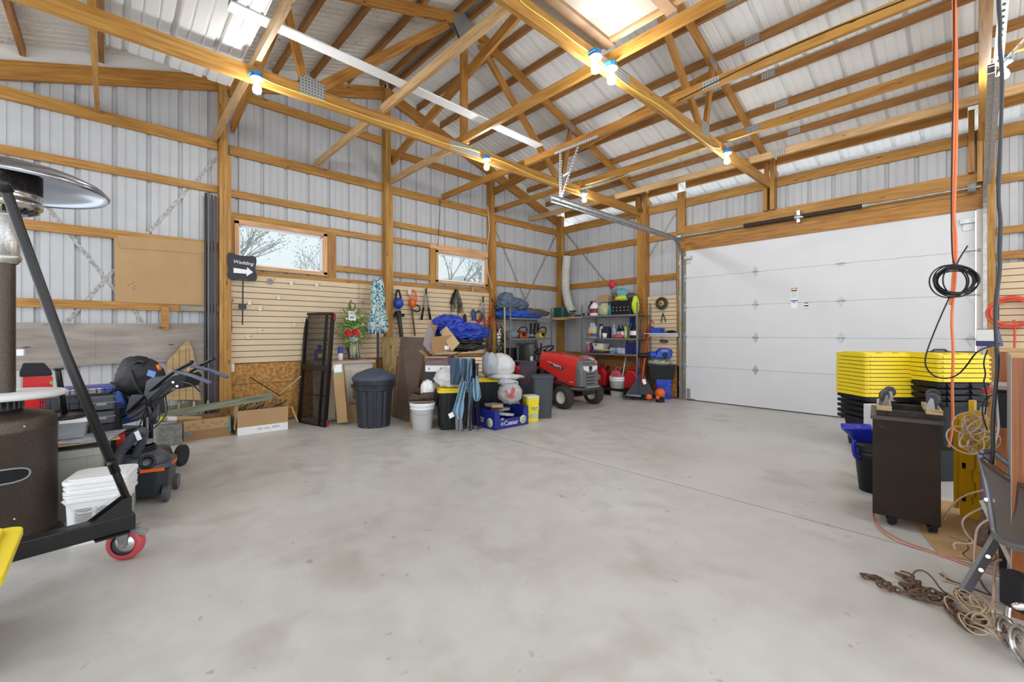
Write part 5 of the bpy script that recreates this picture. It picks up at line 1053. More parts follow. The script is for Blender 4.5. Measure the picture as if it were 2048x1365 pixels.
# totes
M1 = VF(905, 862, .22, .12); tote(M1, .38, .40, .46, YEL, 'black tote with yellow lid between the white bucket and the camp chair')
M2t = VF(985, 842, .45, .1); tote(M2t, .62, .42, .50, YEL, 'long black tote with yellow lid behind the camp chair and blue fruit box')
BAG = mat('white_bag', (.72, .72, .72), .35, alpha=.93); BAGG = mat('grey_bag', (.42, .46, .52), .4)
one(B(M1).lump((.02, .02, .60), (.20, .16, .13), .22, 2.0, seed=11, n=40, flat=.502), 'plastic_bag', BAG, 'crumpled white plastic bag on the front yellow lid', 'bag')
one(B(M2t).lump((.12, .0, .69), (.18, .15, .16), .16, 1.8, seed=13, n=40, flat=.542), 'plastic_bag', BAG, 'big white bag sitting on the long yellow-lidded tote', 'bag')
one(B(M2t).lump((-.05, -.10, .73), (.13, .10, .16), .10, 1.5, seed=17, n=36, flat=.542), 'grey_bag', BAGG, 'smooth grey blue bag bulging beside the camp chair', 'bag')
one(B(M2t).lump((.17, -.20, .555), (.20, .10, .03), .3, 2.6, seed=21, n=30), 'plastic_bag', BAG, 'flattened white bag draped over the front edge of the yellow lid', 'bag')
# camp chair, folded and standing
cm = VF(940, 862, .06); t = thing('camp_chair', 'folded camp chair in dark and pale blue cloth standing upright before the totes', 'chair', cm.translation); DB = mat('slate_cloth', (.06, .10, .16), .8); LB = mat('sky_cloth', (.24, .40, .52), .8); STL = mat('chair_tube', (.04, .04, .05), .3, .5)
R = random.Random(3)
feet = [(-.13, -.03), (-.06, .05), (.0, -.06), (.04, .04), (.10, .0), (-.09, -.06), (.13, .06)]
for k, (x, y) in enumerate(feet): B(cm).tube([(x, y, .012), (x * .55 + .01, y * .6, .42), (x * .75, y * .6, .80)], .009, 8).lathe([(.016, 0), (.016, .03), (.01, .04), (0, .04)], 10, T=Matrix.Translation((x, y, 0))).done('leg', STL, t)
def drape(name, rows, m, d=5.1, folds=4, amp=.018, seed=1, th=.004):
    """hanging cloth: rows of (photo y, left x, right x), pleated in depth"""
    R2 = random.Random(seed); ph = R2.uniform(0, 6); n = len(rows) - 1
    def fn(u, v):
        s = v * n; i = min(n - 1, int(s)); k = s - i; y = rows[i][0] * (1 - k) + rows[i + 1][0] * k; a = rows[i][1] * (1 - k) + rows[i + 1][1] * k; c = rows[i][2] * (1 - k) + rows[i + 1][2] * k
        return DP(a + (c - a) * u, y, d + amp * sin(ph + u * folds * 2 * pi + 2.2 * v) + amp * .6 * sin(5 * v + 3 * u + ph))
    return B().grid(fn, 8 * folds, 18).done(name, m, t, solid=th)
drape('back_panel', [(716, 900, 924), (745, 900, 926), (770, 901, 917)], DB, 5.16, 2, .01, 2)
drape('seat_cloth', [(717, 920, 944), (745, 922, 941), (770, 927, 941), (779, 931, 938)], LB, 5.08, 3, .03, 5)
drape('seat_cloth', [(765, 921, 934), (800, 912, 928), (822, 905, 927), (840, 913, 924)], LB, 5.04, 2, .03, 6); drape('seat_cloth', [(752, 945, 955), (775, 943, 960), (795, 946, 962), (803, 950, 957)], LB, 5.06, 2, .03, 7)
drape('arm_cloth', [(716, 938, 949), (745, 940, 953), (770, 937, 946)], LB, 5.12, 2, .02, 8); drape('arm_cloth', [(717, 924, 932), (745, 925, 934), (762, 927, 932)], DB, 5.0, 1, .02, 9); drape('arm_cloth', [(718, 944, 950), (740, 944, 952), (757, 945, 951)], BLACKP, 5.0, 1, .02, 10)
drape('carry_pocket', [(828, 911, 924), (845, 911, 925), (862, 912, 926)], mat('grey_pocket', (.22, .23, .25), .8), 5.03, 2, .015, 3); drape('carry_pocket', [(765, 938, 946), (790, 937, 945), (812, 938, 944)], DB, 5.0, 1, .02, 4)
sheet4([DP(900, 838, 4.98), DP(909, 833, 4.98), DP(905, 824, 4.98), DP(896, 829, 4.98)], .002).done('care_tag', WHITE, t)
# blue fruit carton
f0, f1 = ZP(990, 862), ZP(1057, 849); fd = (f1 - f0).normalized(); fc = frame((f0 + f1) / 2 + Vector((-fd.y, fd.x, 0)) * .24, atan2(fd.y, fd.x)); NB = mat('carton_navy', (.012, .02, .22), .45)
t = thing('fruit_carton', 'navy blue produce carton with the word Caesar, filled with clear trays', 'box', fc.translation); w, d, h = (f1 - f0).length, .46, .235; b = B(fc); b.use(NB)
for s in (-1, 1): b.ngon([(-d / 2, 0), (d / 2, 0), (d / 2, h), (-d / 2, h)], .006, axis='x', T=Matrix.Translation((s * w / 2, 0, 0)))
for y in (-d / 2, d / 2 - .006): b.ngon([(-w / 2, 0), (w / 2, 0), (w / 2, h), (w / 2 - .07, h), (w / 2 - .09, h * .5), (-w / 2 + .09, h * .5), (-w / 2 + .07, h), (-w / 2, h)], .006, axis='y', T=Matrix.Translation((0, y, 0)))
b.box((0, 0, .006), (w, d, .006)); b.done('carton', None, t)
Tf = lambda x, z: fc @ Matrix.Translation((x, -d / 2 - .002, z)) @ RX90
text('lettering', 'Caesar', .082, Tf(-.01, .06), WHITE, t); B(fc @ Matrix.Translation((.19, -d / 2 - .001, .075)) @ RX90).lathe([(0, .001), (.052, .001), (.052, 0)], 28).done('emblem', WHITE, t); B(fc @ Matrix.Translation((.19, -d / 2 - .0022, .075)) @ RX90).lathe([(0, .001), (.044, .001), (.044, 0)], 28).done('salad_picture', mat('salad', (.30, .42, .10), .6, col2=(.6, .62, .35), vscale=50), t)
B(fc @ Matrix.Translation((-.155, -d / 2 - .001, .06)) @ RX90).torus((0, 0, 0), .02, .002, 20, 4).done('seal_ring', WHITE, t); text('lettering', 'Fresh', .016, Tf(-.155, .06), WHITE, t); text('lettering', 'FRESH\nGARDEN', .014, Tf(-.155, .12), WHITE, t)
Ts = lambda y, z: fc @ Matrix.Translation((-w / 2 - .007 + .006, y, z)) @ Matrix.Rotation(-pi / 2, 4, 'Z') @ RX90
B(Ts(-.14, .08)).lathe([(0, .001), (.055, .001), (.055, 0)], 28).done('emblem', WHITE, t); B(Ts(-.14, .08) @ Matrix.Translation((0, 0, .001))).lathe([(0, .001), (.047, .001), (.047, 0)], 28).done('salad_picture', MATS['salad'], t); text('lettering', 'Caesar', .03, Ts(.01, .12), WHITE, t); text('lettering', 'SALAD\nKIT', .02, Ts(.01, .08), WHITE, t)
CT = mat('clear_tray', (.55, .57, .60), .2, alpha=.6); R = random.Random(9)
for k, (x, y, z, a, m) in enumerate(((.02, .0, .20, .22, CT), (-.05, .06, .16, -.15, mat('dark_tray', (.10, .08, .08), .3)), (.06, -.05, .13, .4, OFFW), (-.08, -.04, .22, .9, CARD), (.1, .08, .17, -.5, BLACKP), (-.02, .1, .24, .1, CT))):
    o = one(B(fc @ Matrix.Translation((x, y, z)) @ Matrix.Rotation(a, 4, 'Z') @ Matrix.Rotation(a * .5, 4, 'Y')).rbox((0, 0, -.02), (.20, .14, .035), .02, top=1.1), 'food_tray', m, ('clear tray lying on top inside the blue carton', 'dark tray under the clear ones in the blue carton', 'white tray low at the front of the blue carton', 'brown pad at the left inside the blue carton', 'black tray at the right inside the blue carton', 'clear tray at the back inside the blue carton')[k], 'tray')
# printed bag on the carton
bp = DP(1020, 787, 5.45); Mg = frame(bp, YAW); t = thing('shopping_bag', 'full grey shopping bag with a red script letter, knotted on top, above the blue carton', 'bag', bp - Vector((0, 0, .12))); GB = mat('bag_grey', (.46, .45, .44), .35, col2=(.33, .33, .34), vscale=14)
B(Mg).lump((0, 0, 0), (.145, .11, .13), .09, 2.2, seed=31, n=44).done('bag', GB, t); B(Mg).lump((-.05, 0, .14), (.08, .06, .035), .35, 2.4, seed=8).tube([(.0, 0, .12), (.06, -.02, .155), (.10, 0, .14), (.085, 0, .11), (.03, -.01, .12)], .012, 8, smooth_pts=2).done('knot', BAGG, t)
RS = mat('script_red', (.62, .10, .08), .5)
b = B(Mg); b.tube([(-.06, -.118, .045), (-.035, -.128, .052), (-.04, -.128, -.01), (-.02, -.13, -.05), (.01, -.13, .03), (.012, -.13, -.04), (.045, -.122, .0), (.06, -.112, .075), (.035, -.12, .085), (.025, -.128, .02), (.035, -.126, -.045), (.06, -.115, -.02)], .0085, 6, smooth_pts=2); b.done('red_script', RS, t)
# yellow square pail, slim black bin
Y2 = mat('pail_yellow', (.85, .72, .02), .4); M = VF(1062, 845, .12, .35); t = square_pail(M, .185, .31, 'yellow square pail with clear lid behind the blue carton', Y2, mat('milky_lid', (.70, .70, .64), .4))
text('print', 'TSO', .05, M @ Matrix.Translation((.01, -.101, .17)) @ RX90, mat('print_green', (.1, .2, .1), .6), t, shear=.2); B(M).ngon([(-.05, .055), (.06, .055), (.055, .09), (.02, .115), (-.03, .1)], .003, axis='y', T=Matrix.Translation((0, -.0995, 0))).done('picture', mat('pale_blue', (.35, .5, .7), .6), t); B(M @ Matrix.Translation((.05, -.1, .18)) @ RX90).torus((0, 0, 0), .024, .004, 18, 5).done('seal', WHITE, t)
M = VF(1084, 839, .17, .08); t = thing('slim_bin', 'slim charcoal kitchen bin standing left of the red tractor', 'bin', M.translation); SB = mat('bin_slate', (.045, .055, .07), .5)
B(M).rbox((0, 0, 0), (.245, .26, .55), .05, n=6, top=1.2).done('body', SB, t, shade=False); B(M).rbox((0, 0, .55), (.32, .345, .012), .06, n=6).rbox((0, 0, .56), (.315, .34, .022), .05, n=6, top=.93).done('lid', SB, t, bevel=.004)
# dark framed screens leaning behind
for k, (pts, dp_, lbl) in enumerate((([(972, 722), (1012, 724), (1012, 795), (972, 790)], 6.3, 'black framed mesh screen left, behind the white bags'), ([(1040, 726), (1071, 724), (1071, 788), (1042, 790)], 6.6, 'black framed mesh screen right, in front of the tractor mudguard'))):
    V = [DP(a, c, dp_) for a, c in pts]; lo = V[3].copy(); V[3] = V[3] + Vector((0, 0, -V[3].z + .01)); V[2] = V[2] + Vector((0, 0, -V[2].z + .01))
    t = thing('framed_screen', lbl, 'screen', (V[2] + V[3]) / 2); b = B()
    for i in range(4): b.beam(V[i], V[(i + 1) % 4], .02, .03, up=dV if False else (0, 0, 1)) if i % 2 == 0 else b.beam(V[i], V[(i + 1) % 4], .02, .03, up=rV)
    b.done('frame', mat('anthracite', (.03, .035, .045), .35, .4), t); sheet4([V[3], V[2], V[1], V[0]], .003).done('screen', mat('smoked_mesh', (.03, .04, .06), .4, alpha=.72), t)
one(B().beam(DP(972, 720, 6.3), DP(1071, 724, 6.62), .03, .02), 'metal_bar', MATS['anthracite'], 'dark bar lying across the tops of the two framed screens', 'metal bar')
# cardboard boxes, wall of the pile, on a low cream chest
ch = frame((.72, 4.02, 0), pi / 2 - .1)
one(B(ch).box((.1, .1, .36), (.95, .75, .72)), 'storage_chest', CR, 'cream chest hidden under the boxes and tarps of the pile', 'chest')
def flapbox(M, w, d, h, m, flaps, lbl, inner=None, name='cardboard_box'):
    t = thing(name, lbl, 'box', M.translation, 0); tubbox(M, w, d, h, m).done('carton', None, t)
    for (side, ang_, ln) in flaps:
        T = {'f': Matrix.Translation((0, -d / 2, h)) @ Matrix.Rotation(ang_, 4, 'X'), 'b': Matrix.Translation((0, d / 2, h)) @ Matrix.Rotation(pi, 4, 'Z') @ Matrix.Rotation(ang_, 4, 'X'), 'l': Matrix.Translation((-w / 2, 0, h)) @ Matrix.Rotation(-pi / 2, 4, 'Z') @ Matrix.Rotation(ang_, 4, 'X'), 'r': Matrix.Translation((w / 2, 0, h)) @ Matrix.Rotation(pi / 2, 4, 'Z') @ Matrix.Rotation(ang_, 4, 'X')}[side]
        B(M @ T).box((0, 0, ln / 2), ((w if side in 'fb' else d) * .98, .004, ln)).done('flap', inner or CARD, t)
    return t
GP = mat('grey_print_card', (.30, .26, .27), .6); PP = mat('purple_print_card', (.20, .12, .14), .6)
bp = DP(880, 742, 5.75); M = frame(bp, YAW - .12); t = flapbox(M, .30, .30, .20, PP, [('l', .9, .12), ('f', 1.9, .06), ('r', 1.2, .13)], 'purple and white printed box, lower open one of the pile'); B(M).box((0, -.153, .04), (.302, .004, .08)).done('white_band', WHITE, t); text('print', 'JUANES', .04, M @ Matrix.Translation((.0, -.1555, .13)) @ RX90, mat('print_rose', (.4, .3, .3), .6), t); B(M).box((-.10, -.157, .04), (.02, .002, .025)).box((.06, -.157, .04), (.03, .002, .03)).done('barcode', GREYP, t)
one(B(frame(away(DP(885, 800, 5.6), .2), YAW)).box((0, 0, -.0), (.30, .3, .42)), 'cardboard_box', mat('pale_box', (.55, .53, .50), .6), 'pale box supporting the purple printed box', 'box')
M = frame(DP(884, 704, 5.78), YAW + .25); t = flapbox(M @ Matrix.Rotation(-.12, 4, 'Y'), .27, .28, .13, CARD2, [('l', -.45, .24), ('f', -.5 + 1.1, .10), ('r', .75, .22), ('b', .2, .22)], 'open brown box with tall flaps on top of the pile'); B(M).box((.05, -.143, .06), (.06, .003, .05)).done('paper_label', WHITE, t)
t = thing('cardboard_box', 'tipped open carton with grey outside and long tan flaps, topmost box of the pile', 'box', DP(872, 705, 5.8))
sheet4([DP(846, 690, 5.8), DP(868, 713, 5.7), DP(879, 682, 5.74), DP(857, 645, 5.9)], .005).done('outer_side', GP, t); sheet4([DP(856, 643, 5.92), DP(877, 646, 5.85), DP(878, 676, 5.8), DP(868, 668, 5.82)], .005).done('flap', CARD, t)
sheet4([DP(879, 664, 5.72), DP(893, 653, 5.68), DP(919, 687, 5.55), DP(904, 703, 5.58)], .005).done('flap', mat('tan_card', (.56, .38, .20), .7), t); sheet4([DP(872, 700, 5.78), DP(902, 704, 5.7), DP(880, 664, 5.8), DP(868, 672, 5.85)], .005).done('inner_side', CARD2, t)
one(sheet4([DP(876, 808, 5.55), DP(845, 808, 5.65), DP(850, 745, 5.85), DP(872, 752, 5.75)], .10), 'dark_case', mat('denim_slate', (.05, .065, .09), .7), 'dark blue grey case standing between the brown board and the pale box', 'case')
tb = frame(DP(915, 700, 5.95), YAW); BT = mat('black_tarp', (.02, .02, .023), .35, bump=.5, bscale=25)
one(B(tb).lump((.02, .0, .045), (.28, .22, .055), .30, 3.0, seed=40, n=48), 'folded_tarp', BT, 'folded black tarp, lower of two under the blue one', 'tarp'); one(B(tb).lump((.03, .0, .12), (.26, .2, .05), .30, 2.6, seed=44, n=48), 'folded_tarp', BT, 'folded black tarp right below the blue tarp', 'tarp')
one(B(tb).lump((.05, -.02, .24), (.28, .2, .10), .36, 2.8, seed=52, n=90).lump((-.13, .0, .36), (.17, .13, .09), .36, 3, seed=55, n=64), 'blue_tarp', TARP, 'big crumpled blue tarp heaped on top of the pile', 'tarp')
# stack of slatted offcuts under the tarps
b = B(frame(DP(938, 745, 5.7), YAW + .05)); b.use(SLATG); b.box((0, .1, .10), (.33, .2, .20)); b.use(SLAT)
for k in range(4): b.box((0, .095, .03 + .05 * k), (.34, .22, .04))
one(b, 'slat_offcuts', None, 'short stack of beige slat board under the black tarps', 'board')
# ================================================================== TOOLS ON THE SECOND SLAT PANEL
def T0(px, py, x=.06): return XP(px, py, x)
def tool(name, lbl, cat, px, py, x=.08): return thing(name, lbl, cat, XP(px, py, x))
t = tool('leaf_blower', 'blue and black leaf blower hanging nose down left on the tool panel', 'leaf blower', 797, 640)
B(frame(T0(797, 607, .13), pi / 2)).lump((0, 0, 0), (.075, .075, .085), .05, 1.2, seed=2).done('motor_body', BLUE, t); B().tube([T0(791, 600, .13), T0(793, 582, .13), T0(798, 580, .13), T0(802, 598, .13)], .016, 10, smooth_pts=2).done('handle', BLACKP, t); B().cyl(T0(798, 628, .13), T0(798, 634, .13), .085, n=24).cyl(T0(795, 622, .13), T0(797, 630, .13), .05, n=20).done('collar', BLACKP, t); B().cyl(T0(798, 632, .13), T0(803, 674, .13), .034, .03, n=18).done('nozzle', DGREY, t)
t = tool('hedge_trimmer', 'orange hedge trimmer hanging blade down on the tool panel', 'hedge trimmer', 825, 640)
B().tube([T0(822, 608, .1), T0(820, 590, .1), T0(824, 580, .1), T0(831, 583, .1), T0(834, 600, .1), T0(830, 608, .1)], .013, 10, smooth_pts=2).done('handle', ORANGE, t); B(frame(T0(825, 606, .1), pi / 2)).lump((0, 0, 0), (.05, .045, .08), .06, 1.5, seed=6).done('motor_body', ORANGE, t); B(frame(T0(819, 585, .1), pi / 2)).lump((0, 0, 0), (.03, .03, .05), .05, 1.5, seed=6).done('rear_grip', OFFW, t)
B().tube([T0(825, 612, .1), T0(836, 610, .1), T0(841, 618, .1), T0(836, 625, .1), T0(824, 620, .1)], .012, 8, smooth_pts=2).done('front_guard', BLACKP, t)
b = B(); p, q = T0(823, 615, .1), T0(830, 672, .1); b.beam(p, q, .012, .022, up=(0, 1, 0))
for k in range(22): c = p.lerp(q, k / 22); b.beam(c + Vector((0, -.022, -.006)), c + Vector((0, .022, .006)), .006, .006)
b.done('blade', RUST, t)
def loppers(px0, py0, spread, ly, hc, gc, lbl, cat='loppers', lean=0, jaw=BLACKM):
    t = tool('loppers', lbl, cat, px0, ly); x = .09
    top = T0(px0, py0, x); B().ngon([(0, 0), (.012, .05), (.02, .10), (.008, .11), (-.006, .06)], .008, axis='x', T=Matrix.Translation(top + Vector((0, 0, -.02)))).ngon([(0, 0), (-.02, .045), (-.028, .09), (-.02, .09), (.0, .05)], .008, axis='x', T=Matrix.Translation(top + Vector((.006, 0, -.02)))).cyl(top + Vector((-.008, 0, -.01)), top + Vector((.018, 0, -.01)), .014, n=12).done('blades', jaw, t)
    for s in (-1, 1):
        e = T0(px0 + s * spread + lean, ly, x); m_ = top.lerp(e, .55); B().tube([top + Vector((0, 0, -.01)), top.lerp(e, .1) + Vector((0, s * .012, 0)), m_], .013, 8).done('handle', hc, t); B().tube([m_, e], .019, 10).done('grip', gc, t)
    return t
loppers(852, 586, 9, 640, GREYP, BLACKP, 'long loppers with black grips hanging right of the hedge trimmer')
loppers(966, 602, 8, 664, GALV, REDP, 'silver loppers with red grips hanging by the second window corner', lean=-3)
loppers(984, 603, 9, 660, ORANGE, REDP, 'orange handled bolt cutters hanging on the third post', lean=1)
b = B(); R = random.Random(12)
for k in range(26):
    y0_ = R.gauss(0, .035); z0_ = 1.86 - .04; c = XP(912, 580, .06); pts = []
    a = R.uniform(.04, .16); L = R.uniform(.25, .5)
    for s in range(9): u = s / 8; pts.append((.05 + R.uniform(0, .05), c.y + y0_ * .3 + a * sin(pi * u) * (1 if k % 2 else -1) * .9, c.z - L * (1 - abs(2 * u - 1)) + R.uniform(-.02, .02)))
    b.use(R.choice((BLACKP, CHAR, BLACKP, MATS['mossy_wood']))); b.tube(pts, .0042, 5, smooth_pts=1)
one(b, 'cord_bundle', None, 'tangled bundle of thin dark cords hanging at the middle of the tool panel', 'cords')
def coil(name, c, R0, r, m, lbl, nrm, n=6, sc=(1, 1.15), seed=1, cat='coil'):
    b = B(); R = random.Random(seed); A = axis_frame(c, Vector(c) + Vector(nrm))
    for k in range(n):
        dx, dy = R.uniform(-.12, .12) * R0, R.uniform(-.12, .12) * R0; s1, s2 = R.uniform(.88, 1.1), R.uniform(.88, 1.1)
        b.tube([A @ Vector((R.uniform(-.004, .004) + .006 * (k - n / 2), R0 * sc[0] * s1 * cos(a) + dx, R0 * sc[1] * s2 * sin(a) + dy)) for a in [2 * pi * i / 26 for i in range(26)]], r, 6, closed=True)
    return one(b, name, m, lbl, cat)
coil('cord_coil', XP(958, 633, .08), .085, .006, CHAR, 'coiled dark cord hanging left of the silver loppers', (1, 0, 0), 5, seed=3); coil('rope_coil', XP(947, 630, .08), .05, .007, mat('blue_rope', (.03, .10, .3), .7), 'small coil of blue rope hanging beside the dark cord coil', (1, 0, 0), 6, (.6, 1.8), seed=5)
one(B(frame(XP(930, 640, .07), pi / 2)).lump((0, 0, 0), (.03, .03, .10), .1, 2, seed=4), 'nozzle', BLACKP, 'small black nozzle hanging above the blue tarp', 'nozzle')

t = tool('silver_jug_scoop', 'small silver scoop with yellow tag hanging under the loppers', 'scoop', 962, 664); B(frame(XP(964, 656, .1), pi / 2)).lump((0, 0, 0), (.04, .04, .05), .1, 2, seed=4).done('scoop', GALV, t); B(frame(XP(978, 660, .1), pi / 2)).box((0, 0, 0), (.04, .01, .07)).done('yellow_tag', YEL, t)
for k, (px, c, lbl) in enumerate(((979, RUST, 'cluster of brown keys and straps hanging on the third post'), (1000, mat('foil', (.6, .6, .55), .25, .8, col2=(.05, .05, .06), vscale=25), 'crinkled silver bag hanging between the post and the shelf'))):
    one(B(frame(XP(px, 680 if k == 0 else 685, .15 if k == 0 else .085), pi / 2)).lump((0, 0, 0), (.05 + .03 * k, .05, .20 + .05 * k), .30, 3, seed=9 + k, n=36), 'hanging_bag' if k else 'strap_cluster', c, lbl, 'bag' if k else 'straps')
b = B(); b.beam(XP(1009, 615, .45), XP(1010, 716, .50), .012, .03, up=(0, 1, 0)); one(b, 'yellow_strap', mat('straw_strap', (.50, .42, .2), .7), 'long straw coloured strap hanging from the left shelf corner', 'strap')
coil('hose_coil', XP(1008, 716, .55), .10, .014, YCORD, 'yellow hose coil lying behind the framed screens', (0, 0, 1), 3, (1, 1), seed=8)
# ================================================================== CORNER SHELVES AND WHAT THEY HOLD
RACK = mat('rack_steel', (.30, .31, .32), .4, .6)
def rack(name, M, w, d, zs, H, lbl):
    """steel shelf rack; local x along the wall, back at y = 0, front at -d"""
    t = thing(name, lbl, 'shelf rack', M.translation, 0)
    for x in (0, w):
        for y in (0, -d): B(M).box((x, y, H / 2), (.022, .022, H)).done('upright', RACK, t)
    for z in zs:
        b = B(M); b.box((w / 2, -d / 2, z - .006), (w, d, .008)); b.box((w / 2, -d, z - .014), (w, .006, .03)); b.box((w / 2, 0, z - .014), (w, .006, .03)); b.done('shelf', RACK, t)
    for x in (0, w):
        for z in (H, H - .14, H - .28): B(M).tube([(x, 0, z), (x, -d, z)], .004, 5).done('end_rail', RACK, t)
    return t
ya = XP(1019, 640, .46).y; yb = XP(1101, 640, .46).y; MA = frame((.06, ya, 0), pi / 2)      # local y = -d reaches x = .06 + d
rack('shelf_rack', MA, yb - ya, .42, [.62, 1.065, 1.45], 1.66, 'steel shelf rack on the gable wall holding chainsaws, behind the tractor seat')
yf = LY - .52; xa_, xb_ = YP(1164, 676, yf).x, YP(1274, 676, yf).x; MB_ = frame((xa_, LY - .06, 0), 0)
rack('shelf_rack', MB_, xb_ - xa_, .46, [.78, 1.07, 1.505], 1.72, 'steel shelf rack on the door wall holding jugs and spray bottles')
wc_ = wood('shelf_plank', (.58, .40, .18), (.45, .29, .12), (.68, .5, .26), knots=False)
one(B().b2((.08, LY - .42, 1.47), (xa_ - .03, LY - .06, 1.50)), 'shelf_plank', wc_, 'wooden plank shelf across the corner, carrying the green tub', 'shelf'); one(B().b2((.08, yb + .03, 1.44), (.5, LY - .1, 1.466)), 'shelf_plank', wc_, 'short wooden plank along the gable wall under the corner plank', 'shelf')
AX = lambda px, z, x=.28: Vector((x, min(XP(px, 666, x).y, yb - .08), z))
BX = lambda px, z, y=LY - .28: Vector((max(YP(px, 666, y).x, xa_ + .05) if z > .3 else YP(px, 666, y).x, y, z))
def S(px, d): return px * d / F
# rack A, top
SB1 = mat('sleeping_bag_blue', (.02, .10, .50), .6, bump=.3, bscale=14); SB2 = mat('slate_bag', (.10, .14, .20), .55, bump=.3, bscale=14)
one(B(frame(AX(1030, 1.52), pi / 2)).lump((.12, 0, .0), (.48, .17, .085), .24, 2.6, seed=3, n=64, flat=-.066), 'sleeping_bag', SB1, 'bright blue sleeping bag on the top of the left rack', 'sleeping bag')
one(B(frame(AX(1022, 1.70), pi / 2)).lump((.02, 0, .0), (.30, .16, .11), .32, 3.0, seed=14, n=64).lump((-.12, 0, .10), (.13, .12, .11), .3, 2.4, seed=19, n=30), 'sleeping_bag', SB2, 'dark slate and pale blue bag heaped on the bright blue sleeping bag', 'sleeping bag')
one(B(frame(AX(1060, 1.56, .3), pi / 2)).lump((.0, 0, .0), (.38, .14, .075), .32, 3.0, seed=24, n=64, flat=-.05), 'duffel_bag', mat('brown_bag', (.12, .10, .09), .7), 'limp grey brown bag sliding off the right of the blue sleeping bag', 'bag')
p = AX(1072, 1.456 + .02, .16); t = thing('birdhouse', 'small wooden birdhouse beside the brown bag', 'birdhouse', p); M = frame(p, pi / 2)
B(M).ngon([(-.08, 0), (.08, 0), (.08, .10), (0, .16), (-.08, .10)], .14, axis='y', T=Matrix.Translation((0, -.07, 0))).done('box', wc_, t); B(M).cyl((0, -.074, .08), (0, -.0705, .08), .018, n=14).done('entrance', BLACKM, t)
for s in (-1, 1): B(M).beam((0, 0, .17), (s * .12, 0, .09), .18, .01).done('roof', FENCEW, t)
p = Vector((YP(1123, 640, LY - .25).x, LY - .25, 1.50)); t = thing('green_tub', 'dark green tub with lid on the corner plank', 'tub', p); DG = mat('dark_green', (.012, .085, .075), .45); B(frame(p)).rbox((0, 0, 0), (.24, .22, .19), .05, n=5, top=1.15).done('body', DG, t); B(frame(p)).rbox((0, 0, .19), (.30, .27, .02), .06, n=5).done('lid', DG, t)
# flexible duct
du = [YP(1134, 512, LY - .17), YP(1131, 545, LY - .17), YP(1131, 580, LY - .17), YP(1137, 610, LY - .17), YP(1144, 624, LY - .17)]
t = thing('flexible_duct', 'grey white flexible duct standing in the corner above the plank shelf', 'duct', du[-1]); du[-1].z = max(du[-1].z, 1.51)
b = B(); P = [du[0]]; 
for i in range(4):
    for k in range(14): P.append(du[i].lerp(du[i + 1], (k + 1) / 14))
for _ in range(12): P = [P[0]] + [(P[i - 1] + P[i] * 2 + P[i + 1]) / 4 for i in range(1, len(P) - 1)] + [P[-1]]
b.tube(P, lambda s: .088 + .005 * sin(s * 130), 24); b.done('sleeve', mat('duct_cloth', (.62, .60, .56), .8, var=.15, vscale=20), t); B().cyl(P[-1] - Vector((0, 0, .0)), P[-1] + Vector((.0, 0, .02)), .09, n=20).done('end_ring', BLACKP, t); B().cyl(P[0], P[0] + Vector((0, 0, .02)), .06, n=16).done('end_ring', BLACKP, t)
p = YP(1160, 627, LY - .3); p.z = 1.50; one(B(frame(p)).box((-.02, 0, .02), (.16, .1, .04)).box((.07, 0, .035), (.03, .1, .07)), 'clamp_tool', DBLUE, 'dark blue tool at the right end of the corner plank', 'tool')
# chainsaws on rack A
def chainsaw(p, rz, body, lbl, bar=True, s=1):
    M = frame(p, rz) @ Matrix.Scale(s, 4); t = thing('chainsaw', lbl, 'chainsaw', p)
    B(M).ngon([(-.12, 0), (.10, 0), (.12, .08), (.06, .15), (-.06, .16), (-.12, .10)], .14, axis='y', T=Matrix.Translation((0, -.07, 0))).done('body', body, t, bevel=.012 * s)
    B(M).tube([(.07, -.07, .10), (.09, -.07, .21), (.02, -.06, .25), (-.05, 0, .23), (-.07, .06, .14)], .014, 8, smooth_pts=2).done('front_handle', BLACKP, t); B(M).tube([(-.11, 0, .12), (-.20, 0, .10), (-.20, 0, .03), (-.11, 0, .02)], .014, 8, smooth_pts=1).done('rear_handle', BLACKP, t)
    B(M).cyl((-.02, -.075, .08), (-.02, -.071, .08), .045, n=16).done('starter_cover', BLACKP, t)
    if bar: B(M).ngon([(.1, .03), (.36, .035), (.385, .06), (.36, .085), (.1, .09)], .008, axis='y').done('guide_bar', GREYP, t)
    return t
chainsaw(AX(1044, 1.067), pi / 2, mat('chainsaw_orange', (.72, .12, .02), .4, col2=(.05, .02, .02), vscale=14), 'orange and black chainsaw on the middle shelf, nearest the tractor seat', s=.9)
chainsaw(AX(1089, 1.067), pi / 2, mat('chainsaw_yellow', (.80, .55, .02), .4, col2=(.05, .04, .02), vscale=12), 'yellow and black chainsaw at the right end of the middle shelf', False, .9)
chainsaw(AX(1040, .625), pi / 2, ORANGE, 'orange topped chainsaw on the lower shelf behind the tractor seat', False)
p = AX(1070, 1.067); t = thing('grinder', 'dark grinder with pale round guard between the two chainsaws', 'grinder', p); M = frame(p, pi / 2); B(M).tube([(-.05, 0, .17), (0, 0, .06)], .022, 10).done('grip', BLACKP, t); B(M).cyl((.03, -.03, .05), (.03, .03, .05), .05, n=18).torus((.03, -.035, .05), .05, .006, nrm=(0, 1, 0)).done('guard', GREYP, t)
for k, px in enumerate((1085, 1092, 1098)):
    p = AX(px, 1.067, .15) - Vector((0, .10 * (2 - k) - .02, 0)); one(B(frame(p, pi / 2)).tube([(0, 0, .0), (.01 + .01 * k, 0, .30)], .018, 8), 'hand_tool', BLACKP, 'black tool handle standing behind the yellow chainsaw, %s of three' % ('leftmost', 'middle', 'rightmost')[k], 'tool handle')
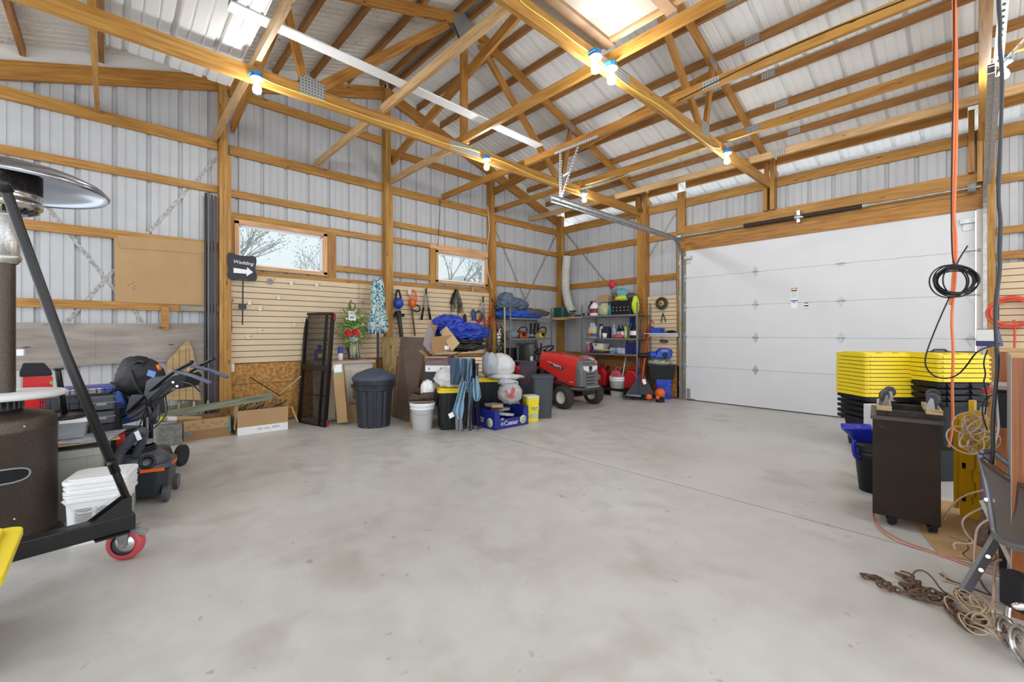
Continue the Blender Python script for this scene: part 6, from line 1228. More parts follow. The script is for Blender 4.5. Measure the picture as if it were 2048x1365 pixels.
one(B(frame(AX(1022, 1.10), pi / 2)).lump((.02, 0, .03), (.10, .12, .08), .2, 2, seed=5), 'folded_cloth', mat('grey_blue_cloth', (.2, .25, .3), .8), 'grey blue cloth at the left of the middle shelf', 'cloth')
p = AX(1032, .625, .36); t = thing('plastic_crate', 'dark navy crate on the lower shelf of the left rack', 'crate', p); B(frame(p, pi / 2)).rbox((-.0, .02, 0), (.34, .24, .26), .02, top=1.05).done('tub', mat('crate_navy', (.015, .02, .06), .5), t)
b = B(frame(p, pi / 2)); 
for k in range(9): b.box((-.16 + .04 * k, -.112, .13), (.006, .012, .22))
b.done('slots', BLACKP, t)
for k, (px, m) in enumerate(((1066, PINKR), (1076, FENCEW), (1088, BLACKP))): p = AX(px, .625, .25); one(B(frame(p, pi / 2)).cyl((0, 0, 0), (.03 * (k - 1), 0, .33), .04 - .012 * k, n=14), ('tin_can', 'hammer', 'hand_tool')[k], m, ('pink tin standing on the lower shelf behind the seat', 'wooden handle sticking up behind the steering wheel', 'black handle sticking up right of the steering wheel')[k], 'tool')
p = AX(1035, .55, .30); one(B(frame((p.x, p.y, .0), pi / 2)).box((0, 0, .29), (.42, .25, .58)), 'dark_case', BLACKP, 'black case standing before the left rack behind the screens', 'case'); one(B(frame((p.x, p.y + .02, .583), pi / 2)).lump((0, 0, .03), (.09, .07, .035), .2, 2, seed=3, flat=0), 'blue_rag', mat('pale_rag', (.35, .5, .62), .8), 'pale blue rag on the black case', 'rag')
# bottles and jugs on rack B
def jugB(p, w, h, body, cap, lbl, handle=True, label=None, lz=(.2, .5), grp=None, round_=False, name='jug'):
    t = thing(name, lbl, 'bottle', p, 0, grp); M = frame(p); r = w / 2
    b = B(M); b.lathe([(0, 0), (r * .95, 0), (r, .01), (r, h * .55), (r * .85, h * .68), (r * .32, h * .86), (r * .28, h * .93), (0, h * .93)], 20, sy=1 if round_ else .72); b.done('body', body, t)
    B(M).cyl((0, 0, h * .92), (0, 0, h), r * .33, n=12).done('cap', cap, t)
    if handle: B(M).tube([(r * .25, 0, h * .86), (r * .75, 0, h * .82), (r * .92, 0, h * .6)], r * .13, 8, smooth_pts=1).done('handle', body, t)
    if label: B(M).lathe([(r * 1.015, h * lz[0]), (r * 1.015, h * lz[1])], 20, sy=1 if round_ else .73, a0=pi * 1.05, a1=pi * 1.95).done('label', label, t)
    return t
zt = 1.507; zm = 1.072; zl = .782
jugB(BX(1172, zt), .15, .30, BLACKP, BLACKP, 'black oil jug at the left end of the top shelf', label=mat('label_grey', (.3, .3, .32), .5, col2=(.03, .03, .03), vscale=40))
jugB(BX(1188, zt), .20, .30, WHITE, REDP, 'white jug with red cap and red label on the top shelf', label=mat('label_red', (.55, .03, .04), .5, col2=(.04, .02, .02), vscale=30))
p = BX(1209, zt); t = one(B(frame(p)).lump((0, 0, .12), (.12, .09, .13), .1, 2.2, seed=3, flat=.0), 'seed_bag', mat('patterned_bag', (.62, .64, .55), .5, col2=(.45, .5, .1), vscale=22), 'pale patterned bag with yellow on the top shelf', 'bag')
one(B(frame(BX(1210, zt + .262))).box((0, 0, .07), (.22, .12, .13)), 'cardboard_box', CARD, 'small brown box balanced on the patterned bag', 'box')
def spray(p, h, body, trig, lbl, r=.035):
    t = thing('spray_bottle', lbl, 'spray bottle', p); M = frame(p); B(M).lathe([(0, 0), (r, 0), (r, h * .5), (r * .4, h * .75), (r * .35, h * .8), (0, h * .8)], 14).done('body', body, t); B(M).box((-.01, 0, h * .88), (.07, .02, .03)).box((-.03, 0, h * .8), (.008, .012, .05)).done('trigger', trig, t); return t
spray(BX(1221, zt), .28, mat('teal_liquid', (.08, .35, .40), .3), DG, 'teal spray bottle beside the black crate, top shelf', .045)
p = BX(1250, zt); t = thing('plastic_crate', 'black perforated crate on the top shelf with lime cloth inside', 'crate', p); M = frame(p); B(M).rbox((0, 0, 0), (.42, .30, .26), .02, top=1.08).done('tub', BLACKP, t); b = B(M)
for i in range(5):
    for j in range(3): b.cyl((-.16 + .08 * i, -.158, .08 + .06 * j), (-.16 + .08 * i, -.154, .08 + .06 * j), .012, n=8)
b.done('holes', mat('hole_grey', (.35, .35, .33), .7), t)
LIME = mat('lime_cloth', (.60, .72, .03), .7); one(B(M).lump((-.02, -.02, .31), (.15, .09, .05), .25, 2.4, seed=5), 'lime_cloth', LIME, 'lime green cloth heaped on the black crate', 'cloth'); one(B(M).lump((.13, .0, .33), (.09, .10, .07), .15, 2, seed=8), 'dark_cloth', CHAR, 'dark cloth on the right of the black crate', 'cloth'); one(B(M).lump((.26, -.06, .17), (.05, .08, .15), .2, 2.4, seed=9), 'lime_vest', LIME, 'lime green vest hanging over the right end of the crate', 'vest')
p = BX(1232, zt + .30, LY - .16); t = thing('duster', 'red duster on a rod standing behind the black crate', 'duster', p); B().tube([p + Vector((.04, 0, -.05)), YP(1222, 585, LY - .16)], .008, 6).done('rod', BLACKM, t); B(frame(YP(1224, 569, LY - .16))).lump((0, 0, 0), (.05, .04, .07), .2, 2.5, seed=2).done('head', mat('duster_red', (.65, .02, .06), .7), t); B(frame(YP(1231, 592, LY - .2))).lump((0, 0, 0), (.03, .03, .06), .15, 2.5, seed=2).done('grip', REDP, t)
one(B(frame(BX(1240, zt + .34, LY - .12))).lump((0, 0, .05), (.15, .06, .12), .2, 2.5, seed=12), 'teal_net', mat('teal_net', (.12, .42, .48), .7), 'teal net bundled behind the lime cloth', 'net')
LBL_Y = mat('label_yellow', (.75, .62, .03), .5); LBL_B = mat('label_blue', (.08, .10, .30), .5); CLJ = mat('milky_jug', (.66, .68, .70), .35)
for px, lb, l2 in ((1172, 'milky gallon jug with yellow and pink label, left one on the middle shelf', PINKR), (1187, 'milky gallon jug with yellow and blue label, second on the middle shelf', LBL_B)):
    t = jugB(BX(px, zm), .155, .29, CLJ, WHITE, lb, label=LBL_Y, lz=(.33, .5)); B(frame(BX(px, zm))).lathe([(.0785, .02), (.0785, .09)], 20, sy=.73, a0=pi * 1.05, a1=pi * 1.95).done('label', l2, t)
spray(BX(1203, zm), .29, WHITE, BLACKP, 'white spray bottle in the middle of the middle shelf', .045); one(B(frame(BX(1214, zm))).box((0, 0, .09), (.17, .15, .18)).box((0, 0, .2), (.10, .1, .04)), 'black_canister', DGREY, 'dark grey canister behind the white cup, middle shelf', 'canister'); one(B(frame(BX(1205, zm, LY - .42))).lathe([(0, 0), (.04, 0), (.05, .09), (.046, .09), (.036, .005), (0, .005)], 18, T=Matrix.Translation((.05, 0, 0))), 'white_cup', WHITE, 'white cup at the front of the middle shelf', 'cup')
jugB(BX(1228, zm), .10, .25, mat('can_white_blue', (.62, .66, .72), .3, col2=(.08, .25, .5), vscale=12), WHITE, 'pale blue and white spray can on the middle shelf', False, round_=True, name='spray_can')
for i, px in enumerate((1238, 1245, 1251)): jugB(BX(px, zm, LY - .25 - .05 * (i % 2)), .075, .25, BLACKP if i < 2 else LIME, BLACKP, ('black bottle with pale label, left of two', 'black bottle with pale label, right of two', 'lime green bottle at the right of the black bottles')[i], False, label=OFFW, round_=True, name='bottle')
one(B(frame(BX(1235, zm, LY - .44))).lump((0, 0, .03), (.10, .05, .035), .3, 3, seed=3, flat=0), 'tool_clutter', PINKR, 'small pink and grey clutter at the front of the middle shelf', 'clutter')
jugB(BX(1268, zm), .16, .27, BLACKP, BLACKP, 'black jug with white label behind the right rack post', label=WHITE)
p = BX(1202, zl + .05); t = thing('white_bin', 'white plastic bin with handle slot on the lowest shelf', 'bin', p); B(frame(p)).rbox((0, 0, 0), (.20, .2, .13), .02, top=1.3).done('tub', WHITE, t); B(frame(p)).box((-.03, -.128, .1), (.07, .012, .014)).done('handle_slot', BLACKM, t)
one(B(frame(BX(1200, zl, LY - .36))).lump((-.02, 0, .025), (.20, .10, .024), .15, 2, seed=3, flat=0), 'work_pad', mat('purple_pad', (.16, .06, .28), .7), 'purple pad under the white bin', 'pad'); one(B(frame(BX(1204, zl, LY - .4))).lump((.03, 0, .055), (.16, .07, .016), .2, 2, seed=6), 'lime_pad', LIME, 'lime green glove lying on the purple pad', 'glove')
one(B(frame(BX(1243, zl))).box((0, 0, .055), (.32, .28, .11)), 'paper_pack', mat('blue_white_pack', (.55, .60, .68), .5, col2=(.03, .07, .3), vscale=9), 'blue and white striped pack on the lowest shelf', 'pack')
one(B(frame(BX(1266, zl))).box((0, 0, .10), (.12, .3, .20)), 'dark_box', DBLUE, 'dark blue box at the right of the lowest shelf', 'box')
spray(BX(1171, zl), .24, mat('violet_liquid', (.30, .06, .25), .3), WHITE, 'violet spray bottle left on the lowest shelf'); spray(BX(1177, zl, LY - .4), .22, mat('pink_liquid', (.55, .12, .22), .3), WHITE, 'pink spray bottle left on the lowest shelf')
# on the floor under rack B
one(B().b2((YP(1186, 770, LY - .2).x, LY - .62, .10), (xb_ + .05, LY - .12, .145)).b2((xa_ + .1, LY - .6, 0), (xa_ + .16, LY - .14, .10)).b2((xb_ - .1, LY - .6, 0), (xb_ - .04, LY - .14, .10)), 'low_platform', BLACKP, 'low black platform under the red fuel cans', 'platform')
def gascan(px, w, h, m, lbl, mark=False, y=LY - .36):
    p = Vector((YP(px, 740, y).x, y, .147)); t = thing('fuel_can', lbl, 'fuel can', p); M = frame(p, .1); B(M).ngon([(-w / 2, 0), (w / 2, 0), (w / 2, h * .62), (w * .25, h * .85), (-w * .3, h * .85), (-w / 2, h * .6)], .24, axis='y', T=Matrix.Translation((0, -.12, 0))).done('tank', m, t, bevel=.03)
    B(M).tube([(-w * .25, 0, h * .82), (-w * .15, 0, h * 1.0), (w * .18, 0, h * 1.0), (w * .28, 0, h * .8)], .016, 8, smooth_pts=1).done('handle', m, t); B(M).cyl((w * .33, 0, h * .75), (w * .45, 0, h * .95), .025, n=12).done('spout', BLACKP, t)
    if mark: B(M).box((-.02, -.123, .17), (.07, .003, .10)).done('label', mat('sign_print', (.7, .7, .68), .5, col2=(.03, .03, .03), vscale=28), t)
    return t
gascan(1187, .16, .36, BLUE, 'blue fuel can half hidden behind the tractor grille', y=LY - .2); gascan(1206, .25, .40, REDP, 'dark red fuel can with black and white label beside the tractor', True); gascan(1236, .24, .37, PINKR, 'faded pink red fuel can behind the white bucket'); gascan(1266, .26, .40, REDP, 'red fuel can at the right behind the rake')
one(B(frame(BX(1191, .0, LY - .75))).box((0, 0, .13), (.06, .10, .26)), 'small_red_can', REDP, 'small narrow red can standing by the tractor grille', 'can')
one(B(frame(Vector((YP(1170, 715, LY - .7).x, LY - .72, .0)))).lump((0, 0, .60), (.22, .12, .10), .3, 3, seed=3, n=36), 'plaid_cloth', mat('plaid', (.35, .05, .08), .8, col2=(.6, .5, .5), vscale=20), 'bundle of red and white plaid cloth behind the tractor hood', 'cloth'); one(B(frame(Vector((YP(1170, 715, LY - .7).x, LY - .72, .0)))).box((0, 0, .25), (.36, .2, .50)), 'dark_box', CARD2, 'dark box under the plaid bundle behind the tractor', 'box')
wb2 = VF(1235, 794, .15); round_pail(wb2, .36, .125, .148, WHITE, 'white_bucket', 'white bucket without lid holding the blue pole, by the fuel cans')
p0, p1 = DP(1240, 757, 7.95), DP(1264, 640, 8.35); t = thing('pole_brush', 'white and blue pole brush leaning in the white bucket', 'brush', p0); B().tube([Vector((p0.x, p0.y, .03)) + (p0 - p1) * .15, p0.lerp(p1, .88)], .013, 10).done('pole', mat('pole_white', (.62, .64, .68), .35, .3), t); B().tube([p0.lerp(p1, .42), p0.lerp(p1, .62)], .018, 10).done('grip', BLUE, t); B().tube([p0.lerp(p1, .86), p0.lerp(p1, 1.0)], .030, 10).box((0, 0, 0), (.06, .06, .14), T=frame(p0.lerp(p1, .98))).done('head', BLUE, t)
for k, (px, lb) in enumerate(((1276, 'left thin grey fishing rod by the rack end'), (1280, 'right thin blue fishing rod by the rack end'))): one(B().tube([Vector((YP(px - 4, 780, LY - .65).x, LY - .65, .01)), YP(px + 2, 640, LY - .2)], .006, 6), 'fishing_rod', (GREYP, BLUE)[k], lb, 'rod')
# rake with red pole
p0, p1 = DP(1283, 768, 7.55), DP(1303, 618, 8.2); t = thing('leaf_rake', 'black triangular rake with red pole leaning by the post', 'rake', p0); B().tube([p0, p0.lerp(p1, .86)], .013, 10).done('pole', mat('pole_red', (.62, .06, .04), .35), t); B().tube([p0.lerp(p1, .84), p1], .017, 10).done('grip', DGREY, t); B().tube([DP(1298, 640, 8.0), DP(1309, 646, 8.0), DP(1307, 655, 8.0), DP(1298, 652, 8.0)], .009, 6).done('red_bracket', REDP, t)
ap, l_, r_ = DP(1285, 742, 7.7), DP(1247, 793, 7.6), DP(1312, 790, 7.5); l_.z = .03; r_.z = .03; n_ = dV * .02
B().add([ap, l_, r_, ap + n_, l_ + n_, r_ + n_], [(0, 1, 2), (5, 4, 3), (0, 3, 4, 1), (1, 4, 5, 2), (2, 5, 3, 0)]).done('fan', mat('fan_black', (.02, .02, .03), .5), t)
b = B()
for k in range(22): c = l_.lerp(r_, k / 21) - dV * .03; b.tube([c + Vector((0, 0, .06)), c - rV * .02 - dV * .05 + Vector((0, 0, -.022))], .004, 4)
b.beam(l_ + Vector((0, 0, .04)) - dV * .03, r_ + Vector((0, 0, .04)) - dV * .03, .02, .04); b.done('tines', BLACKM, t)
sheet4([DP(1287, 770, 7.45), DP(1293, 768, 7.45), DP(1290, 758, 7.47), DP(1284, 760, 7.47)], .002).done('paper_tag', WHITE, t)
a, c = DP(1252, 786, 7.45), DP(1316, 794, 7.2); t = thing('string_trimmer', 'orange and black garden trimmer lying before the rake', 'trimmer', c); a.z = .10; c.z = .09; B().tube([a, a.lerp(c, .55)], .016, 10).done('shaft', GREYP, t); B().tube([a.lerp(c, .5), a.lerp(c, .8)], .035, 12).done('sleeve', BLACKP, t); B(frame(a.lerp(c, .72))).lump((0, 0, .0), (.05, .05, .045), .1, 2, seed=1).done('orange_cover', ORANGE, t)
q = DP(1320, 798, 7.3); q.z = 0; B(frame(q, YAW)).lump((0, 0, .15), (.07, .07, .07), .2, 2.2, seed=3).done('engine_cover', ORANGE, t); B(frame(q, YAW)).rbox((0, 0, .0), (.13, .12, .06), .03).done('engine_base', BLACKP, t); B(frame(q, YAW)).lump((.0, .03, .12), (.08, .08, .08), .15, 2, seed=4).done('engine', DGREY, t); B(frame(q, YAW)).lump((-.05, -.03, .08), (.03, .03, .03), .15, 2, seed=4).done('orange_cap', ORANGE, t)
M = VF(1327, 799, .12); t = thing('blue_bucket', 'blue square bucket under the black tote by the garage door', 'bucket', M.translation); B(M).rbox((0, 0, 0), (.24, .24, .33), .03, top=1.12).done('pail', mat('printed_blue', (.015, .03, .32), .4, col2=(.03, .08, .55), vscale=9), t); B(M).rbox((0, 0, .33), (.28, .28, .02), .04).done('lid', BLUE, t)
M = VF(1325, 798, .10) @ Matrix.Translation((-.02, .0, .352)); t = thing('storage_tote', 'black tote of gear under the blue blower beside the door', 'storage tote', M.translation); B(M).rbox((0, 0, 0), (.40, .34, .24), .03, top=1.15).done('tub', BLACKP, t); B(M).rbox((0, 0, .235), (.48, .41, .02), .04).done('rim', BLACKP, t)
one(B(M).lump((-.05, -.05, .285), (.16, .12, .05), .25, 2.6, seed=8), 'paper_rags', mat('pale_rags', (.5, .52, .35), .7, col2=(.1, .1, .11), vscale=14), 'pale and dark rags sticking out of the black tote', 'rags')
bp = M @ Vector((-.02, 0, .43)); t = thing('leaf_blower', 'blue leaf blower with black nozzle lying on the black tote', 'leaf blower', bp - Vector((0, 0, .09))); Mb = frame(bp, YAW + .1); B(Mb).ngon([(-.12, -.06), (.16, -.08), (.22, .02), (.20, .09), (.02, .12), (-.06, .06)], .15, axis='y', T=Matrix.Translation((0, -.07, 0))).done('motor_body', mat('blower_blue', (.015, .07, .50), .35), t, bevel=.02)
B(Mb).cyl((.06, -.075, -.01), (.06, -.09, -.01), .045, n=18).done('air_intake', BLACKP, t); B(Mb).box((.05, -.075, .07), (.12, .006, .035)).done('label', GREYP, t); B(Mb).cyl((-.12, 0, -.01), (-.40, 0, -.02), .055, .04, n=18).done('nozzle', BLACKP, t); B(Mb).cyl((-.10, 0, -.005), (-.2, 0, -.01), .058, .058, n=18).done('collar', MATS['blower_blue'], t)
# small panel: wheel, pliers, ledge, speaker
p = YP(1323, 607, LY - .08); t = thing('spare_roller', 'small wheel with brass coloured rim hanging high on the narrow slat panel', 'wheel', p); A = Matrix.Translation(p) @ Matrix.Rotation(pi / 2, 4, 'X'); B(A).torus((0, 0, 0), .085, .03, 28, 12).done('tyre', TYRE, t); B(A).lathe([(0, .012), (.02, .014), (.058, .010), (.062, -.01), (0, -.01)], 24).done('rim', mat('brass_rim', (.50, .32, .10), .4, .3), t); B(A).cyl((0, 0, .012), (0, 0, .03), .014, n=10).done('hub', RUST, t)
p = YP(1326, 628, LY - .05); t = thing('pliers', 'dark pliers hanging below the small wheel', 'pliers', p); B().tube([p, p + Vector((-.03, 0, -.10)), p + Vector((-.035, 0, -.16))], .008, 6).tube([p, p + Vector((.04, 0, -.10)), p + Vector((.05, 0, -.15))], .008, 6).done('grips', BLACKP, t); B().tube([p, p + Vector((.01, 0, .06))], .012, 6).done('jaws', GALV, t)
q0, q1 = YP(1290, 667, LY - .16), YP(1351, 667, LY - .16); one(B().b2((q0.x, LY - .2, q0.z - .012), (q1.x, LY - .052, q0.z)).b2((q0.x, LY - .075, q0.z - .06), (q1.x, LY - .052, q0.z - .012)), 'wall_ledge', WHITE, 'white ledge on the narrow slat panel', 'ledge')
p = YP(1315, 660, LY - .13); p.z = q0.z; t = thing('speaker', 'blue portable speaker standing on the white ledge', 'speaker', p); B(frame(p, .08)).rbox((0, 0, 0), (.24, .09, .10), .02).done('body', BLUE, t, bevel=.008); B(frame(p, .08)).cyl((.10, -.047, .05), (.10, -.043, .05), .03, n=16).done('grille', DBLUE, t)
p = YP(1342, 662, LY - .12); p.z = q0.z; one(B(frame(p)).lump((0, 0, .025), (.07, .04, .022), .3, 3, seed=3, flat=0.002), 'cable_clump', BLACKP, 'small clump of dark leads on the white ledge', 'cables')
coil('charger_lead', YP(1328, 683, LY - .06), .05, .005, BLACKP, 'small dark charger lead hanging below the ledge', (0, 1, 0), 3, (1.4, .4), seed=6)
cable('cable', [YP(*p, LY - .06) for p in ((1318, 664), (1322, 675), (1326, 682))], .004, BLACKP, 'thin black lead from the blue speaker down the slats')
# ================================================================== RED LAWN TRACTOR (local x forward = world +x)
tp_ = Vector((1.36, 5.52, 0)); TM = frame(tp_, -.05); t = thing('lawn_tractor', 'red ride-on lawn tractor with grey grille and black seat', 'lawn tractor', tp_, -.05)
def wheel(x, y, r, w, hub, n=28, lugs=True):
    A = TM @ Matrix.Translation((x, y, r)) @ Matrix.Rotation(pi / 2, 4, 'X'); s = 1 if y < 0 else -1
    b = B(A); b.lathe([(r * .55, -w / 2), (r * .8, -w / 2 - .008), (r * .97, -w * .36), (r, 0), (r * .97, w * .36), (r * .8, w / 2 + .008), (r * .55, w / 2)], 40)
    for k in range(n):
        for q in (-1, 0, 1): a = 2 * pi * (k + .5 * (q % 2)) / n; b.box((r * .985 * cos(a), r * .985 * sin(a), q * w * .27), (.014, .022, w * .2), T=None)
    ty_ = b.done('tyre', TYRE, t); B(A).lathe([(0, -w * .2), (r * .2, -w * .18), (r * .3, -w * .3), (r * .5, -w * .38), (r * .58, -w * .5), (r * .58, w * .5), (r * .5, w * .38), (r * .3, w * .3), (r * .2, w * .18), (0, w * .2)], 28).done('wheel_rim', hub, ty_)
for y in (-.36, .36): wheel(.66, y, .175, .135, OFFW); wheel(-.50, y * 1.02, .245, .20, OFFW, 34)
R_H = mat('tractor_red', (.68, .022, .018), .22, coat=.6)
def hood(u, v):          # u around the section, v back to front
    x = .00 + .78 * v; w = .235 - .02 * v; top = .855 - .05 * v - .06 * v * v; bot = .60 - .26 * min(1, v * 1.15); a = pi * u; e = .45
    c, s_ = cos(a), sin(a); yy = w * (abs(c) ** e) * (1 if c > 0 else -1); zz = bot + (top - bot) * (s_ ** .42 if s_ > 1e-6 else 0); return (x, yy, zz)
b = B(TM); b.grid(hood, 32, 20); b.add([hood(k / 32, 0) for k in range(33)], [tuple(range(33))]); hd_ = b.done('hood', R_H, t)
GG = mat('grille_grey', (.13, .13, .14), .4)
def nose(u, v):
    x = .78 + .11 * sin(v * pi / 2); k = 1 - .16 * (1 - cos(v * pi / 2)); w = .222 * k; top = .748 - .10 * v * v; bot = .34 - .0 * v; a = pi * u; c, s_ = cos(a), sin(a); return (x, w * (abs(c) ** .45) * (1 if c > 0 else -1), bot + (top - bot) * (s_ ** .42 if s_ > 1e-6 else 0))
b = B(TM); b.grid(nose, 32, 8); b.add([nose(k / 32, 1) for k in range(33)], [tuple(range(33))[::-1]]); gr_ = b.done('grille', GG, t)
DUST = mat('dusty_top', (.30, .24, .19), .6); B(TM).box((.85, 0, .715), (.10, .30, .012)).box((.79, 0, .752), (.05, .2, .006)).done('dusty_cap', DUST, t); B(TM).box((.80, 0, .758), (.012, .10, .004)).done('vent_slot', BLACKM, t)
for s in (-1, 1): B(TM).ngon([(s * .04, .56), (s * .16, .60), (s * .165, .655), (s * .04, .65)], .012, axis='x', T=Matrix.Translation((.885, 0, 0))).done('headlamp', mat('lamp_lens', (.75, .73, .66), .2), gr_)
B(TM).box((.893, 0, .62), (.012, .075, .045)).done('badge_recess', BLACKP, gr_)
for k in range(4): B(TM).box((.892, 0, .53 - .05 * k), (.012, .20 - .01 * k, .012)).done('grille_slot', BLACKM, gr_)
for s in (-1, 1):
    B(TM @ Matrix.Translation((.40, s * .239, .63)) @ Matrix.Rotation(.24, 4, 'Y')).box((0, 0, 0), (.26, .004, .045)).done('side_stripe', NB, hd_); B(TM @ Matrix.Translation((.34, s * .241, .665)) @ Matrix.Rotation(.24, 4, 'Y')).box((0, 0, 0), (.30, .003, .008)).done('side_stripe', WHITE, hd_)
text('lettering', 'REGENT  ZX', .034, TM @ Matrix.Translation((.41, -.2425, .628)) @ Matrix.Rotation(.24, 4, 'Y') @ RX90, WHITE, t, shear=.2); text('lettering', 'YT 2348', .024, TM @ Matrix.Translation((.70, -.232, .40)) @ RX90, WHITE, t)
B(TM).box((.36, 0, .27), (1.0, .30, .12)).box((.78, 0, .30), (.16, .42, .06)).done('chassis', BLACKM, t)
BPM = mat('scuffed_bumper', (.06, .055, .05), .5, var=.6, vscale=14); B(TM).tube([(.74, -.30, .31), (.90, -.20, .30), (.95, 0, .30), (.90, .20, .30), (.74, .32, .31)], .026, 12, smooth_pts=2).done('bumper', BPM, t); B(TM).box((.93, .0, .335), (.06, .28, .02)).done('bumper_plate', MATS['bumper_plate'] if 'bumper_plate' in MATS else GREYP, t)
B(TM).cyl((.66, -.34, .175), (.66, .34, .175), .018, n=10).done('front_axle', BLACKM, t)
B(TM).rbox((.05, 0, .09), (.72, .96, .11), .12, n=6, top=.92).done('mower_deck', RED, t, bevel=.01)
for s in (-1, 1): B(TM).ngon([(-.82, .30), (-.80, .50), (-.68, .60), (-.32, .60), (-.2, .48), (-.16, .30), (-.24, .30), (-.30, .42), (-.40, .52), (-.60, .52), (-.72, .42), (-.75, .30)], .20, axis='y', T=Matrix.Translation((0, .36 * s - .1, 0))).done('mudguard', RED, t, bevel=.012)
B(TM).box((-.47, 0, .56), (.60, .50, .06)).done('rear_body', RED, t, bevel=.02); B(TM).box((-.08, 0, .33), (.36, .62, .03)).done('foot_board', R_H, t); B(TM).box((-.02, 0, .55), (.10, .34, .42)).done('dash_tower', mat('dash_slate', (.05, .06, .09), .45), t, bevel=.02)
BS = mat('seat_vinyl', (.012, .012, .014), .28, coat=.3)
def seatback(u, v): a = (u - .5) * pi * 1.0; return (-.60 - .05 * v + .10 * (1 - cos(a)), .24 * sin(a) * (1 - .18 * v * v), .62 + .36 * v)
B(TM).grid(seatback, 16, 10).done('seat_back', BS, t, solid=.045); B(TM).lump((-.42, 0, .64), (.22, .24, .05), .03, 1, seed=1).done('seat_cushion', BS, t)
B(TM).tube([(-.04, 0, .72), (-.12, 0, .86)], .02, 10).done('steering_column', BLACKP, t); A = TM @ Matrix.Translation((-.13, 0, .875)) @ Matrix.Rotation(-.45, 4, 'Y'); sw_ = B(A).torus((0, 0, 0), .17, .013, 32, 8).done('steering_wheel', BLACKP, t); b = B(A)
for k in range(3): a = 2 * pi * k / 3; b.beam((0, 0, 0), (.165 * cos(a), .165 * sin(a), 0), .025, .008)
b.done('wheel_spokes', BLACKP, sw_); B(TM).box((-.26, -.18, .70), (.012, .06, .12)).done('paper_tag', WHITE, t)
B(TM).tube([(.02, -.16, .58), (-.02, -.19, .78)], .008, 6).ball((-.02, -.19, .79), .016, 8).done('throttle_lever', BLACKP, t)
b = B(); b.tube([ZP(1140, 822), ZP(1175, 823), ZP(1205, 818), ZP(1222, 812)], .006, 5, smooth_pts=2); one(b, 'hose', mat('tan_hose', (.40, .33, .22), .7), 'tan cord lying on the floor before the tractor', 'cord')
# ================================================================== RIGHT SIDE
# stacks of totes: nested dark tubs carrying a pile of yellow lids
def stack(px0, px1, pyt, pyb, pyk, d, nl, nr, lbl, rot=0.0, dep=.42):
    """left/right photo column, rows of lid top, lid bottom and lowest dark rim, at depth d"""
    a, c = DP(px0, pyt, d), DP(px1, pyt, d); w = (c - a).length * .985; zt_, zb_, zk = a.z, DP(px0, pyb, d).z, DP(px0, pyk, d).z
    M = frame(Vector(((a.x + c.x) / 2, (a.y + c.y) / 2, 0)), YAW + rot) @ Matrix.Translation((0, dep / 2, 0)); return M, w, zt_, zb_, zk
def lid_pile(M, w, dep, zt_, zb_, n, who):
    h = (zt_ - zb_) / n; first = None
    for k in range(n):
        z = zb_ + k * h; lbl = 'yellow tote lid, ' + ('topmost' if k == n - 1 else 'lowest' if k == 0 else ORD[k] + ' from the bottom') + ' of the %s' % who
        if k == 0 or k == n - 1:
            t = thing('tote_cover', lbl, 'lid', M @ Vector((0, 0, z)), M.to_euler().z, 'yellow lids of the ' + who)
            b = B(M); b.rbox((0, 0, z + .001), (w, dep, h * .84), .05, top=.985); b.box((0, -dep * .5, z + h * .30), (w * .9, .012, h * .35)); b.done('lid_plate', YEL, t)
            if k == n - 1:
                b = B(M)
                for q in range(4): b.rbox((-w * .36 + w * .24 * q, 0, z + h * .84), (w * .17, dep * .7, .012), .03)
                b.done('lid_panels', YEL, t)
            first = first or t
        else: copy_thing(first, M @ Vector((0, 0, z)), None, lbl)
def tub_pile(M, w, dep, zb_, zk, n, who):
    h = (zb_ - zk) / n; first = None
    for k in range(n):
        z = zb_ - (k + 1) * h; lbl = 'dark tote under the lids, ' + ('topmost' if k == 0 else 'lowest' if k == n - 1 else ORD[k + 1] + ' from the top') + ' of the %s' % who
        hh = zk if False else min(.36, z - .004)
        if k in (0, n - 1):
            t = thing('storage_tote', lbl, 'storage tote', M @ Vector((0, 0, z)), M.to_euler().z, 'dark totes of the ' + who)
            b = B(M); b.rbox((0, 0, z + h * .35), (w * .97, dep * .97, h * .5), .05); b.rbox((0, 0, z + .002), (w * .9, dep * .9, h * .34), .05)
            b.done('rim', BLACKP, t); b = B(M)
            for q in (-.2, .25): b.ngon([(w * q - .09, z + h * .85), (w * q + .09, z + h * .85), (w * q + .07, z + h * .1), (w * q - .07, z + h * .1)], .02, axis='y', T=Matrix.Translation((0, -dep * .5 - .006, 0)))
            b.done('handle', BLACKP, t)
            if k == n - 1: B(M).rbox((0, 0, .003), (w * .74, dep * .72, z - .005), .05, top=1.12).done('tub_body', BLACKP, t)
            first = first or t
        else: copy_thing(first, M @ Vector((0, 0, z)), None, lbl)
ORD = ['first', 'second', 'third', 'fourth', 'fifth', 'sixth', 'seventh', 'eighth', 'ninth', 'tenth', 'eleventh', 'twelfth', 'thirteenth']
for px0, px1, pyt, pyb, pyk, d, nl, nr, who in ((1731, 1876, 707, 795, 850, 4.25, 11, 5, 'left stack'), (1878, 1985, 709, 765, 815, 3.95, 6, 4, 'right stack')):
    M, w, zt_, zb_, zk = stack(px0, px1, pyt, pyb, pyk, d, nl, nr, '')
    lid_pile(M, w, .44, zt_, zb_, nl, who); tub_pile(M, w, .44, zb_, zk, nr, who)
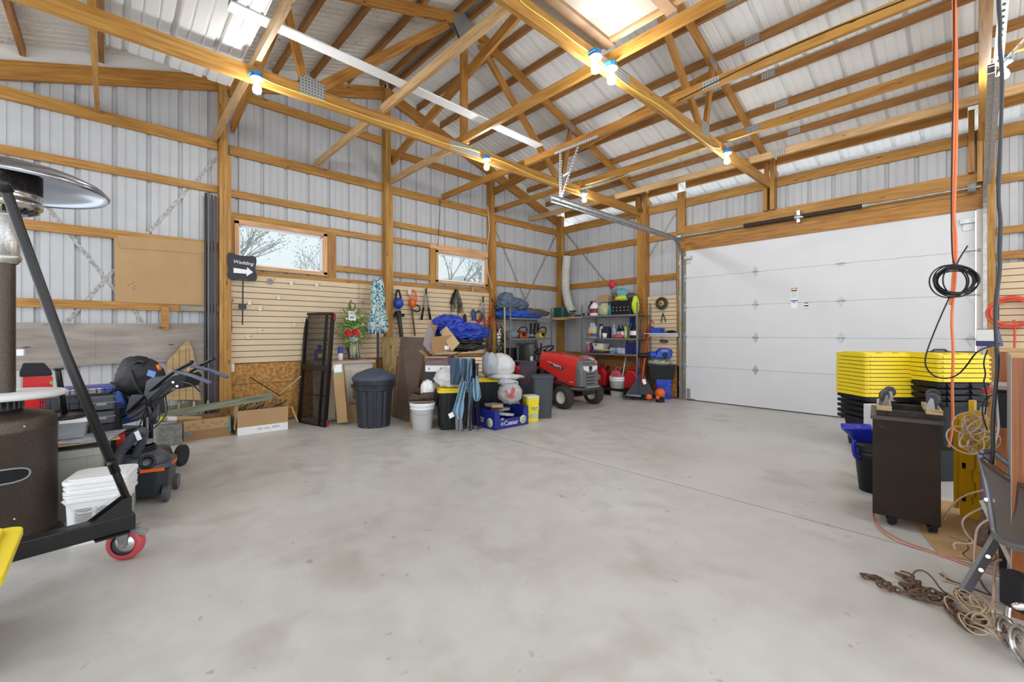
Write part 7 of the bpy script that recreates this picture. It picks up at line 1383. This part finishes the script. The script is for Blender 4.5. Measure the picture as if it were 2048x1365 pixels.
# dark bars on the top of the right stack
one(B(frame(DP(1935, 706, 4.15), YAW)).box((-.05, .1, .0), (.42, .06, .02)).tube([(-.26, .1, .0), (-.22, .1, .025), (-.12, .1, .025), (-.08, .1, .0)], .01, 8), 'grey_bar', DGREY, 'dark grey handle bar lying behind the top of the right yellow stack', 'bar')
# dark bucket with blue bundle, left of the cart
bp = DP(1752, 960, 3.2); bp.z = 0; M = frame(bp, YAW); t = thing('dark_bucket', 'dark bucket holding the blue folded bag, left of the brown cart', 'bucket', bp); B(M).lathe([(0, 0), (.10, 0), (.125, .26), (.135, .265), (.135, .29), (.128, .295), (.137, .30), (.137, .33), (.12, .33), (.095, .02), (0, .02)], 32).done('pail', BLACKP, t)
one(sheet4([DP(1681, 858, 3.2), DP(1745, 860, 3.1), DP(1752, 890, 3.2), DP(1712, 887, 3.3)], .05), 'blue_bag', mat('shiny_blue', (.02, .03, .42), .22, bump=.5, bscale=22), 'shiny blue bag jutting out left over the dark bucket', 'bag', bevel=.012)
t = D.objects['blue_bag.001'] if 'blue_bag.001' in D.objects else D.objects['blue_bag']
B().tube([DP(1708, 880, 3.2), DP(1706, 900, 3.2), DP(1712, 918, 3.2), DP(1722, 918, 3.2), DP(1716, 896, 3.2)], .013, 6, smooth_pts=2).done('bag_strap', MATS['shiny_blue'], t)
q = DP(1752, 838, 3.42); q.z = 0; one(B(frame(q, YAW)).rbox((0, 0, 0), (.12, .12, .60), .02), 'clear_tub', MATS['milky_jug'], 'pale clear tub standing behind the brown cart, its top peeking out', 'tub')
# brown cart with dolly upside down on it
c0, c1, c2 = ZP(1745, 1048), ZP(1882, 1078), ZP(1910, 1010); fx = (c1 - c0).normalized(); ang = atan2(fx.y, fx.x); wC = (c1 - c0).length; CMt = frame(c0 + fx * wC / 2, ang); dC = .46
t = thing('rolling_cart', 'dark brown open sided cabinet on small black casters', 'cart', CMt.translation, 0); BV = mat('espresso_board', (.030, .017, .011), .5, var=.3, vscale=5, spec=.2); hz0, hz1 = .065, .645
B(CMt).b2((-wC / 2, 0, hz0), (wC / 2, .016, hz1)).done('front_panel', BV, t); B(CMt).b2((-wC / 2, dC, hz0), (wC / 2, dC + .016, hz1)).done('back_panel', BV, t); B(CMt).b2((-wC / 2, .016, hz0), (-wC / 2 + .016, dC, hz1)).done('side_panel', BV, t); B(CMt).b2((-wC / 2, .016, hz0), (wC / 2, dC, hz0 + .016)).done('bottom_shelf', FENCEW, t); B(CMt).b2((-wC / 2 - .01, -.015, hz1), (wC / 2 + .01, dC + .03, hz1 + .022)).done('top', mat('espresso_top', (.05, .038, .03), .45), t)
for cx_, cy_ in ((-wC / 2 + .09, .05), (wC / 2 - .03, .05), (wC / 2 - .03, dC - .04), (-wC / 2 + .09, dC - .04)):
    b = B(CMt @ Matrix.Translation((cx_, cy_, 0)) @ Matrix.Rotation(.5, 4, 'Z')); b.torus((0, 0, .026), .018, .008, 20, 8, nrm=(0, 1, 0)); b.cyl((0, -.012, .026), (0, .012, .026), .006, n=8); b.cyl((0, -.006, .026), (0, .006, .026), .018, n=16); b.done('caster_wheel', BLACKP, t)
    b = B(CMt @ Matrix.Translation((cx_, cy_, 0)) @ Matrix.Rotation(.5, 4, 'Z')); b.ngon([(-.012, .02), (.02, .045), (.025, .062), (-.03, .062)], .004, axis='y', T=Matrix.Translation((0, -.018, 0))).ngon([(-.012, .02), (.02, .045), (.025, .062), (-.03, .062)], .004, axis='y', T=Matrix.Translation((0, .014, 0))).box((0, 0, .063), (.06, .05, .004)); b.done('caster_fork', BLACKM, t)
B(CMt).cyl((-wC / 2 + .045, -.001, hz1 - .045), (-wC / 2 + .045, .001, hz1 - .045), .007, n=12).done('finger_hole', BLACKM, t)
zD = hz1 + .023; t = thing('furniture_dolly', 'wooden furniture dolly lying upside down on the brown cart, wheels up', 'dolly', CMt @ Vector((0, .2, zD))); DW = mat('dolly_black', (.04, .035, .03), .8, var=.6, vscale=30)
B(CMt).b2((-.13, .03, zD), (.17, .07, zD + .03)).done('cross_board', DW, t); B(CMt).b2((-.13, .36, zD), (.17, .40, zD + .03)).done('cross_board', DW, t)
for x in (-.10, .12): B(CMt).b2((x - .03, .02, zD + .03), (x + .04, .41, zD + .055)).done('side_board', FENCEW, t)
CW = mat('caster_rubber', (.06, .06, .07), .4)
for i, (x, y, a) in enumerate(((-.10, .08, .9), (-.075, .33, .4), (.115, .08, -.5), (.13, .34, .2))):
    W_ = CMt @ Matrix.Translation((x, y, zD + .055)) @ Matrix.Rotation(a, 4, 'Z'); B(W_).torus((0.01, 0, .058), .026, .011, 24, 8, nrm=(0, 1, 0)).cyl((.01, -.009, .058), (.01, .009, .058), .027, n=20).done('caster_wheel', CW, t); b = B(W_); b.box((0, 0, .002), (.06, .045, .004)); 
    for s in (-1, 1): b.ngon([(-.02, .004), (.025, .004), (.018, .06), (.004, .066)], .003, axis='y', T=Matrix.Translation((0, s * .015 - .0015, 0)))
    b.done('caster_fork', GALV, t)
# tall yellow lid standing on end, purple crate, dark things behind
def yl(px, py, d=2.72): return DP(px, py, d)
oL, oR = DP(1911, 1000, 2.78), DP(1985, 1000, 2.62); oL.z = oR.z = 0; ax_ = (oR - oL).normalized(); YM = frame(oL, atan2(ax_.y, ax_.x)); wY = (oR - oL).length; hY = DP(1930, 820, 2.74).z
t = thing('yellow_tote_cover', 'tall amber yellow plastic lid standing on its end beside the brown cart', 'lid', oL + ax_ * wY / 2)
pts = [(.0 + .02, .01), (.05, 0), (wY - .05, 0), (wY, .04), (wY, hY - .05), (wY - .06, hY), (.07, hY), (.015, hY - .04), (0, hY - .10)]
B(YM).ngon(pts, .012, axis='y').done('plate', YEL2, t, bevel=.003)
b = B(YM); 
for (x0, x1, z0, z1) in ((.0, .018, .05, hY - .06), (.07, .085, .1, hY - .07), (.07, wY - .03, hY - .085, hY - .07), (wY - .02, wY, .04, hY - .06)): b.b2((x0, -.022, z0), (x1, .0, z1))
for k in range(4): b.b2((.075, -.03, .15 + k * .17), (.10, 0, .24 + k * .17)); b.b2((.10, -.008, .13 + k * .17), (wY - .02, 0, .138 + k * .17))
b.done('ribs', YEL2, t)
for z in (hY - .1, hY * .48, .12): B(YM).b2((.032, -.002, z - .018), (.05, .0, z + .018)).done('slot', BLACKM, t)
one(B(frame(DP(1962, 980, 2.85) * 1, YAW)).box((.06, .05, 0), (.10, .08, .46)), 'purple_panel', mat('lilac_plastic', (.38, .24, .42), .4), 'lilac plastic panel edge behind the coils of beige cord', 'panel') if False else None
q = DP(1972, 1000, 2.5); q.z = 0; one(B(frame(q)).rbox((0, .08, .0), (.045, .14, DP(1972, 905, 2.5).z), .02), 'lilac_bin', mat('lilac_plastic', (.38, .24, .42), .4), 'narrow lilac plastic bin behind the chair and the beige cords', 'bin')
q = DP(1900, 1010, 3.4); q.z = 0; one(B(frame(q, YAW)).box((0, .1, .12), (.22, .2, .24)), 'dark_box', BLACKP, 'dark box in the shade between the cart and the yellow lid', 'box')
one(B(frame(Vector((6.33, 3.75, .0)), .3)).box((0, 0, .004), (.55, 1.0, .006)), 'cardboard_sheet', CARD, 'brown cardboard lying flat on the floor under the yellow lid', 'cardboard')
# ---------------- cabinets at the right edge
EDG = mat('edge_grey', (.33, .31, .29), .5)
def cabinet(pxn, pyt, d, wid, dep, edge, lbl):
    """square to the walls; near left corner in the photo column pxn, top at row pyt, at depth d"""
    a = DP(pxn, pyt, d); h = a.z; M = frame((a.x, a.y, 0)); t = thing('storage_cabinet', lbl, 'cabinet', (a.x + wid / 2, a.y, 0))
    B(M).b2((.002, 0, 0), (wid, .018, h - .012)).done('front_panel', CABW, t); B(M).b2((0, .0, 0), (.002, dep, h - .012)).b2((.002, .018, 0), (.018, dep, h - .012)).done('side_panel', edge, t); B(M).b2((0, 0, h - .012), (wid, dep, h)).done('top', PALE, t); return t
cabinet(1990, 699, 2.35, .55, .42, PALE, 'brown wooden cabinet farther of two at the right edge, device on top')
cabinet(2022, 710, 1.78, .60, .36, EDG, 'brown wooden cabinet nearer of two at the right edge, behind the folding chair')
a = DP(1990, 775, 2.1); one(B(frame(a)).b2((-.008, .0, -.01), (.09, .25, .008)), 'side_shelf', EDG, 'small grey shelf jutting left between the two brown cabinets', 'shelf'); a = DP(1996, 855, 2.08); one(B(frame(a)).b2((0, 0, 0), (.07, .2, DP(1996, 787, 2.08).z - a.z)), 'black_case', BLACKP, 'black case hanging under the small grey shelf', 'case')
p = DP(2002, 699, 2.45); p.z = DP(1984, 699, 2.35).z + .013; t = thing('desk_phone', 'small dark tilted device on the farther brown cabinet', 'phone', p); M = frame(p, YAW + .5); B(M).ngon([(-.05, 0), (.05, 0), (.03, .03), (-.03, .10), (-.045, .095)], .09, axis='y').done('body', DBLUE, t, bevel=.004); B(M).b2((-.056, .005, .03), (-.046, .085, .095)).done('pale_edge', OFFW, t)
one(B(frame(DP(1990, 672, 4.5), YAW)).cyl((.02, 0, -.05), (.03, 0, .06), .022, n=14), 'grey_cylinder', GREYP, 'grey cylinder seen above the farther brown cabinet', 'cylinder'); one(B(frame(DP(1987, 678, 4.2), YAW)).box((0, 0, 0), (.04, .04, .1)), 'red_box', REDP, 'small dark red box left of the dark device', 'box')
coil('hose_coil', YP(2022, 623, LY - .1), .17, .010, mat('coral_hose', (.75, .09, .05), .4), 'coiled red hose hanging on the slat panel right of the garage door', (0, 1, 0), 6, (1, .9), seed=4)
cable('hose', [YP(*p, LY - .1) for p in ((2028, 640), (2030, 665), (2029, 700))], .010, MATS['coral_hose'], 'red hose end hanging down from the coil', 'hose')
# ---------------- cords
def zhang(px, d): return DP(px, 0, d)
oc = [(1911, -90), (1912, 60), (1914, 180), (1913, 300), (1909, 400), (1908, 440), (1913, 480), (1911, 560), (1905, 610), (1903, 650), (1907, 700), (1904, 780), (1906, 830), (1903, 870), (1897, 895)]
top_ = DP(1911, 0, 2.95); P = [Vector((top_.x, 4.17, 3.49))] + [DP(a, c, 2.95) for a, c in oc[1:]]
b = B(); b.tube(P, .0078, 8, smooth_pts=2); b.tube([p + Vector((-.012, -.006, 0)) for p in P[:9]], .006, 8, smooth_pts=2); one(b, 'extension_lead', ORCORD, 'thick orange extension cord hanging from the overhead brace', 'cord')
P = [DP(a, c, 2.9) for a, c in ((1908, -60), (1908, 60), (1907, 180), (1904, 300), (1903, 400), (1903, 470), (1905, 520), (1911, 532))]; P[0] = Vector((P[1].x, 4.15, 3.49)); one(B().tube(P, .004, 6, smooth_pts=2), 'black_cable', BLACKP, 'thin black cable hanging beside the orange cord down to the coil', 'cable')
cc = DP(1905, 562, 2.85); b = B(); R = random.Random(6)
for k in range(13):
    rx, rz = R.uniform(.105, .148), R.uniform(.075, .108); ox, oz = R.uniform(-.02, .03), R.uniform(-.012, .01); oy = R.uniform(-.02, .02); e = R.uniform(0, 6)
    b.tube([cc + rV * (ox + rx * cos(a)) + dV * (oy + .01 * sin(a + e)) + Vector((0, 0, oz + rz * sin(a))) for a in [2 * pi * i / 34 for i in range(34)]], .0042, 6, closed=True)
one(b, 'cable_coil', BLACKP, 'coil of black cable hanging in front of the white garage door', 'coil')
cable('cable', [DP(a, c, 2.85) for a, c in ((1912, 532), (1920, 515), (1930, 500), (1935, 492))], .0042, BLACKP, 'stiff end of black cable sticking up right above the coil')
cable('cable', [DP(a, c, d) for a, c, d in ((1900, 593, 2.85), (1885, 625, 2.85), (1862, 680, 2.8), (1850, 715, 2.75), (1851, 735, 2.72), (1865, 752, 2.7), (1890, 759, 2.65), (1915, 752, 2.6), (1935, 730, 2.55), (1950, 707, 2.5), (1965, 698, 2.4), (1985, 692, 2.2), (1998, 688, 2.1))], .0042, BLACKP, 'black cable looping from the coil across the yellow stack to the right', sm=3)
P = [(1994, -110), (1996, 0), (2001, 50), (1999, 90), (2005, 150), (2003, 220), (1999, 330), (1996, 400), (2002, 440), (1999, 500), (2001, 540), (1993, 590), (1990, 640), (1993, 690), (1996, 730), (1990, 790), (1985, 850), (1986, 900), (1984, 925)]
Pk = [DP(a, c, 2.0) for a, c in P]; Pk[0] = Vector((Pk[1].x - .02, 3.15, 3.49)); Pk[0] = Pk[1] + Vector((0, 0, .75)); b = B(); b.tube(Pk, lambda s: .0072 + .0005 * sin(s * 900), 10, smooth_pts=3); one(b, 'thick_black_cable', DGREY, 'thick wavy black cable hanging at the right edge of the view', 'cable')
b = B(); R = random.Random(17); BCORD = mat('beige_cord', (.48, .36, .24), .5, var=.3, vscale=20)
c0_ = DP(1952, 868, 2.3)
for k in range(15):
    rx, rz = R.uniform(.03, .085), R.uniform(.02, .07); o_ = rV * R.uniform(-.06, .05) + Vector((0, 0, R.uniform(-.09, .06))); tl = R.uniform(-.8, .8); e = R.uniform(0, 6)
    b.tube([c0_ + o_ + rV * (rx * cos(a) * cos(tl) - rz * sin(a) * sin(tl)) + dV * (.03 * sin(a + e)) + Vector((0, 0, rx * cos(a) * sin(tl) + rz * sin(a) * cos(tl))) for a in [2 * pi * i / 22 for i in range(22)]], .0038, 6, closed=True)
one(b, 'beige_cord_bundle', BCORD, 'loose bundle of beige cord hanging before the tall yellow lid', 'cord bundle')
cable('cable', [DP(a, c, 2.0) for a, c in ((1992, 790), (1996, 830), (1998, 860), (1992, 880), (1985, 905))], .0045, OFFW, 'white cable beside the thick black cable')
cable('cable', [DP(a, c, 2.05) for a, c in ((1975, 700), (1966, 725), (1972, 750), (1966, 765), (1975, 790), (1970, 830))], .0028, BLACKP, 'thin crinkled black wire before the right yellow stack'); cable('cable', [DP(a, c, 2.05) for a, c in ((1985, 790), (1966, 800), (1964, 830), (1974, 860))], .0028, BLACKP, 'thin black wire looping below the yellow stack')
one(B(frame(DP(1977, 783, 2.1), YAW)).box((0, 0, 0), (.04, .02, .02)).box((.0, 0, .014), (.016, .016, .012)), 'red_plug', REDP, 'small red and white plug by the black case', 'plug')
# cords on the floor
def floor_cord(pts, r, m, lbl, z=None): one(B().tube([ZP(a, c, (r + .001) if z is None else z) for a, c in pts], r, 6, smooth_pts=3), 'floor_cable', m, lbl, 'cord')
floor_cord([(1745, 1022), (1746, 1042), (1760, 1062), (1790, 1082), (1830, 1095), (1870, 1108), (1920, 1125), (1960, 1140), (2020, 1160)], .0045, mat('salmon_cord', (.60, .25, .17), .5), 'salmon orange cord curving on the floor around the brown cart')
floor_cord([(1748, 1035), (1765, 1060), (1800, 1080), (1850, 1098), (1905, 1116), (1945, 1130)], .004, mat('rose_cord', (.5, .28, .22), .5), 'thinner rose cord beside the salmon one around the cart')
TC = mat('tan_cord', (.50, .34, .25), .5); BR = mat('brown_cord', (.09, .06, .045), .6)
def air_cord(pts, r, m, lbl): one(B().tube([DP(a, c, d) for a, c, d in pts], r, 6, smooth_pts=3), 'loose_cable', m, lbl, 'cord')
air_cord([(1888, 1040, 2.5), (1900, 1015, 2.45), (1925, 992, 2.35), (1970, 980, 2.2)], .0048, TC, 'tan cord arching from the cart caster up to the chair')
air_cord([(1978, 1010, 2.2), (1935, 1030, 2.3), (1922, 1045, 2.3), (1932, 1068, 2.3), (1948, 1085, 2.22), (1940, 1090, 2.2), (1905, 1085, 2.25), (1910, 1100, 2.2)], .0048, TC, 'tan cord dropping in a loop before the yellow lid')
air_cord([(1985, 1035, 2.1), (1955, 1052, 2.1), (1950, 1080, 2.1), (1948, 1130, 2.03)], .0048, mat('pink_tan_cord', (.52, .36, .30), .5), 'pinkish cord hanging from the chair down to the floor')
floor_cord([(1905, 1090), (1930, 1085), (1940, 1100), (1920, 1110), (1960, 1130), (2000, 1120), (1980, 1095), (1940, 1090), (1900, 1075)], .004, BR, 'dark brown cord knotted on the floor under the yellow lid')
air_cord([(1824, 1160, 1.98), (1828, 1143, 1.98), (1845, 1140, 1.98), (1865, 1155, 1.96), (1880, 1178, 1.93), (1895, 1190, 1.92)], .0035, BR, 'thin brown cord arching over the rusty chains')
floor_cord([(1880, 1148), (1900, 1162), (1940, 1175), (1990, 1195), (1970, 1180), (1960, 1160)], .0035, BR, 'thin brown cord trailing right behind the chains'); floor_cord([(1885, 1145), (1895, 1165), (1880, 1160), (1920, 1170), (1960, 1190), (2010, 1210)], .0035, TC, 'tan cord trailing right behind the chair leg')
air_cord([(2003, 1120, 1.95), (1990, 1125, 1.95), (1988, 1160, 1.9), (1985, 1225, 1.62)], .0045, TC, 'tan cord hanging beside the front chair leg')
b = B(); R = random.Random(23)
for k in range(14):
    c = ZP(1948 + R.uniform(-20, 26), 1225 + R.uniform(-25, 30), .03 + R.uniform(0, .03)); rx, ry = R.uniform(.02, .045), R.uniform(.045, .085); tl = .5 + R.uniform(-.4, .4)
    b.tube([c + Vector((rx * cos(a) * cos(tl) - ry * sin(a) * sin(tl), rx * cos(a) * sin(tl) + ry * sin(a) * cos(tl), .015 * sin(a * 2 + k))) for a in [2 * pi * i / 22 for i in range(22)]], .0032, 6, closed=True)
one(b, 'cord_hank', BCORD, 'hank of beige cord lying on the chains at the chair foot', 'cord bundle')
# rusty chains
def chain(pts, n, L, r, lbl, seed, m=RUST, grp=None, hook=None):
    P = [Vector(p) for p in pts]
    for _ in range(3): P = [P[0]] + [q for i in range(len(P) - 1) for q in (P[i] * .75 + P[i + 1] * .25, P[i] * .25 + P[i + 1] * .75)] + [P[-1]]
    tot = sum((P[i + 1] - P[i]).length for i in range(len(P) - 1)); st = L * .78; n = int(tot / st); R = random.Random(seed); b = B(); acc = 0; i = 0
    for k in range(n):
        s = k * st; 
        while i < len(P) - 2 and acc + (P[i + 1] - P[i]).length < s: acc += (P[i + 1] - P[i]).length; i += 1
        d = (P[i + 1] - P[i]).normalized(); c = P[i] + d * (s - acc); side = Vector((-d.y, d.x, 0)).normalized(); rot = (pi / 2 if k % 2 else 0) + R.uniform(-.3, .3); u = side * cos(rot) + Vector((0, 0, 1)) * sin(rot)
        b.tube([c + d * (L * .5 * cos(a)) + u * (L * .30 * sin(a)) + Vector((0, 0, L * .3)) for a in [2 * pi * q / 12 for q in range(12)]], r, 6, closed=True)
    o = one(b, 'rusty_chain', m, lbl, 'chain', grp); return o
zz = .006
chain([ZP(a, c, zz) for a, c in ((1730, 1155), (1752, 1162), (1775, 1175), (1800, 1188), (1825, 1197), (1850, 1205), (1880, 1200), (1905, 1205))], 0, .034, .0045, 'long rusty chain along the front of the pile, hook at its left end', 1)
chain([ZP(a, c, zz + .004) for a, c in ((1752, 1158), (1780, 1172), (1785, 1186), (1760, 1176), (1748, 1166))], 0, .028, .004, 'short doubled length of rusty chain at the left end of the pile', 2)
chain([ZP(a, c, zz + .006) for a, c in ((1800, 1155), (1820, 1165), (1845, 1172), (1820, 1180), (1800, 1172), (1825, 1190), (1860, 1185), (1835, 1195), (1800, 1185))], 0, .036, .005, 'heaped rusty chain in the middle of the pile', 3)
chain([ZP(a, c, zz) for a, c in ((1850, 1182), (1880, 1192), (1905, 1200), (1890, 1215), (1910, 1240), (1935, 1262), (1965, 1275))], 0, .032, .0045, 'rusty chain running down right under the beige hank', 4)
chain([ZP(a, c, zz + .004) for a, c in ((1902, 1215), (1920, 1235), (1940, 1255), (1915, 1245), (1905, 1230))], 0, .03, .0042, 'short looped rusty chain at the right end of the pile', 5)
chain([ZP(a, c, .012) for a, c in ((1930, 1235), (1960, 1240), (1975, 1255), (1950, 1262), (1935, 1250))], 0, .03, .0042, 'rusty chain coiled under the beige cord hank', 6)
def hook_(px, py, s, lbl, a0): c = ZP(px, py, .02); one(B().tube([c + Vector((s * cos(a + a0) * (1 if a < 3.6 else 1.4), s * sin(a + a0), 0)) for a in [k * .45 for k in range(11)]], lambda q: .009 * (1 - .55 * q), 8, smooth_pts=1), 'chain_hook', RUST, lbl, 'hook')
hook_(1736, 1155, .022, 'rusty hook at the left tip of the chain pile', .5); hook_(1868, 1200, .035, 'big curved rusty hook at the front middle of the chain pile', 2.5); hook_(1812, 1150, .026, 'rusty hook at the back of the chain pile', 4.0)
# ---------------- folding chair
t = thing('folding_chair', 'grey steel folding chair with glossy dark seat at the right edge', 'chair', ZP(1930, 1200)); GS = mat('chair_grey', (.22, .23, .25), .35, .5); GS2 = mat('chair_beige', (.50, .45, .40), .35, .3); SEATM = mat('glossy_brown_seat', (.09, .06, .05), .12, .4, coat=.8)
def plate(pts, th, m, name, bevel=.004):
    V = [DP(*p) for p in pts]; n = len(V); V2 = [p + dV * th for p in V]; return B().add(V + V2, [tuple(range(n))[::-1], tuple(range(n, 2 * n))] + [(i, (i + 1) % n, n + (i + 1) % n, n + i) for i in range(n)], False).done(name, m, t, bevel=bevel)
B().beam(DP(1970, 1002, 1.95), DP(2060, 1190, 1.75), .02, .036, up=rV).done('leg', GS2, t); B().beam(DP(2012, 1045, 1.97), DP(1921, 1196, 1.92), .02, .036, up=rV).done('leg', GS, t)
B().beam(DP(2020, 1030, 2.2), DP(2052, 1120, 2.15), .02, .03, up=rV).done('leg', GS, t)
B().lathe([(0, 0), (.02, 0), (.022, .02), (.016, .04), (0, .04)], 14, T=Matrix.Translation(ZP(1920, 1199, .0))).done('foot_cap', DGREY, t)
for a, c, d in ((1973, 1000, 1.94), (1976, 1114, 1.90), (1962, 1141, 1.90)): B().cyl(DP(a, c, d), DP(a, c, d - .012), .008, n=12).done('rivet', CHROME, t)
top4 = [DP(1962, 912, 2.0), DP(1984, 906, 2.05), DP(2100, 1000, 1.62), DP(2100, 1110, 1.45), DP(2010, 1085, 1.72), DP(1988, 1060, 1.80)]
# seat: curved pan seen from its edge
def seat(u, v):
    a = DP(1962 + 26 * v, 908 + 165 * v, 2.0 - .10 * v); c = DP(2110 + 0 * v, 985 + 130 * v, 1.62 - .10 * v); p = a.lerp(c, u); return p + Vector((0, 0, -.03 * sin(pi * u))) - dV * (.035 * sin(pi * v))
B().grid(seat, 18, 14).done('seat', SEATM, t, solid=.02)
B().tube([DP(1962, 905, 2.0), DP(1984, 902, 2.02), DP(2010, 925, 1.95), DP(2050, 950, 1.8), DP(2110, 985, 1.6)], .012, 10, smooth_pts=2).done('seat_rim', GS, t); B().tube([DP(1960, 910, 1.99), DP(1972, 960, 1.96), DP(1985, 1040, 1.9), DP(1990, 1075, 1.86), DP(2040, 1095, 1.7), DP(2110, 1105, 1.5)], .012, 10, smooth_pts=2).done('seat_rim', GS, t)
one(B().beam(DP(1986, 1020, 2.25), DP(1952, 1090, 2.25), .03, .06, up=rV), 'dark_bar', RUST, 'dark weathered board leaning behind the folding chair', 'board')
# chrome wheels at the bottom right corner: a shopping cart style stand
t = thing('wheeled_stand', 'chrome wheels and grey bracket of a trolley cut by the lower right corner', 'trolley', ZP(2020, 1345)); w0 = DP(2020, 1318, 1.62)
for (a, c, d, r) in ((2016, 1318, 1.60, .050), (2046, 1318, 1.52, .060)): p = DP(a, c, d); p.z = r + .008; B().torus(p, r, .008, 30, 10, nrm=(.85, .45, 0)).lathe([(0, .006), (r * .5, .004), (r * .92, 0), (r * .5, -.004), (0, -.006)], 24, T=axis_frame(p, p + Vector((.85, .45, 0))) @ Matrix.Rotation(pi / 2, 4, 'Y')).done('wheel', CHROME, t)
B().beam(DP(1998, 1285, 1.66), DP(2050, 1300, 1.6), .03, .035).done('bracket', GS, t); B().tube([DP(2016, 1268, 1.7), DP(2014, 1230, 1.72), DP(2020, 1205, 1.74), DP(2050, 1200, 1.7)], .010, 8, smooth_pts=2).done('frame_tube', STEEL, t)
one(B(frame(DP(2030, 1185, 1.62), YAW)).rbox((.02, 0, -.06), (.07, .1, .12), .02), 'black_pedal', BLACKP, 'black rounded pad below the folding chair at the right edge', 'pad'); one(B(frame(DP(2040, 1213, 1.55), YAW)).ball((.0, 0, 0), .014, 10, (.03, .014, .014)), 'chrome_knob', CHROME, 'chrome knob at the right edge below the black pad', 'knob')
q = ZP(2012, 1162); one(B(frame(q)).box((.04, .10, .05), (.12, .16, .10)), 'black_box', BLACKP, 'black box on the floor behind the folding chair legs', 'box'); one(B(frame(q + Vector((0, 0, .102)))).box((.04, .06, .02), (.04, .05, .04)), 'battery', YEL, 'small yellow piece on the black box behind the chair', 'battery')
